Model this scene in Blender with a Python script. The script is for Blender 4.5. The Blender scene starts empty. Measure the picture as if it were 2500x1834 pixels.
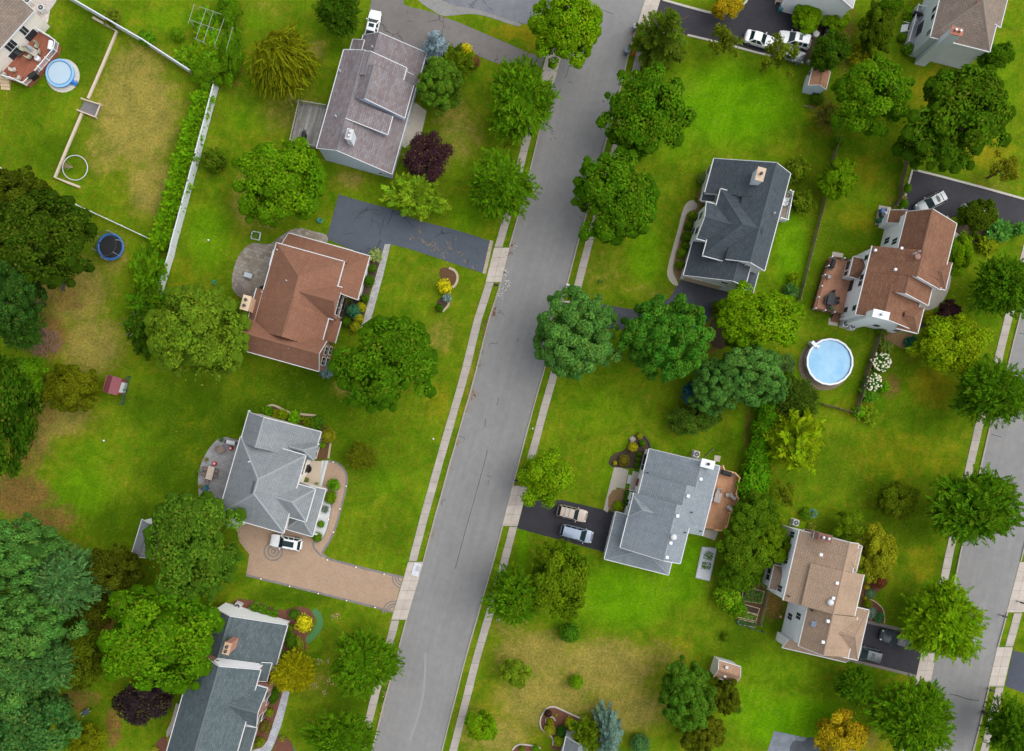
import bpy, math, random
import numpy as np
from mathutils import Vector, Matrix
random.seed(7)
SC = bpy.context.scene
COL = SC.collection
# ------------------------------------------------------------------ frame of the photograph
NX, NY, H, S = 1185.0, 1045.0, 108.0, 0.06      # ground point under the camera (photo px), camera height, metres per px
ROWS = (0, 460, 920, 1374)
K = 3.592
def q(r, c, x, y):
    return ((c - 1) * 500 + x / K, ROWS[r - 1] + y / K)
def o(x, y):
    return (x * 1.1101, y * 1.1101)
def G(p, z=0.0):
    f = S * (H - z) / H
    return Vector(((p[0] - NX) * f, -(p[1] - NY) * f, z))
def T(r, c, x, y, z=0.0):
    return G(q(r, c, x, y), z)
def TP(r, c, *pts):
    return [q(r, c, x, y) for x, y in pts]
# ------------------------------------------------------------------ tagging
def tag(ob, label=None, cat=None, group=None, kind=None):
    if label: ob['label'] = label
    if cat: ob['category'] = cat
    if group: ob['group'] = group
    if kind: ob['kind'] = kind
    return ob
def thing(name, label, cat, loc=(0, 0, 0), rot=0.0, group=None):
    e = bpy.data.objects.new(name, None); COL.objects.link(e)
    e.empty_display_size = 0.3
    e.location = loc; e.rotation_euler = (0, 0, rot)
    return tag(e, label, cat, group)
def copy_tree(ob, parent=None):
    c = ob.copy(); COL.objects.link(c)
    if parent is not None: c.parent = parent
    for ch in list(ob.children): copy_tree(ch, c)
    return c
# ------------------------------------------------------------------ mesh builder
class MB:
    def __init__(s): s.v = []; s.f = []; s.uv = []; s.hasuv = False
    def face(s, pts, uv=None):
        n = len(s.v); s.v += [tuple(p) for p in pts]; s.f.append(list(range(n, n + len(pts))))
        s.uv.append(uv); s.hasuv = s.hasuv or uv is not None
    def mesh(s, v, f):
        n = len(s.v); s.v += [tuple(p) for p in v]
        for a in f: s.f.append([i + n for i in a]); s.uv.append(None)
    def hexa(s, b, t):
        """b, t: four bottom and four top corners, counter-clockwise from above"""
        s.mesh(list(b) + list(t), [(3, 2, 1, 0), (4, 5, 6, 7), (0, 1, 5, 4), (1, 2, 6, 5), (2, 3, 7, 6), (3, 0, 4, 7)])
        return s
    def box(s, c, size, rot=0.0, tilt=None):
        hx, hy, hz = size[0] / 2, size[1] / 2, size[2] / 2
        M = Matrix.Rotation(rot, 3, 'Z')
        if tilt is not None: M = M @ Matrix.Rotation(tilt[1], 3, tilt[0])
        p = [Vector(c) + M @ Vector((a * hx, b_ * hy, d * hz)) for d in (-1, 1) for a, b_ in ((-1, -1), (1, -1), (1, 1), (-1, 1))]
        return s.hexa(p[:4], p[4:])
    def prism(s, poly, z0, z1):
        """poly: (x, y) list of any winding"""
        a = sum(poly[i][0] * poly[(i + 1) % len(poly)][1] - poly[(i + 1) % len(poly)][0] * poly[i][1] for i in range(len(poly)))
        if a < 0: poly = poly[::-1]
        n = len(poly)
        v = [(p[0], p[1], z0) for p in poly] + [(p[0], p[1], z1) for p in poly]
        f = [tuple(range(n))[::-1], tuple(range(n, 2 * n))] + [(i, (i + 1) % n, n + (i + 1) % n, n + i) for i in range(n)]
        s.mesh(v, f); return s
    def tube(s, pts, rad, n=8, caps=True):
        if not isinstance(rad, (list, tuple)): rad = [rad] * len(pts)
        pts = [Vector(p) for p in pts]; rings = []
        for i, p in enumerate(pts):
            d = (pts[min(i + 1, len(pts) - 1)] - pts[max(i - 1, 0)]).normalized()
            up = Vector((0, 0, 1)) if abs(d.z) < 0.9 else Vector((1, 0, 0))
            a = d.cross(up).normalized(); b = d.cross(a)
            rings.append([p + (a * math.cos(2 * math.pi * k / n) + b * math.sin(2 * math.pi * k / n)) * rad[i] for k in range(n)])
        v = [x for r in rings for x in r]; f = []
        for i in range(len(pts) - 1):
            for k in range(n):
                k2 = (k + 1) % n
                f.append((i * n + k, i * n + k2, (i + 1) * n + k2, (i + 1) * n + k)[::-1])
        if caps:
            f.append(tuple(range(n))); f.append(tuple(range((len(pts) - 1) * n, len(pts) * n))[::-1])
        s.mesh(v, f); return s
    def lathe(s, c, prof, n=20, a0=0.0):
        """prof: (radius, z) list from bottom to top"""
        c = Vector(c); v = []; f = []
        for r, z in prof:
            for k in range(n):
                t = a0 + 2 * math.pi * k / n
                v.append((c.x + r * math.cos(t), c.y + r * math.sin(t), c.z + z))
        for i in range(len(prof) - 1):
            for k in range(n):
                k2 = (k + 1) % n
                f.append((i * n + k, i * n + k2, (i + 1) * n + k2, (i + 1) * n + k))
        f.append(tuple(range(n))[::-1]); f.append(tuple(range((len(prof) - 1) * n, len(prof) * n)))
        s.mesh(v, f); return s
    def build(s, name, mat, parent=None, smooth=False, off=None, bevel=0.0):
        me = bpy.data.meshes.new(name)
        v = s.v
        if off is not None: v = [(x - off[0], y - off[1], z - off[2]) for x, y, z in v]
        me.from_pydata(v, [], s.f)
        if s.hasuv:
            ul = me.uv_layers.new(name='UVMap'); k = 0
            for fi, a in enumerate(s.f):
                u = s.uv[fi]
                for j in range(len(a)):
                    ul.data[k].uv = u[j] if u else (0, 0)
                    k += 1
        me.materials.append(mat)
        if smooth: me.polygons.foreach_set('use_smooth', [True] * len(me.polygons))
        me.update()
        ob = bpy.data.objects.new(name, me); COL.objects.link(ob)
        if parent is not None: ob.parent = parent
        if bevel:
            m = ob.modifiers.new('Bevel', 'BEVEL'); m.width = bevel; m.segments = 2; m.limit_method = 'ANGLE'
        return ob
# ------------------------------------------------------------------ materials
def new_mat(name):
    m = bpy.data.materials.new(name); m.use_nodes = True
    nt = m.node_tree; b = nt.nodes['Principled BSDF']
    return m, nt, b
def N(nt, typ, **kw):
    n = nt.nodes.new(typ)
    for k, v in kw.items(): setattr(n, k, v)
    return n
def noise(nt, coord, scale, detail=4, rough=0.6, dist=0.0):
    n = N(nt, 'ShaderNodeTexNoise'); n.inputs['Scale'].default_value = scale; n.inputs['Detail'].default_value = detail
    n.inputs['Roughness'].default_value = rough; n.inputs['Distortion'].default_value = dist
    nt.links.new(coord, n.inputs['Vector']); return n.outputs['Fac']
def ramp(nt, fac, p0, p1, c0=(0, 0, 0, 1), c1=(1, 1, 1, 1)):
    r = N(nt, 'ShaderNodeValToRGB'); e = r.color_ramp.elements
    e[0].position = p0; e[0].color = c0; e[1].position = p1; e[1].color = c1
    nt.links.new(fac, r.inputs[0]); return r.outputs[0]
def mix(nt, fac, a, b, mode='MIX'):
    n = N(nt, 'ShaderNodeMix', data_type='RGBA', blend_type=mode)
    for sock, val in ((n.inputs[0], fac), (n.inputs[6], a), (n.inputs[7], b)):
        if isinstance(val, (int, float)): sock.default_value = val
        elif isinstance(val, (tuple, list)): sock.default_value = (*val[:3], 1)
        else: nt.links.new(val, sock)
    return n.outputs[2]
def math_(nt, op, a, b=0.0, c=None):
    n = N(nt, 'ShaderNodeMath', operation=op)
    for i, v in enumerate((a, b) if c is None else (a, b, c)):
        if isinstance(v, (int, float)): n.inputs[i].default_value = v
        else: nt.links.new(v, n.inputs[i])
    return n.outputs[0]
def geo_pos(nt):
    return N(nt, 'ShaderNodeNewGeometry').outputs['Position']
_cache = {}
def plain(name, col, rough=0.6, var=0.12, scale=3.0, metal=0.0, spec=0.4, bump=0.0):
    """a plain painted / moulded surface with slight wear"""
    key = (name, tuple(col), rough, var, scale, metal)
    if key in _cache: return _cache[key]
    m, nt, b = new_mat(name)
    tc = N(nt, 'ShaderNodeTexCoord').outputs['Object']
    f = noise(nt, tc, scale, 5)
    c = mix(nt, f, tuple(x * (1 - var) for x in col), tuple(min(1, x * (1 + var)) for x in col))
    nt.links.new(c, b.inputs['Base Color'])
    b.inputs['Roughness'].default_value = rough; b.inputs['Metallic'].default_value = metal
    b.inputs['Specular IOR Level'].default_value = spec
    _cache[key] = m; return m
def glass_mat(name, col=(0.02, 0.03, 0.035)):
    if name in _cache: return _cache[name]
    m, nt, b = new_mat(name)
    tc = N(nt, 'ShaderNodeTexCoord').outputs['Object']
    c = mix(nt, noise(nt, tc, 1.3, 2), tuple(x * .6 for x in col), tuple(x * 1.5 for x in col))
    nt.links.new(c, b.inputs['Base Color'])
    b.inputs['Roughness'].default_value = 0.08; b.inputs['Specular IOR Level'].default_value = 0.4
    _cache[name] = m; return m
def shingle(name, ca, cb, rough_scale=1.0, contrast=1.0):
    m, nt, b = new_mat(name)
    uv = N(nt, 'ShaderNodeTexCoord').outputs['UV']
    br = N(nt, 'ShaderNodeTexBrick'); br.offset = 0.43; br.inputs['Scale'].default_value = 1.0
    br.inputs['Brick Width'].default_value = 0.62; br.inputs['Row Height'].default_value = 0.30
    br.inputs['Mortar Size'].default_value = 0.028; br.inputs['Mortar Smooth'].default_value = 0.4; br.inputs['Bias'].default_value = 0.0
    br.inputs['Color1'].default_value = (*[x * (1 - .11 * contrast) for x in ca], 1)
    br.inputs['Color2'].default_value = (*[x * (1 + .11 * contrast) for x in cb], 1)
    br.inputs['Mortar'].default_value = (*[x * .72 for x in ca], 1)
    nt.links.new(uv, br.inputs['Vector'])
    pos = geo_pos(nt)
    big = noise(nt, pos, 0.35, 5, 0.6)
    stre = N(nt, 'ShaderNodeMapping'); stre.inputs['Scale'].default_value = (1.6, 0.22, 1)
    nt.links.new(uv, stre.inputs['Vector'])
    st = noise(nt, stre.outputs[0], 1.0, 4, 0.7)
    fine = noise(nt, pos, 9.0, 2)
    c = mix(nt, ramp(nt, big, .35, .68), br.outputs['Color'], mix(nt, 1.0, br.outputs['Color'], (1.14, 1.12, 1.1), 'MULTIPLY'))
    c = mix(nt, ramp(nt, st, .45, .75), c, mix(nt, 1.0, c, (.84, .85, .86), 'MULTIPLY'))
    c = mix(nt, 0.35, c, mix(nt, ramp(nt, fine, .3, .7), (.55, .55, .55), (1.42, 1.42, 1.42)), 'MULTIPLY')
    nt.links.new(c, b.inputs['Base Color'])
    b.inputs['Roughness'].default_value = 0.9; b.inputs['Specular IOR Level'].default_value = 0.15
    bp = N(nt, 'ShaderNodeBump'); bp.inputs['Strength'].default_value = 0.5; bp.inputs['Distance'].default_value = 0.03
    nt.links.new(br.outputs['Fac'], bp.inputs['Height']); nt.links.new(bp.outputs[0], b.inputs['Normal'])
    return m
def siding(name, col):
    m, nt, b = new_mat(name)
    pos = geo_pos(nt)
    sp = N(nt, 'ShaderNodeSeparateXYZ'); nt.links.new(pos, sp.inputs[0])
    fr = math_(nt, 'FRACT', math_(nt, 'MULTIPLY', sp.outputs['Z'], 6.5))
    line = ramp(nt, fr, 0.0, 0.16)
    c = mix(nt, line, tuple(x * .62 for x in col), col)
    c = mix(nt, ramp(nt, noise(nt, pos, 0.6, 5), .35, .75), c, mix(nt, 1.0, c, (.88, .89, .9), 'MULTIPLY'))
    nt.links.new(c, b.inputs['Base Color']); b.inputs['Roughness'].default_value = 0.55
    b.inputs['Specular IOR Level'].default_value = 0.3
    return m
def brick(name, ca, cb, mortar=(.3, .27, .24)):
    m, nt, b = new_mat(name)
    tc = N(nt, 'ShaderNodeTexCoord').outputs['Object']
    sp = N(nt, 'ShaderNodeSeparateXYZ'); nt.links.new(tc, sp.inputs[0])
    cm = N(nt, 'ShaderNodeCombineXYZ')
    nt.links.new(math_(nt, 'ADD', sp.outputs[0], sp.outputs[1]), cm.inputs[0]); nt.links.new(sp.outputs[2], cm.inputs[1])
    br = N(nt, 'ShaderNodeTexBrick'); br.inputs['Scale'].default_value = 1.0
    br.inputs['Brick Width'].default_value = .24; br.inputs['Row Height'].default_value = .085; br.inputs['Mortar Size'].default_value = .008
    br.inputs['Color1'].default_value = (*ca, 1); br.inputs['Color2'].default_value = (*cb, 1); br.inputs['Mortar'].default_value = (*mortar, 1)
    nt.links.new(cm.outputs[0], br.inputs['Vector'])
    c = mix(nt, noise(nt, tc, 1.2, 4), br.outputs['Color'], mix(nt, 1.0, br.outputs['Color'], (1.25, 1.2, 1.15), 'MULTIPLY'))
    nt.links.new(c, b.inputs['Base Color']); b.inputs['Roughness'].default_value = .85
    return m
def planks(name, ca, cb, width=0.14, uvmap=True):
    """deck boards; uv in metres, boards run along u"""
    m, nt, b = new_mat(name)
    uv = N(nt, 'ShaderNodeTexCoord').outputs['UV']
    br = N(nt, 'ShaderNodeTexBrick'); br.inputs['Scale'].default_value = 1.0; br.offset = .37
    br.inputs['Brick Width'].default_value = 3.2; br.inputs['Row Height'].default_value = width
    br.inputs['Mortar Size'].default_value = .012; br.inputs['Bias'].default_value = 0
    br.inputs['Color1'].default_value = (*ca, 1); br.inputs['Color2'].default_value = (*cb, 1)
    br.inputs['Mortar'].default_value = (*[x * .45 for x in ca], 1)
    nt.links.new(uv, br.inputs['Vector'])
    pos = geo_pos(nt)
    c = mix(nt, ramp(nt, noise(nt, pos, .8, 5), .35, .7), br.outputs['Color'], mix(nt, 1.0, br.outputs['Color'], (.72, .73, .75), 'MULTIPLY'))
    nt.links.new(c, b.inputs['Base Color']); b.inputs['Roughness'].default_value = .8
    b.inputs['Specular IOR Level'].default_value = .2
    return m
def pavers(name, ca, cb, w=.3, h=.2, mort=None, varm=(.8, .8, .8), scale=.6):
    m, nt, b = new_mat(name)
    pos = geo_pos(nt)
    mp = N(nt, 'ShaderNodeMapping'); mp.inputs['Rotation'].default_value = (0, 0, math.radians(15)); nt.links.new(pos, mp.inputs['Vector'])
    br = N(nt, 'ShaderNodeTexBrick'); br.inputs['Scale'].default_value = 1.0
    br.inputs['Brick Width'].default_value = w; br.inputs['Row Height'].default_value = h; br.inputs['Mortar Size'].default_value = .014
    br.inputs['Bias'].default_value = 0
    br.inputs['Color1'].default_value = (*ca, 1); br.inputs['Color2'].default_value = (*cb, 1)
    br.inputs['Mortar'].default_value = (*(mort or [x * .55 for x in ca]), 1)
    nt.links.new(mp.outputs[0], br.inputs['Vector'])
    f = noise(nt, pos, scale, 5, .65)
    c = mix(nt, ramp(nt, f, .35, .7), br.outputs['Color'], mix(nt, 1.0, br.outputs['Color'], varm, 'MULTIPLY'))
    nt.links.new(c, b.inputs['Base Color']); b.inputs['Roughness'].default_value = .9; b.inputs['Specular IOR Level'].default_value = .2
    return m
def asphalt(name, col, crack=0.0, stain=.18, blotch=.35):
    m, nt, b = new_mat(name)
    pos = geo_pos(nt)
    big = noise(nt, pos, .12, 5, .6); med = noise(nt, pos, .9, 5, .65); fine = noise(nt, pos, 14, 2)
    c = mix(nt, ramp(nt, big, .3, .72), tuple(x * (1 - stain) for x in col), tuple(x * (1 + stain) for x in col))
    c = mix(nt, blotch, c, mix(nt, ramp(nt, med, .3, .7), (.75, .75, .76), (1.22, 1.22, 1.2)), 'MULTIPLY')
    c = mix(nt, .5, c, mix(nt, ramp(nt, fine, .25, .75), (.6, .6, .6), (1.4, 1.4, 1.4)), 'MULTIPLY')
    if crack:
        vo = N(nt, 'ShaderNodeTexVoronoi', feature='DISTANCE_TO_EDGE'); vo.inputs['Scale'].default_value = crack
        ad = N(nt, 'ShaderNodeVectorMath', operation='ADD')
        nz = N(nt, 'ShaderNodeTexNoise'); nz.inputs['Scale'].default_value = .8; nz.inputs['Detail'].default_value = 4
        nt.links.new(pos, nz.inputs['Vector']); nt.links.new(pos, ad.inputs[0]); nt.links.new(nz.outputs['Color'], ad.inputs[1])
        nt.links.new(ad.outputs[0], vo.inputs['Vector'])
        k = ramp(nt, vo.outputs['Distance'], .004, .014)
        gate = ramp(nt, noise(nt, pos, .2, 2), .5, .56)
        k2 = mix(nt, gate, (1, 1, 1), k)
        c = mix(nt, 1.0, c, mix(nt, k2, (.42, .42, .42), (1, 1, 1)), 'MULTIPLY')
    nt.links.new(c, b.inputs['Base Color']); b.inputs['Roughness'].default_value = .88; b.inputs['Specular IOR Level'].default_value = .25
    return m
def slabs(name, col, joint=1.6):
    """concrete paving; uv.x runs along the strip in metres"""
    m, nt, b = new_mat(name)
    uv = N(nt, 'ShaderNodeTexCoord').outputs['UV']; pos = geo_pos(nt)
    sp = N(nt, 'ShaderNodeSeparateXYZ'); nt.links.new(uv, sp.inputs[0])
    t = math_(nt, 'DIVIDE', sp.outputs[0], joint)
    fr = math_(nt, 'FRACT', t)
    d = math_(nt, 'ABSOLUTE', math_(nt, 'SUBTRACT', fr, .5))
    line = ramp(nt, d, .48, .494)
    wn = N(nt, 'ShaderNodeTexWhiteNoise', noise_dimensions='1D'); nt.links.new(math_(nt, 'FLOOR', t), wn.inputs['W'])
    c = mix(nt, wn.outputs['Value'], tuple(x * .94 for x in col), tuple(x * 1.05 for x in col))
    c = mix(nt, .6, c, mix(nt, ramp(nt, noise(nt, pos, .7, 6, .7), .3, .7), (.72, .7, .67), (1.15, 1.15, 1.15)), 'MULTIPLY')
    c = mix(nt, .4, c, mix(nt, noise(nt, pos, 11, 3), (.6, .6, .6), (1.4, 1.4, 1.4)), 'MULTIPLY')
    c = mix(nt, line, c, tuple(x * .42 for x in col))
    nt.links.new(c, b.inputs['Base Color']); b.inputs['Roughness'].default_value = .9; b.inputs['Specular IOR Level'].default_value = .2
    return m
M = {}
M['white'] = plain('white_paint', (.66, .68, .70), .5, .05)
M['trim'] = plain('gutter_trim', (.56, .57, .585), .5, .1, 1.2)
M['black'] = plain('black_metal', (.015, .015, .017), .45, .3)
M['dark'] = plain('dark_grey', (.05, .05, .055), .6, .2)
M['grey'] = plain('grey_metal', (.35, .36, .37), .45, .15)
M['lightgrey'] = plain('light_grey', (.5, .51, .52), .55, .1)
M['cover'] = plain('grill_cover', (.012, .012, .014), .7, .3)
M['wood'] = plain('weathered_wood', (.22, .18, .14), .85, .35, 4)
M['fencewood'] = plain('fence_wood', (.16, .12, .075), .9, .4, 3)
M['tan'] = plain('tan_trim', (.55, .42, .28), .7, .15)
M['terracotta'] = plain('terracotta', (.35, .13, .06), .8, .2)
M['red'] = plain('red_plastic', (.5, .03, .03), .45, .1)
M['teal'] = plain('teal_fabric', (.03, .12, .16), .8, .2)
M['brownfab'] = plain('brown_fabric', (.16, .13, .115), .85, .15)
M['stone'] = plain('garden_stone', (.42, .39, .34), .9, .3, 5)
M['edging'] = plain('edging_block', (.4, .31, .22), .9, .25, 6)
M['concrete'] = plain('concrete', (.40, .36, .30), .9, .18, 2)
M['glass'] = glass_mat('window_glass')
M['carglass'] = glass_mat('car_glass', (.010, .022, .026))
M['rubber'] = plain('rubber', (.012, .012, .012), .8, .2)
M['alu'] = plain('aluminium', (.5, .5, .51), .35, .1, metal=.8)
M['lens'] = plain('clear_lens', (.6, .6, .58), .15, .05)
M['redlens'] = plain('red_lens', (.3, .01, .01), .2, .1)
M['bark'] = plain('bark', (.11, .085, .06), .95, .4, 6)
M['drybranch'] = plain('dry_branch', (.27, .21, .13), .95, .3, 6)
# ================================================================== GROUND
def lerp_poly(poly, y):
    for a, b in zip(poly[:-1], poly[1:]):
        if min(a[1], b[1]) <= y <= max(a[1], b[1]):
            return a[0] + (b[0] - a[0]) * (y - a[1]) / (b[1] - a[1])
    a, b = (poly[0], poly[1]) if (y < poly[0][1]) == (poly[0][1] < poly[-1][1]) else (poly[-1], poly[-2])
    return a[0] + (b[0] - a[0]) * (y - a[1]) / (b[1] - a[1])
R1L = [(1590, -650), (1411, 0), (1362, 173), (1320, 317), (1291, 434), (1269, 520), (1245, 605), (1221, 702), (1195, 780), (1165, 905), (1136, 1006), (1111, 1093), (1070, 1240), (1033, 1380), (994, 1513), (970, 1605), (945, 1694), (918, 1803), (909, 1834), (745, 2500)]
R1R = [(1752, -650), (1574, 0), (1533, 128), (1521, 184), (1429, 527), (1412, 582), (1381, 702), (1362, 778), (1320, 926), (1295, 1015), (1267, 1120), (1228, 1273), (1200, 1380), (1167, 1496), (1139, 1591), (1111, 1700), (1077, 1834), (915, 2500)]
R2L = [(2865, -650), (2692, 0), (2489, 780), (2457, 911), (2420, 1031), (2392, 1157), (2349, 1335), (2331, 1427), (2287, 1597), (2273, 1661), (2226, 1834), (2055, 2500)]
R2R = [(3020, -650), (2850, 0), (2640, 780), (2560, 1100), (2484, 1391), (2457, 1494), (2434, 1580), (2412, 1675), (2401, 1725), (2373, 1834), (2200, 2500)]
def ys(y0, y1, step=55):
    n = max(1, int(round((y1 - y0) / step))); return [y0 + (y1 - y0) * i / n for i in range(n + 1)]
def strip(name, lx, rx, y0, y1, z0, z1, mat, label=None, wob=0.0, kind='structure', step=55, cat=None):
    """a strip between two edge functions of photo y, as a slab; uv.x along it"""
    mb = MB(); L = []; R = []
    for y in ys(y0, y1, step):
        L.append(G((lx(y) + random.uniform(-wob, wob), y))); R.append(G((rx(y) + random.uniform(-wob, wob), y)))
    u = 0.0
    for i in range(len(L) - 1):
        d = (L[i + 1] - L[i]).length; w = (R[i] - L[i]).length
        f = lambda p, z: (p.x, p.y, z)
        mb.face([f(L[i], z1), f(L[i + 1], z1), f(R[i + 1], z1), f(R[i], z1)], [(u, 0), (u + d, 0), (u + d, w), (u, w)])
        mb.face([f(L[i], z0), f(L[i + 1], z0), f(L[i + 1], z1), f(L[i], z1)], [(u, 0), (u + d, 0), (u + d, .1), (u, .1)])
        mb.face([f(R[i + 1], z0), f(R[i], z0), f(R[i], z1), f(R[i + 1], z1)], [(u + d, 0), (u, 0), (u, .1), (u + d, .1)])
        u += d
    f = lambda p, z: (p.x, p.y, z)
    for a, b in ((L[0], R[0]), (R[-1], L[-1])):
        mb.face([f(b, z0), f(a, z0), f(a, z1), f(b, z1)], [(0, 0), (.3, 0), (.3, .1), (0, .1)])
    ob = mb.build(name, mat); tag(ob, label, cat, kind=kind); return ob
def smooth_poly(pts, it=2):
    for _ in range(it):
        out = []
        for i, p in enumerate(pts):
            n = pts[(i + 1) % len(pts)]
            out += [(p[0] * .75 + n[0] * .25, p[1] * .75 + n[1] * .25), (p[0] * .25 + n[0] * .75, p[1] * .25 + n[1] * .75)]
        pts = out
    return pts
def patch(name, pts, z, mat, smooth=0, base=-.05, label=None, cat=None, kind='structure'):
    if smooth: pts = smooth_poly(pts, smooth)
    mb = MB(); mb.prism([tuple(G(p)[:2]) for p in pts], base, z)
    ob = mb.build(name, mat); tag(ob, label, cat, kind=kind); return ob

# ---- lawn sheet with real differences of grass: dry, lush, dark, bare soil, olive
BL = []   # (ox, oy, rx, ry, channel, strength)
def bl(ch, *items):
    for it in items: BL.append((it[0], it[1], it[2], it[3], ch, it[4] if len(it) > 4 else 1.0))
bl('dry', (300, 250, 110, 140, 1.0), (300, 150, 75, 65, .8), (330, 410, 65, 80, .85), (235, 330, 60, 70, .65), (160, 640, 95, 95, .95), (200, 760, 85, 75, .95), (110, 920, 110, 50, .9), (70, 960, 60, 60, .8), (250, 560, 35, 60, .6), (545, 440, 40, 70, .9), (640, 250, 90, 60, .5), (1010, 290, 60, 80, .6), (590, 480, 30, 30, .7),
   (1180, 1440, 110, 60, .95), (1330, 1470, 130, 75, 1), (1200, 1540, 130, 80, .9), (1380, 1560, 100, 60, .9), (1100, 1620, 80, 50, .8), (1040, 1600, 40, 60, .6), (1450, 1440, 70, 40, .6), (1120, 1380, 50, 30, .6),
   (880, 170, 60, 40, .0), (1000, 260, 55, 45, .6), (985, 330, 30, 60, .5), (690, 110, 30, 30, .8), (640, 240, 60, 50, .4), (770, 395, 40, 25, .7), (1050, 830, 40, 70, .5), (970, 740, 40, 45, .55), (760, 850, 30, 25, .8), (820, 1440, 90, 50, .35), (700, 1500, 40, 40, .4), (960, 610, 40, 25, .3), (1500, 190, 50, 25, .25),
   (1650, 590, 30, 20, .0), (1320, 600, 60, 60, .35), (1430, 640, 80, 20, .4), (2100, 180, 50, 50, .6), (2170, 420, 60, 40, .4), (470, 760, 30, 20, .2), (1010, 1290, 20, 20, .2), (1760, 1400, 50, 30, .35), (1900, 1630, 70, 30, .5), (590, 20, 60, 30, .3), (1640, 1230, 30, 30, .2))
bl('lush', (1600, 230, 190, 110, 1), (1480, 320, 70, 60, .5), (1420, 560, 50, 90, .7), (1740, 560, 45, 130, .8), (1320, 900, 120, 80, .4), (1390, 1050, 90, 90, .7), (1370, 1310, 130, 90, .9), (1500, 1270, 90, 80, .7), (1250, 1350, 80, 40, .5), (1560, 1150, 60, 40, .8), (1530, 1230, 50, 60, .9), (460, 520, 60, 90, .7), (550, 260, 60, 60, .5), (560, 40, 40, 40, .6), (1000, 330, 45, 80, .7), (1030, 470, 60, 60, .6), (850, 1060, 45, 40, .5), (900, 690, 80, 60, .3),
   (1750, 1590, 160, 70, 1), (1650, 1560, 80, 70, .8), (1700, 1480, 120, 60, .5), (380, 40, 80, 40, .5), (180, 1080, 90, 70, .7), (200, 1000, 60, 50, .5), (830, 30, 30, 40, .7), (1640, 950, 40, 70, .6), (2100, 930, 60, 60, .2), (2200, 200, 60, 100, .5), (1900, 450, 60, 60, .4), (1100, 200, 40, 60, .4), (1150, 690, 20, 90, .9), (1110, 780, 20, 70, .9), (1225, 300, 20, 90, .9), (930, 1120, 10, 100, .6), (1150, 1210, 15, 80, .9))
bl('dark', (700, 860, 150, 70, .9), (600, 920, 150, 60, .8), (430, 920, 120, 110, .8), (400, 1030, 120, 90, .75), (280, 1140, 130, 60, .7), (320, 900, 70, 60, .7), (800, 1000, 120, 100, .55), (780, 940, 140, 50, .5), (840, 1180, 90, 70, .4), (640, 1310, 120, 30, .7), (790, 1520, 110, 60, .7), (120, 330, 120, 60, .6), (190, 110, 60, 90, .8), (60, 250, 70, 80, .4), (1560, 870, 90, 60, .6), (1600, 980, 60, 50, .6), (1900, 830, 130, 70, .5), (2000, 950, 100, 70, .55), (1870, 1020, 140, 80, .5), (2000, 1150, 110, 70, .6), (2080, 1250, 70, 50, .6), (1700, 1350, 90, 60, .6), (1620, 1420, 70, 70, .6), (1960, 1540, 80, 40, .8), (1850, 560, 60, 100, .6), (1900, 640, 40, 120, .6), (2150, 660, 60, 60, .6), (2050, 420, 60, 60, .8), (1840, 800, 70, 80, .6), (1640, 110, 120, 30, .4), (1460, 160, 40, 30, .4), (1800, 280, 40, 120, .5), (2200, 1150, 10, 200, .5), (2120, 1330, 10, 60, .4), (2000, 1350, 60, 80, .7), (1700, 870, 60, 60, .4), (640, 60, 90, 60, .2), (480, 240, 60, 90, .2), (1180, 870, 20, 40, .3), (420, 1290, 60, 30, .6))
bl('bare', (130, 650, 75, 60, .6), (90, 930, 60, 50, .5), (60, 1000, 50, 60, .7), (100, 740, 60, 60, 1), (250, 1600, 22, 60, .9), (170, 1540, 40, 40, .8), (200, 1540, 30, 30, .6), (40, 1090, 90, 60, 1), (110, 1140, 80, 45, .8), (520, 140, 14, 150, .45), (470, 320, 12, 100, .45), (1590, 1130, 20, 120, .6), (1645, 960, 16, 90, .7), (1560, 1270, 18, 60, .4), (1730, 900, 40, 20, .7), (1700, 1330, 35, 45, .9), (1960, 850, 26, 28, .9), (1560, 740, 60, 60, .7), (1810, 240, 30, 80, .5), (1850, 80, 40, 90, .8), (1960, 500, 20, 90, .5), (1330, 1610, 60, 30, .5), (230, 1350, 40, 60, .9), (610, 1370, 20, 20, .3), (820, 610, 8, 60, .4), (1130, 900, 6, 200, .3), (1120, 960, 5, 60, .3), (1450, 120, 50, 20, .4), (1310, 1480, 30, 20, .2))
bl('olive', (1130, 70, 70, 22, .9), (1180, 80, 40, 30, .9), (2060, 200, 70, 70, .8), (2170, 330, 80, 50, .8), (2050, 850, 60, 60, .8), (1960, 1000, 150, 80, .5), (2080, 1010, 60, 60, .5), (1900, 380, 50, 60, .6), (1890, 480, 60, 40, .6), (960, 880, 40, 60, .6), (700, 300, 100, 40, .3), (560, 310, 60, 40, .4), (350, 150, 120, 80, .3), (100, 420, 40, 30, .5), (2000, 1500, 60, 40, .4), (2030, 1240, 50, 60, .6), (1480, 1440, 80, 60, .5), (1150, 1560, 150, 120, .5), (950, 1400, 60, 100, .3), (1030, 880, 40, 120, .5), (560, 420, 90, 60, .5), (400, 620, 40, 80, .5), (1860, 1420, 60, 30, .4), (1920, 1640, 80, 30, .8), (1720, 760, 40, 40, .4), (1800, 260, 40, 60, .5), (1880, 900, 60, 40, .5), (430, 960, 60, 120, .35))
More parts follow.
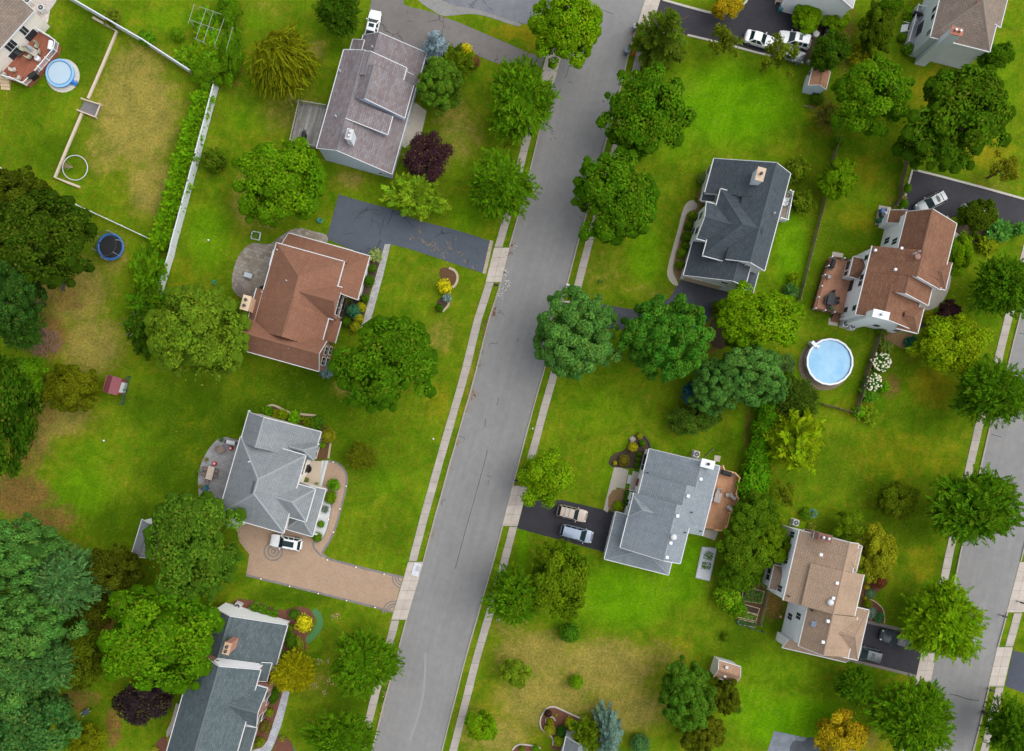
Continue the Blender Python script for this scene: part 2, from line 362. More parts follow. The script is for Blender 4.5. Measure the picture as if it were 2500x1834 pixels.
def ground():
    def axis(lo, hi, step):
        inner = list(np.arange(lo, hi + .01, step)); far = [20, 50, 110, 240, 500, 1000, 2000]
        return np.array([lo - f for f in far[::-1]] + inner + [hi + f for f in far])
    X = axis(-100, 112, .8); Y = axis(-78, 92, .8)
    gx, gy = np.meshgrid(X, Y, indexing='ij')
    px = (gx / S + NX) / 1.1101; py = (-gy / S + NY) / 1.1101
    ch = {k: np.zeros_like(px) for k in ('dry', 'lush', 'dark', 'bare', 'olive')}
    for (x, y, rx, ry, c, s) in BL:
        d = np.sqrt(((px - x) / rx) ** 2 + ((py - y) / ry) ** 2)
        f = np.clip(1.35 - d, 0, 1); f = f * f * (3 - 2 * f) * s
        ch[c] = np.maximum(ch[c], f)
    nx, ny = gx.shape
    idx = np.arange(nx * ny).reshape(nx, ny)
    quads = np.stack([idx[:-1, :-1], idx[1:, :-1], idx[1:, 1:], idx[:-1, 1:]], -1).reshape(-1, 4)
    me = bpy.data.meshes.new('lawn')
    me.vertices.add(nx * ny); me.vertices.foreach_set('co', np.stack([gx, gy, np.zeros_like(gx)], -1).reshape(-1).astype('f'))
    me.loops.add(quads.size); me.loops.foreach_set('vertex_index', quads.reshape(-1).astype('i'))
    me.polygons.add(len(quads)); me.polygons.foreach_set('loop_start', (np.arange(len(quads)) * 4).astype('i'))
    me.update(calc_edges=True)
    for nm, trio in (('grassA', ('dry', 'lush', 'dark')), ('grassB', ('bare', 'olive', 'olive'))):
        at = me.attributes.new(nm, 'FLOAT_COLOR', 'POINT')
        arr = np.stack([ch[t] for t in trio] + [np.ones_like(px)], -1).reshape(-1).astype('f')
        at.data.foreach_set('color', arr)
    m, nt, b = new_mat('grass')
    pos = geo_pos(nt)
    A = N(nt, 'ShaderNodeAttribute'); A.attribute_name = 'grassA'; B = N(nt, 'ShaderNodeAttribute'); B.attribute_name = 'grassB'
    sa = N(nt, 'ShaderNodeSeparateColor'); nt.links.new(A.outputs['Color'], sa.inputs[0])
    sb = N(nt, 'ShaderNodeSeparateColor'); nt.links.new(B.outputs['Color'], sb.inputs[0])
    n1 = noise(nt, pos, .16, 6, .65, .6); n2 = noise(nt, pos, .75, 6, .7, .4); n3 = noise(nt, pos, 3.2, 4, .7); n4 = noise(nt, pos, 13, 2, .6)
    def f(ch, n, amt, lo, hi):
        return ramp(nt, math_(nt, 'ADD', ch, math_(nt, 'MULTIPLY', math_(nt, 'SUBTRACT', n, .5), amt)), lo, hi)
    c = mix(nt, ramp(nt, n1, .32, .68), (.062, .142, .004), (.108, .180, .005))
    c = mix(nt, math_(nt, 'MULTIPLY', ramp(nt, n2, .44, .66), .7), c, (.16, .166, .010))
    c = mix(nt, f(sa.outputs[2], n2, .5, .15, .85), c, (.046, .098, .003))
    c = mix(nt, f(sa.outputs[1], n2, .7, .25, .95), c, (.092, .225, .003))
    c = mix(nt, f(sb.outputs[1], n2, 1.0, .3, .95), c, (.20, .18, .008))
    dryc = mix(nt, ramp(nt, n3, .35, .65), (.20, .155, .035), (.35, .275, .10))
    dryc = mix(nt, math_(nt, 'MULTIPLY', ramp(nt, n3, .5, .6), .25), dryc, (.10, .13, .012))
    c = mix(nt, math_(nt, 'MULTIPLY', f(sa.outputs[0], n2, 1.7, .35, .85), .85), c, dryc)
    c = mix(nt, math_(nt, 'MULTIPLY', f(sa.outputs[0], n1, .1, .0, .5), .35), c, (.19, .165, .02))
    c = mix(nt, math_(nt, 'MULTIPLY', f(sb.outputs[0], n2, 1.8, .30, .9), .9), c, mix(nt, n3, (.10, .06, .018), (.24, .135, .045)))
    # sparse straw tufts everywhere
    tuft = math_(nt, 'MULTIPLY', ramp(nt, noise(nt, pos, 2.1, 5, .8, 1.0), .57, .66), ramp(nt, n1, .4, .6))
    c = mix(nt, math_(nt, 'MULTIPLY', tuft, .6), c, (.30, .23, .06))
    c = mix(nt, .85, c, mix(nt, ramp(nt, n3, .25, .75), (.55, .62, .55), (1.45, 1.36, 1.3)), 'MULTIPLY')
    c = mix(nt, .7, c, mix(nt, ramp(nt, noise(nt, pos, .33, 5, .6, .8), .36, .64), (.66, .74, .7), (1.22, 1.16, 1.1)), 'MULTIPLY')
    c = mix(nt, .5, c, mix(nt, ramp(nt, n4, .2, .8), (.5, .5, .5), (1.5, 1.5, 1.5)), 'MULTIPLY')
    mp = N(nt, 'ShaderNodeMapping'); mp.inputs['Rotation'].default_value = (0, 0, math.radians(15)); nt.links.new(pos, mp.inputs['Vector'])
    wv = N(nt, 'ShaderNodeTexWave'); wv.inputs['Scale'].default_value = .28; wv.inputs['Distortion'].default_value = 1.6; wv.inputs['Detail'].default_value = 3; wv.inputs['Detail Scale'].default_value = .6; nt.links.new(mp.outputs[0], wv.inputs['Vector'])
    c = mix(nt, ramp(nt, n1, .40, .62), c, mix(nt, 1.0, c, mix(nt, wv.outputs['Fac'], (.93, .95, .93), (1.05, 1.03, 1.02)), 'MULTIPLY'))   # mower passes
    nt.links.new(c, b.inputs['Base Color']); b.inputs['Roughness'].default_value = 1.0; b.inputs['Specular IOR Level'].default_value = 0.0
    bp = N(nt, 'ShaderNodeBump'); bp.inputs['Strength'].default_value = .5; bp.inputs['Distance'].default_value = .06
    nt.links.new(n4, bp.inputs['Height']); nt.links.new(bp.outputs[0], b.inputs['Normal'])
    me.materials.append(m)
    ob = bpy.data.objects.new('ground', me); COL.objects.link(ob)
    tag(ob, 'uneven green lawn with dry tan patches', kind='structure')
ground()
# ---- roads, kerbs, pavements
A_ROAD = asphalt('road_asphalt', (.208, .205, .202), .0, .08, .3)
def tracks():
    nt = A_ROAD.node_tree; b = nt.nodes['Principled BSDF']; src = b.inputs['Base Color'].links[0].from_socket
    uv = N(nt, 'ShaderNodeTexCoord').outputs['UV']; mp = N(nt, 'ShaderNodeMapping'); mp.inputs['Scale'].default_value = (.035, 1.1, 1); nt.links.new(uv, mp.inputs['Vector'])
    c = mix(nt, ramp(nt, noise(nt, mp.outputs[0], 1.0, 5, .6), .38, .66), mix(nt, 1.0, src, (.95, .95, .952), 'MULTIPLY'), mix(nt, 1.0, src, (1.03, 1.03, 1.03), 'MULTIPLY'))
    nt.links.new(c, b.inputs['Base Color'])
tracks()
CONC = slabs('pavement_concrete', (.365, .33, .295)); CONC2 = slabs('apron_concrete', (.44, .39, .345), 1.45)
KERB = plain('kerb_stone', (.31, .28, .235), .9, .2, 2)
l1 = lambda y: lerp_poly(R1L, y); r1 = lambda y: lerp_poly(R1R, y); l2 = lambda y: lerp_poly(R2L, y); r2 = lambda y: lerp_poly(R2R, y)
strip('road', l1, r1, -600, 2400, -.05, .012, A_ROAD)
strip('road', l2, r2, -600, 2400, -.05, .012, A_ROAD)
def kerb(fx, s, y0, y1):
    strip('kerb', (lambda y: fx(y) + (0 if s > 0 else -3.4)), (lambda y: fx(y) + (3.4 if s > 0 else 0)), y0, y1, -.05, .13, KERB, wob=.5, step=40)
for (fx, s, spans) in ((l1, -1, ((-600, 132), (214, 603), (690, 1372), (1512, 2400))), (r1, 1, ((-600, -10), (62, 735), (806, 1186), (1284, 2400))),
                       (l2, -1, ((-600, 1590), (1664, 2400))), (r2, 1, ((-600, 1370), (1494, 1580), (1676, 2400)))):
    for a, b in spans: kerb(fx, s, a, b)
for (fx, s, spans) in ((l1, -1, ((-600, 125), (216, 604), (690, 1370), (1515, 2400))), (r1, 1, ((-600, -10), (62, 733), (808, 1184), (1286, 2400))),
                       (l2, -1, ((-600, 1588), (1666, 2400))), (r2, 1, ((1497, 1578), (1678, 2400)))):
    for a, b in spans:
        if s > 0: strip('pavement', (lambda y: fx(y) + 19.5), (lambda y: fx(y) + 38.5), a, b, -.05, .05, CONC, wob=.45, step=30)
        else: strip('pavement', (lambda y: fx(y) - 38), (lambda y: fx(y) - 18.5), a, b, -.05, .05, CONC, wob=.45, step=30)
def apron(fx, s, y0, y1):
    """driveway mouth: two rows of slabs, the pavement row and the row by the road"""
    k = 1 if s > 0 else -1
    for a, b, z in ((0.6, 18.9, .040), (19.3, 38.5, .044)):
        lo, hi = (a, b) if k > 0 else (-b, -a)
        strip('pavement', (lambda y, lo=lo: fx(y) + lo), (lambda y, hi=hi: fx(y) + hi), y0, y1, -.05, z, CONC2, step=24)
apron(l1, -1, 127, 214); apron(l1, -1, 605, 689); apron(l1, -1, 1372, 1513); apron(r1, 1, -8, 60); apron(r1, 1, 735, 806); apron(r1, 1, 1186, 1284)
apron(l2, -1, 1590, 1664); apron(r2, 1, 1580, 1676); apron(r2, 1, 1372, 1495)
# ---- driveways
AS_OLD = asphalt('old_driveway_asphalt', (.155, .142, .135), .22, .12)
AS_BLUE = asphalt('sealed_driveway_asphalt', (.075, .09, .112), .16, .1, .3)
AS_BLK = asphalt('fresh_driveway_asphalt', (.036, .035, .042), .0, .2, .5)
AS_MID = asphalt('dark_driveway_asphalt', (.062, .066, .08), .0, .25, .6)
AS_PALE = asphalt('pale_sealed_asphalt', (.25, .28, .33), .0, .2, .6)
TANPAV = pavers('tan_pavers', (.38, .265, .185), (.46, .325, .225), .22, .11, varm=(.88, .88, .88))
GRYPAV = pavers('grey_pavers', (.25, .245, .25), (.31, .305, .31), .45, .3, varm=(.86, .86, .86))
MIXPAV = pavers('tumbled_pavers', (.21, .175, .13), (.33, .30, .27), .62, .5, varm=(.84, .82, .78))
patch('driveway', TP(1, 2, (1462, 0)) + [(940, -80), (990, -80)] + [(985, 10)] + TP(1, 3, (0, 62), (150, 95), (300, 150), (450, 205), (620, 280), (750, 335), (900, 400), (1050, 470), (1185, 492), (1155, 592), (900, 590), (740, 548), (600, 490), (440, 440), (300, 420), (130, 530), (-300, 400)) + TP(1, 2, (1400, 330)), .022, AS_OLD)
patch('driveway', [(1068, -60), (1078, 0), (1108, 14), (1160, 22), (1205, 36), (1250, 52), (1300, 62), (1350, 72), (1385, 60), (1400, 0), (1420, -60)], .022, asphalt('worn_driveway_asphalt', (.16, .165, .185), .25, .15, .5))
patch('gravel_strip', smooth_poly([(1000, -30), (1020, 2), (1052, 24), (1078, 40), (1110, 38), (1150, 33), (1190, 40), (1240, 58), (1270, 66), (1275, 58), (1220, 38), (1160, 20), (1110, 14), (1075, -5), (1060, -30)], 1), .018, pavers('gravel', (.26, .26, .25), (.36, .35, .33), .1, .1))
patch('driveway', TP(2, 2, (1175, 55), (1400, 120), (1690, 195)) + TP(2, 3, (0, 255), (180, 310), (330, 345), (520, 400), (700, 462), (640, 742), (480, 690), (240, 610), (0, 532)) + TP(2, 2, (1640, 492), (1580, 560), (1430, 600), (1060, 440), (1085, 380)), .022, AS_BLUE)
patch('stone_edge', TP(2, 3, (705, 455), (735, 462), (668, 752), (640, 742)), .03, pavers('cobble', (.36, .3, .22), (.48, .41, .32), .35, .25))
drive4 = TP(3, 2, (265, 1240), (300, 1440), (390, 1560)) + TP(4, 2, (362, 112), (750, 207), (1250, 332), (1652, 433), (1738, 130), (1576, 95), (1330, 35)) + TP(3, 2, (1270, 1640), (1080, 1600), (1020, 1545), (1060, 1500), (1120, 1400), (1152, 1300), (1185, 1190), (1245, 960), (1252, 860), (1210, 790), (1150, 748), (1085, 732), (1030, 970), (1075, 1000), (1160, 1010), (1110, 1130), (1090, 1250), (1060, 1370), (1000, 1450), (945, 1420), (700, 1320))
patch('driveway', drive4, .022, TANPAV)
PAVEDGE = pavers('grey_paver_edge', (.2, .18, .17), (.27, .25, .235), .25, .12)
def band(name, pts, w, z, mat, label=None, kind='structure', cat=None, closed=False, base=-.05):
    """a narrow raised band along photo points"""
    P = [G(p).to_2d() for p in pts]; n = len(P); mb = MB(); L = []; R = []
    for i in range(n):
        a = P[(i - 1) % n] if (closed or i > 0) else P[i]; b = P[(i + 1) % n] if (closed or i < n - 1) else P[i]
        d = (b - a).normalized(); nr = Vector((-d.y, d.x)) * w / 2
        L.append(P[i] + nr); R.append(P[i] - nr)
    for i in range(n if closed else n - 1):
        j = (i + 1) % n
        mb.hexa([(*R[i], base), (*R[j], base), (*L[j], base), (*L[i], base)], [(*R[i], z), (*R[j], z), (*L[j], z), (*L[i], z)])
    ob = mb.build(name, mat); tag(ob, label, cat, kind=kind); return ob
def curve(pts, it=2):
    for _ in range(it):
        out = [pts[0]]
        for a, b in zip(pts[:-1], pts[1:]):
            out += [(a[0] * .75 + b[0] * .25, a[1] * .75 + b[1] * .25), (a[0] * .25 + b[0] * .75, a[1] * .25 + b[1] * .75)]
        pts = out + [pts[-1]]
    return pts
band('paver_edge', TP(4, 2, (362, 108), (750, 203), (1250, 328), (1650, 429)), .32, .03, PAVEDGE)
band('paver_edge', curve(TP(4, 2, (1738, 126), (1576, 93), (1330, 33)) + TP(3, 2, (1270, 1645), (1080, 1600), (1025, 1545), (1060, 1495), (1120, 1400), (1152, 1300), (1185, 1190), (1242, 960), (1248, 860), (1208, 792), (1150, 750), (1085, 736))), .32, .03, PAVEDGE)
band('paver_edge', curve(TP(3, 2, (1162, 1010), (1110, 1130), (1090, 1250), (1060, 1370), (1000, 1452), (945, 1450), (960, 1510), (1030, 1580))), .28, .031, PAVEDGE)
def ring_pts(c, r, n=40, a0=0, a1=360):
    return [(c[0] + r * math.cos(math.radians(a0 + (a1 - a0) * i / n)), c[1] + r * math.sin(math.radians(a0 + (a1 - a0) * i / n))) for i in range(n + (a1 - a0 != 360))]
cc = q(3, 2, 601, 1531)
for r in (5, 13, 22): band('paver_ring', ring_pts(cc, r), .22, .029, PAVEDGE, closed=True)
for c_, a0, a1 in ((q(4, 2, 1737, 132), 95, 200), (q(4, 2, 1655, 428), 170, 285)):
    for r in (12, 18, 25): band('paver_ring', ring_pts(c_, r, 20, a0, a1), .2, .029, PAVEDGE)
patch('driveway', TP(3, 3, (1005, 1095), (1340, 1080), (1795, 1190)) + TP(3, 4, (110, 1250), (60, 1560)) + TP(3, 3, (1700, 1535), (945, 1328)), .022, AS_BLK)
patch('driveway', [(1645, 706), (1664, 683), (1780, 715), (1760, 745), (1737, 775), (1715, 800), (1650, 815), (1500, 803), (1402, 806), (1421, 735), (1500, 748), (1536, 755), (1580, 755), (1610, 742), (1634, 728), (1648, 708)], .022, AS_MID)
d6 = [(1612, -10), (1622, 1), (1667, 14), (1737, 33), (1764, 35), (1785, 31), (1803, 21), (1827, 0), (1835, -60), (1960, -60), (1950, 0), (1940, 30), (1950, 60), (1975, 80), (2000, 95), (1985, 140), (1955, 154), (1870, 135), (1759, 105), (1678, 86), (1598, 62)]
patch('driveway', d6, .022, AS_BLK)
band('stone_edge', curve([(1618, 0), (1667, 14), (1737, 33), (1764, 35), (1785, 31), (1803, 21), (1827, 0), (1832, -40)], 1), .32, .09, M['stone'])
band('stone_edge', curve([(1678, 86), (1759, 105), (1870, 135), (1955, 154)], 1), .28, .09, M['stone'])
patch('driveway', TP(1, 5, (822, 1490), (1020, 1540), (1440, 1650)) + [(2520, 494), (2700, 550), (2690, 610), (2500, 556)] + TP(2, 5, (1500, 270), (1080, 245), (900, 300), (690, 250), (735, 180), (770, 20)), .022, AS_BLK)
band('stone_edge', TP(1, 5, (828, 1490), (1020, 1537), (1440, 1648)) + [(2520, 492), (2700, 546)], .3, .09, M['stone'])
band('stone_edge', TP(1, 5, (815, 1490), (786, 1600)) + TP(2, 5, (768, 20), (738, 120), (728, 185)), .28, .09, M['stone'])
patch('driveway', TP(4, 5, (340, 505), (700, 595), (905, 645), (888, 800), (850, 985), (560, 910), (240, 830)), .022, AS_BLK)
band('concrete_edge', TP(4, 5, (345, 497), (700, 585), (900, 638)), .5, .035, CONC2); band('concrete_edge', TP(4, 5, (245, 848), (560, 922), (850, 996)), .42, .035, CONC2)
patch('driveway', TP(4, 5, (1700, 768)) + [(2560, 1610), (2700, 1640), (2680, 1740)] + TP(4, 5, (1796, 1142), (1632, 1082)), .022, asphalt('slate_driveway_asphalt', (.06, .07, .09), .0, .15))
patch('driveway', TP(4, 4, (1402, 1475), (1796, 1560)) + TP(4, 5, (0, 1570), (320, 1650)) + [(2150, 1850), (2120, 1960), (1850, 1900)], .022, asphalt('patched_sealed_asphalt', (.17, .19, .22), .12, .55, .9))
patch('painted_reflection', smooth_poly([(1925, 1830), (1938, 1805), (1960, 1812), (1975, 1798), (2000, 1806), (2020, 1815), (2050, 1818), (2075, 1838), (2060, 1870), (1990, 1880), (1935, 1865)], 1), .026, asphalt('reflection_dark_asphalt', (.07, .08, .09), .5, .3, .9))  # dark tree reflection on the driveway, painted as a patch of darker asphalt
# ---- patios and walks
patch('patio', TP(2, 2, (640, 480), (600, 475), (560, 495), (480, 480), (400, 480), (330, 545), (280, 620), (243, 740), (236, 830), (250, 910), (330, 970), (430, 985), (620, 900), (720, 520)), .03, MIXPAV, 1)
patch('path', TP(2, 2, (560, 500), (640, 440), (720, 380), (800, 348), (860, 350), (960, 380), (1060, 400), (1085, 440), (1075, 480), (900, 470), (760, 440), (700, 500), (640, 540)), .026, MIXPAV, 1)
WALKPAV = pavers('pale_pavers', (.34, .33, .33), (.47, .45, .44), .35, .25)
patch('path', TP(2, 2, (1578, 490), (1628, 490), (1560, 780), (1475, 1090), (1420, 1265), (1365, 1245), (1440, 980), (1520, 700), (1560, 560)), .026, WALKPAV)
patch('patio', curve(TP(3, 2, (310, 560), (150, 518), (60, 595), (0, 690), (-48, 800), (-60, 900), (-55, 1010), (-45, 1100), (0, 1140), (100, 1200), (180, 1180)), 1), .03, GRYPAV)
patch('path', TP(4, 2, (690, 1115), (745, 1130), (715, 1260), (670, 1430), (620, 1560), (585, 1640), (500, 1720), (400, 1700), (425, 1640), (500, 1620), (550, 1560), (590, 1440), (640, 1280)), .026, pavers('pale_grey_walk', (.36, .37, .40), (.47, .48, .51), .6, .4))
patch('path', TP(4, 1, (1545, 1230), (1500, 1395), (1460, 1480), (1460, 1560), (1520, 1600), (1540, 1700)) + TP(4, 2, (-100, 1800), (-40, 1300)), .024, M['concrete'])
patch('path', curve(TP(2, 4, (735, 150), (722, 190), (640, 205), (600, 330), (555, 520), (515, 660), (515, 740), (560, 830), (555, 862), (500, 835), (462, 770), (465, 700), (500, 560), (560, 350), (600, 180), (640, 115), (690, 102)), 1), .026, M['concrete'])
patch('path', TP(3, 4, (0, 780), (125, 818), (90, 985), (20, 970), (-60, 1190)) + TP(3, 3, (1700, 1168)), .026, M['concrete'])
patch('patio', TP(2, 5, (1160, 740), (1150, 850), (1110, 950), (1050, 1030), (960, 1080), (880, 1090), (760, 980), (1000, 700)), .026, M['concrete'], 1)
patch('path', TP(2, 5, (1190, 380), (1320, 390), (1310, 450), (1265, 460), (1150, 430)), .026, M['concrete'])
patch('path', TP(1, 3, (0, 900), (50, 900), (150, 975), (100, 1200), (0, 1260), (-40, 1300)) + TP(1, 2, (1700, 1260), (1760, 1080)), .026, M['concrete'])
patch('patio', TP(1, 1, (150, -60), (520, -60), (490, 20), (440, 90), (420, 200), (300, 230), (200, 100)), .026, pavers('pink_pavers', (.46, .40, .38), (.55, .49, .46), .6, .6))
patch('patio', TP(1, 5, (-60, -20), (310, -20), (300, 60), (250, 95), (120, 90), (60, 110), (-80, 60)), .026, M['concrete'])
patch('path', TP(4, 5, (1640, 430), (1796, -10)) + [(2560, 1420), (2530, 1494)], .024, M['concrete'])
# ---- mulch beds
def mulchmat(name, ca, cb):
    m, nt, b = new_mat(name); pos = geo_pos(nt)
    c = mix(nt, ramp(nt, noise(nt, pos, 5, 5, .8), .3, .7), ca, cb); c = mix(nt, .5, c, mix(nt, noise(nt, pos, 20, 2), (.4, .4, .4), (1.5, 1.5, 1.5)), 'MULTIPLY')
    nt.links.new(c, b.inputs['Base Color']); b.inputs['Roughness'].default_value = 1; b.inputs['Specular IOR Level'].default_value = 0
    return m
MULR = mulchmat('red_mulch', (.10, .045, .032), (.20, .09, .06)); MULB = mulchmat('brown_mulch', (.07, .04, .022), (.15, .085, .045)); MULD = mulchmat('dark_mulch', (.045, .032, .024), (.10, .07, .05)); GRAV = mulchmat('pale_gravel', (.38, .39, .41), (.6, .61, .63)); LEAFM = mulchmat('leaf_mulch', (.17, .10, .05), (.3, .2, .1))
def bed(r, c, pts, mat=None, z=.06, sm=1): return patch('mulch_bed', TP(r, c, *pts), z, mat or MULB, sm)
bed(2, 3, [(270, 700), (320, 690), (390, 720), (415, 780), (400, 840), (370, 860), (290, 820), (262, 760)])
bed(2, 3, [(250, 960), (340, 960), (345, 1010), (300, 1070), (230, 1060)], MULD)
bed(2, 2, [(1440, 610), (1540, 640), (1500, 760), (1450, 900), (1390, 1120), (1350, 1260), (1240, 1230), (1200, 1130), (1240, 1000), (1330, 980), (1390, 800)], MULD)
bed(3, 2, [(500, 300), (560, 250), (620, 255), (700, 310), (850, 340), (980, 345), (1050, 420), (1020, 460), (800, 400), (560, 340)])
bed(3, 2, [(1030, 440), (1100, 450), (1100, 600), (1080, 720), (960, 730), (1000, 560)])
bed(3, 2, [(1060, 1000), (1110, 1130), (1090, 1250), (1060, 1370), (1000, 1450), (950, 1420), (985, 1270), (1040, 1060)], GRAV)
bed(4, 2, [(250, 310), (420, 330), (600, 400), (700, 420), (800, 385), (900, 390), (960, 450), (960, 560), (900, 620), (880, 700), (900, 740), (860, 780), (700, 790), (680, 700), (740, 560), (600, 520), (250, 420)], MULR)
bed(4, 2, [(640, 1070), (690, 1100), (640, 1290), (590, 1440), (550, 1560), (500, 1620), (430, 1630), (480, 1440), (560, 1200)], MULR)
bed(4, 2, [(650, 1490), (760, 1560), (800, 1700), (560, 1720), (600, 1640)], MULR)
bed(4, 1, [(1380, 1560), (1440, 1520), (1530, 1560), (1540, 1720), (1320, 1720), (1360, 1640)], MULR)
bed(4, 3, [(1145, 1400), (1160, 1330), (1200, 1275), (1260, 1258), (1320, 1290), (1420, 1330), (1510, 1370), (1560, 1420), (1500, 1560), (1380, 1640), (1230, 1640), (1260, 1540), (1190, 1490), (1150, 1450)], MULR)
bed(4, 3, [(900, 1650), (940, 1600), (1000, 1592), (1100, 1610), (1150, 1650), (1150, 1750), (900, 1750)], MULR)
bed(4, 5, [(380, 180), (450, 130), (560, 100), (590, 160), (560, 220), (500, 260), (440, 320), (520, 370), (560, 420), (575, 480), (560, 530), (340, 490), (360, 330)], MULR)
bed(3, 4, [(130, 530), (180, 510), (250, 510), (310, 600), (300, 660), (250, 700), (230, 810), (130, 800), (-60, 790), (-30, 680), (110, 640)], MULD)
bed(3, 4, [(-50, 1000), (90, 975), (160, 1000), (130, 1190), (-60, 1190)], LEAFM)
bed(2, 4, [(740, 60), (800, 100), (740, 180), (700, 330), (640, 560), (600, 770), (570, 820), (515, 740), (530, 600), (590, 380), (640, 210), (720, 200)], LEAFM)
bed(2, 4, [(820, 1180), (960, 1100), (1000, 1300), (960, 1420), (840, 1380)], MULD)
bed(2, 5, [(1190, 340), (1300, 290), (1470, 330), (1560, 350), (1420, 480), (1330, 480), (1210, 400)], MULD)
bed(2, 5, [(830, 1160), (1000, 1100), (1100, 1130), (1000, 1200), (880, 1230), (840, 1220)], MULD)
bed(2, 5, [(540, 1240), (660, 1270), (800, 1260), (860, 1340), (840, 1400), (760, 1420), (680, 1380), (560, 1330)], LEAFM)
bed(1, 5, [(0, 90), (120, 80), (140, 160), (100, 290), (0, 350), (-80, 330), (-60, 130)], MULD)
bed(4, 4, [(1080, 180), (1200, 130), (1320, 230), (1335, 300), (1290, 450), (1260, 580), (1060, 530), (1100, 350)], MULB)
bed(1, 4, [(1700, 260), (1796, 250), (1796, 420), (1640, 560), (1600, 560), (1720, 400)], MULD)
# ---- marks on the road: tar-filled cracks and pale scuffs
TAR = plain('tar', (.035, .035, .037), .6, .2); SCUFF = plain('pale_scuff', (.235, .238, .248), .9, .1)
def crack(pts, w=.06, z=.020, mat=TAR): band('road_crack', curve(pts, 2), w, z, mat, base=.008)
crack(TP(3, 3, (682, 640), (672, 700), (630, 850), (575, 1050), (520, 1240), (470, 1420), (410, 1650)) + TP(4, 3, (398, 50)), .075)
for pts in ([(780, 180), (770, 250), (760, 240)], [(668, 370), (660, 440)], [(436, 520), (470, 530), (486, 550)], [(680, 865), (715, 880)], [(690, 910), (688, 950)], [(318, 1078), (290, 1085), (275, 1110), (288, 1130)]):
    crack(TP(3, 3, *pts), .07)
for pts in ([(1392, 600), (1378, 660), (1358, 688)], [(1522, 552), (1512, 590), (1496, 606)], [(1388, 718), (1432, 726)], [(1205, 1122), (1240, 1140), (1268, 1160)], [(1235, 1155), (1255, 1180)], [(1268, 1205), (1286, 1225)], [(1245, 1215), (1232, 1236)], [(1664, 80), (1790, 125)]):
    crack(TP(1, 3, *pts), .07)
for pts in ([(698, 1380), (712, 1352), (765, 1370), (772, 1340)], [(948, 1320), (946, 1342)], [(780, 1065), (835, 1115)], [(1290, 585), (1295, 600)], [(770, 1090), (800, 1095)]):
    crack(TP(2, 3, *pts), .07)
crack(TP(4, 5, (1142, 1152), (1220, 1165), (1280, 1192), (1400, 1210)), .1); crack(TP(3, 5, (1510, 505), (1600, 530)), .09); crack(TP(2, 5, (1755, 1272), (1800, 1275)), .08)
crack(TP(4, 3, (140, 790), (135, 1000), (115, 1200), (60, 1400), (0, 1560)), .3, .015, SCUFF)
for pts in ([(1370, 180), (1420, 200), (1480, 180), (1520, 195)], [(1355, 210), (1370, 232), (1410, 205), (1440, 170)], [(1340, 262), (1375, 250)], [(1470, 200), (1500, 235), (1535, 232)], [(1468, 255), (1462, 300), (1460, 340)], [(1470, 285), (1510, 295), (1530, 320), (1512, 350)], [(1575, 250), (1560, 320), (1540, 340), (1535, 420)], [(1205, 398), (1250, 402), (1295, 388)]):
    crack(TP(2, 2, *pts), .09, .028)
for pts in ([(585, 515), (588, 560), (612, 580), (600, 610)], [(612, 580), (640, 572)], [(380, 400), (385, 520)]): crack(TP(2, 3, *pts), .06, .028)
# ---- fallen leaves and twigs
def litter(name, r, c, spots, n, spread, col, size=.12, z=.03):
    mb = MB()
    for (x, y) in spots:
        p = T(r, c, x, y)
        for _ in range(n):
            a = random.uniform(0, 6.28); d = abs(random.gauss(0, spread)); s = size * random.uniform(.5, 1.4)
            mb.box((p.x + d * math.cos(a), p.y + d * math.sin(a), z + .01), (s, s * .6, .02), random.uniform(0, 3.1))
    ob = mb.build(name, plain('litter_' + name, col, .95, .35, 9)); tag(ob, 'scattered fallen leaves and twigs', 'leaves', kind='stuff'); return ob
litter('fallen_leaves', 2, 3, [(85, 440), (120, 465), (150, 485), (180, 490), (210, 488), (240, 520), (258, 540), (225, 548), (335, 512), (360, 525), (430, 560), (455, 572), (300, 570), (295, 595), (28, 430), (345, 470), (480, 640), (560, 700), (90, 380), (400, 440)], 9, .26, (.30, .205, .11), .13, .028)
litter('fallen_leaves', 2, 3, [(745, 1060), (735, 1090), (730, 1110), (650, 1230), (640, 1290), (660, 1180), (625, 1420), (605, 1550), (900, 500), (880, 570)], 26, .35, (.24, .13, .06), .13)
litter('fallen_leaves', 3, 3, [(560, 130), (545, 190), (570, 160), (500, 260), (490, 300), (420, 580), (340, 800), (200, 1390)], 24, .4, (.3, .19, .1), .12)
litter('fallen_leaves', 4, 2, [(1590, 1060), (1580, 1150), (1560, 1260), (1610, 1040), (1075, 860), (1050, 1140), (1080, 1040), (1110, 1055), (930, 1010), (970, 1070), (1010, 860), (1130, 470), (1160, 460), (1550, 1330)], 22, .3, (.42, .32, .13), .14)
litter('pale_debris', 2, 3, [(840, 740), (850, 800), (860, 840), (830, 880), (900, 500), (800, 930)], 26, .3, (.5, .47, .42), .13, .02)
litter('fallen_leaves', 1, 4, [(165, 290), (130, 400)], 20, .4, (.4, .26, .14), .13)
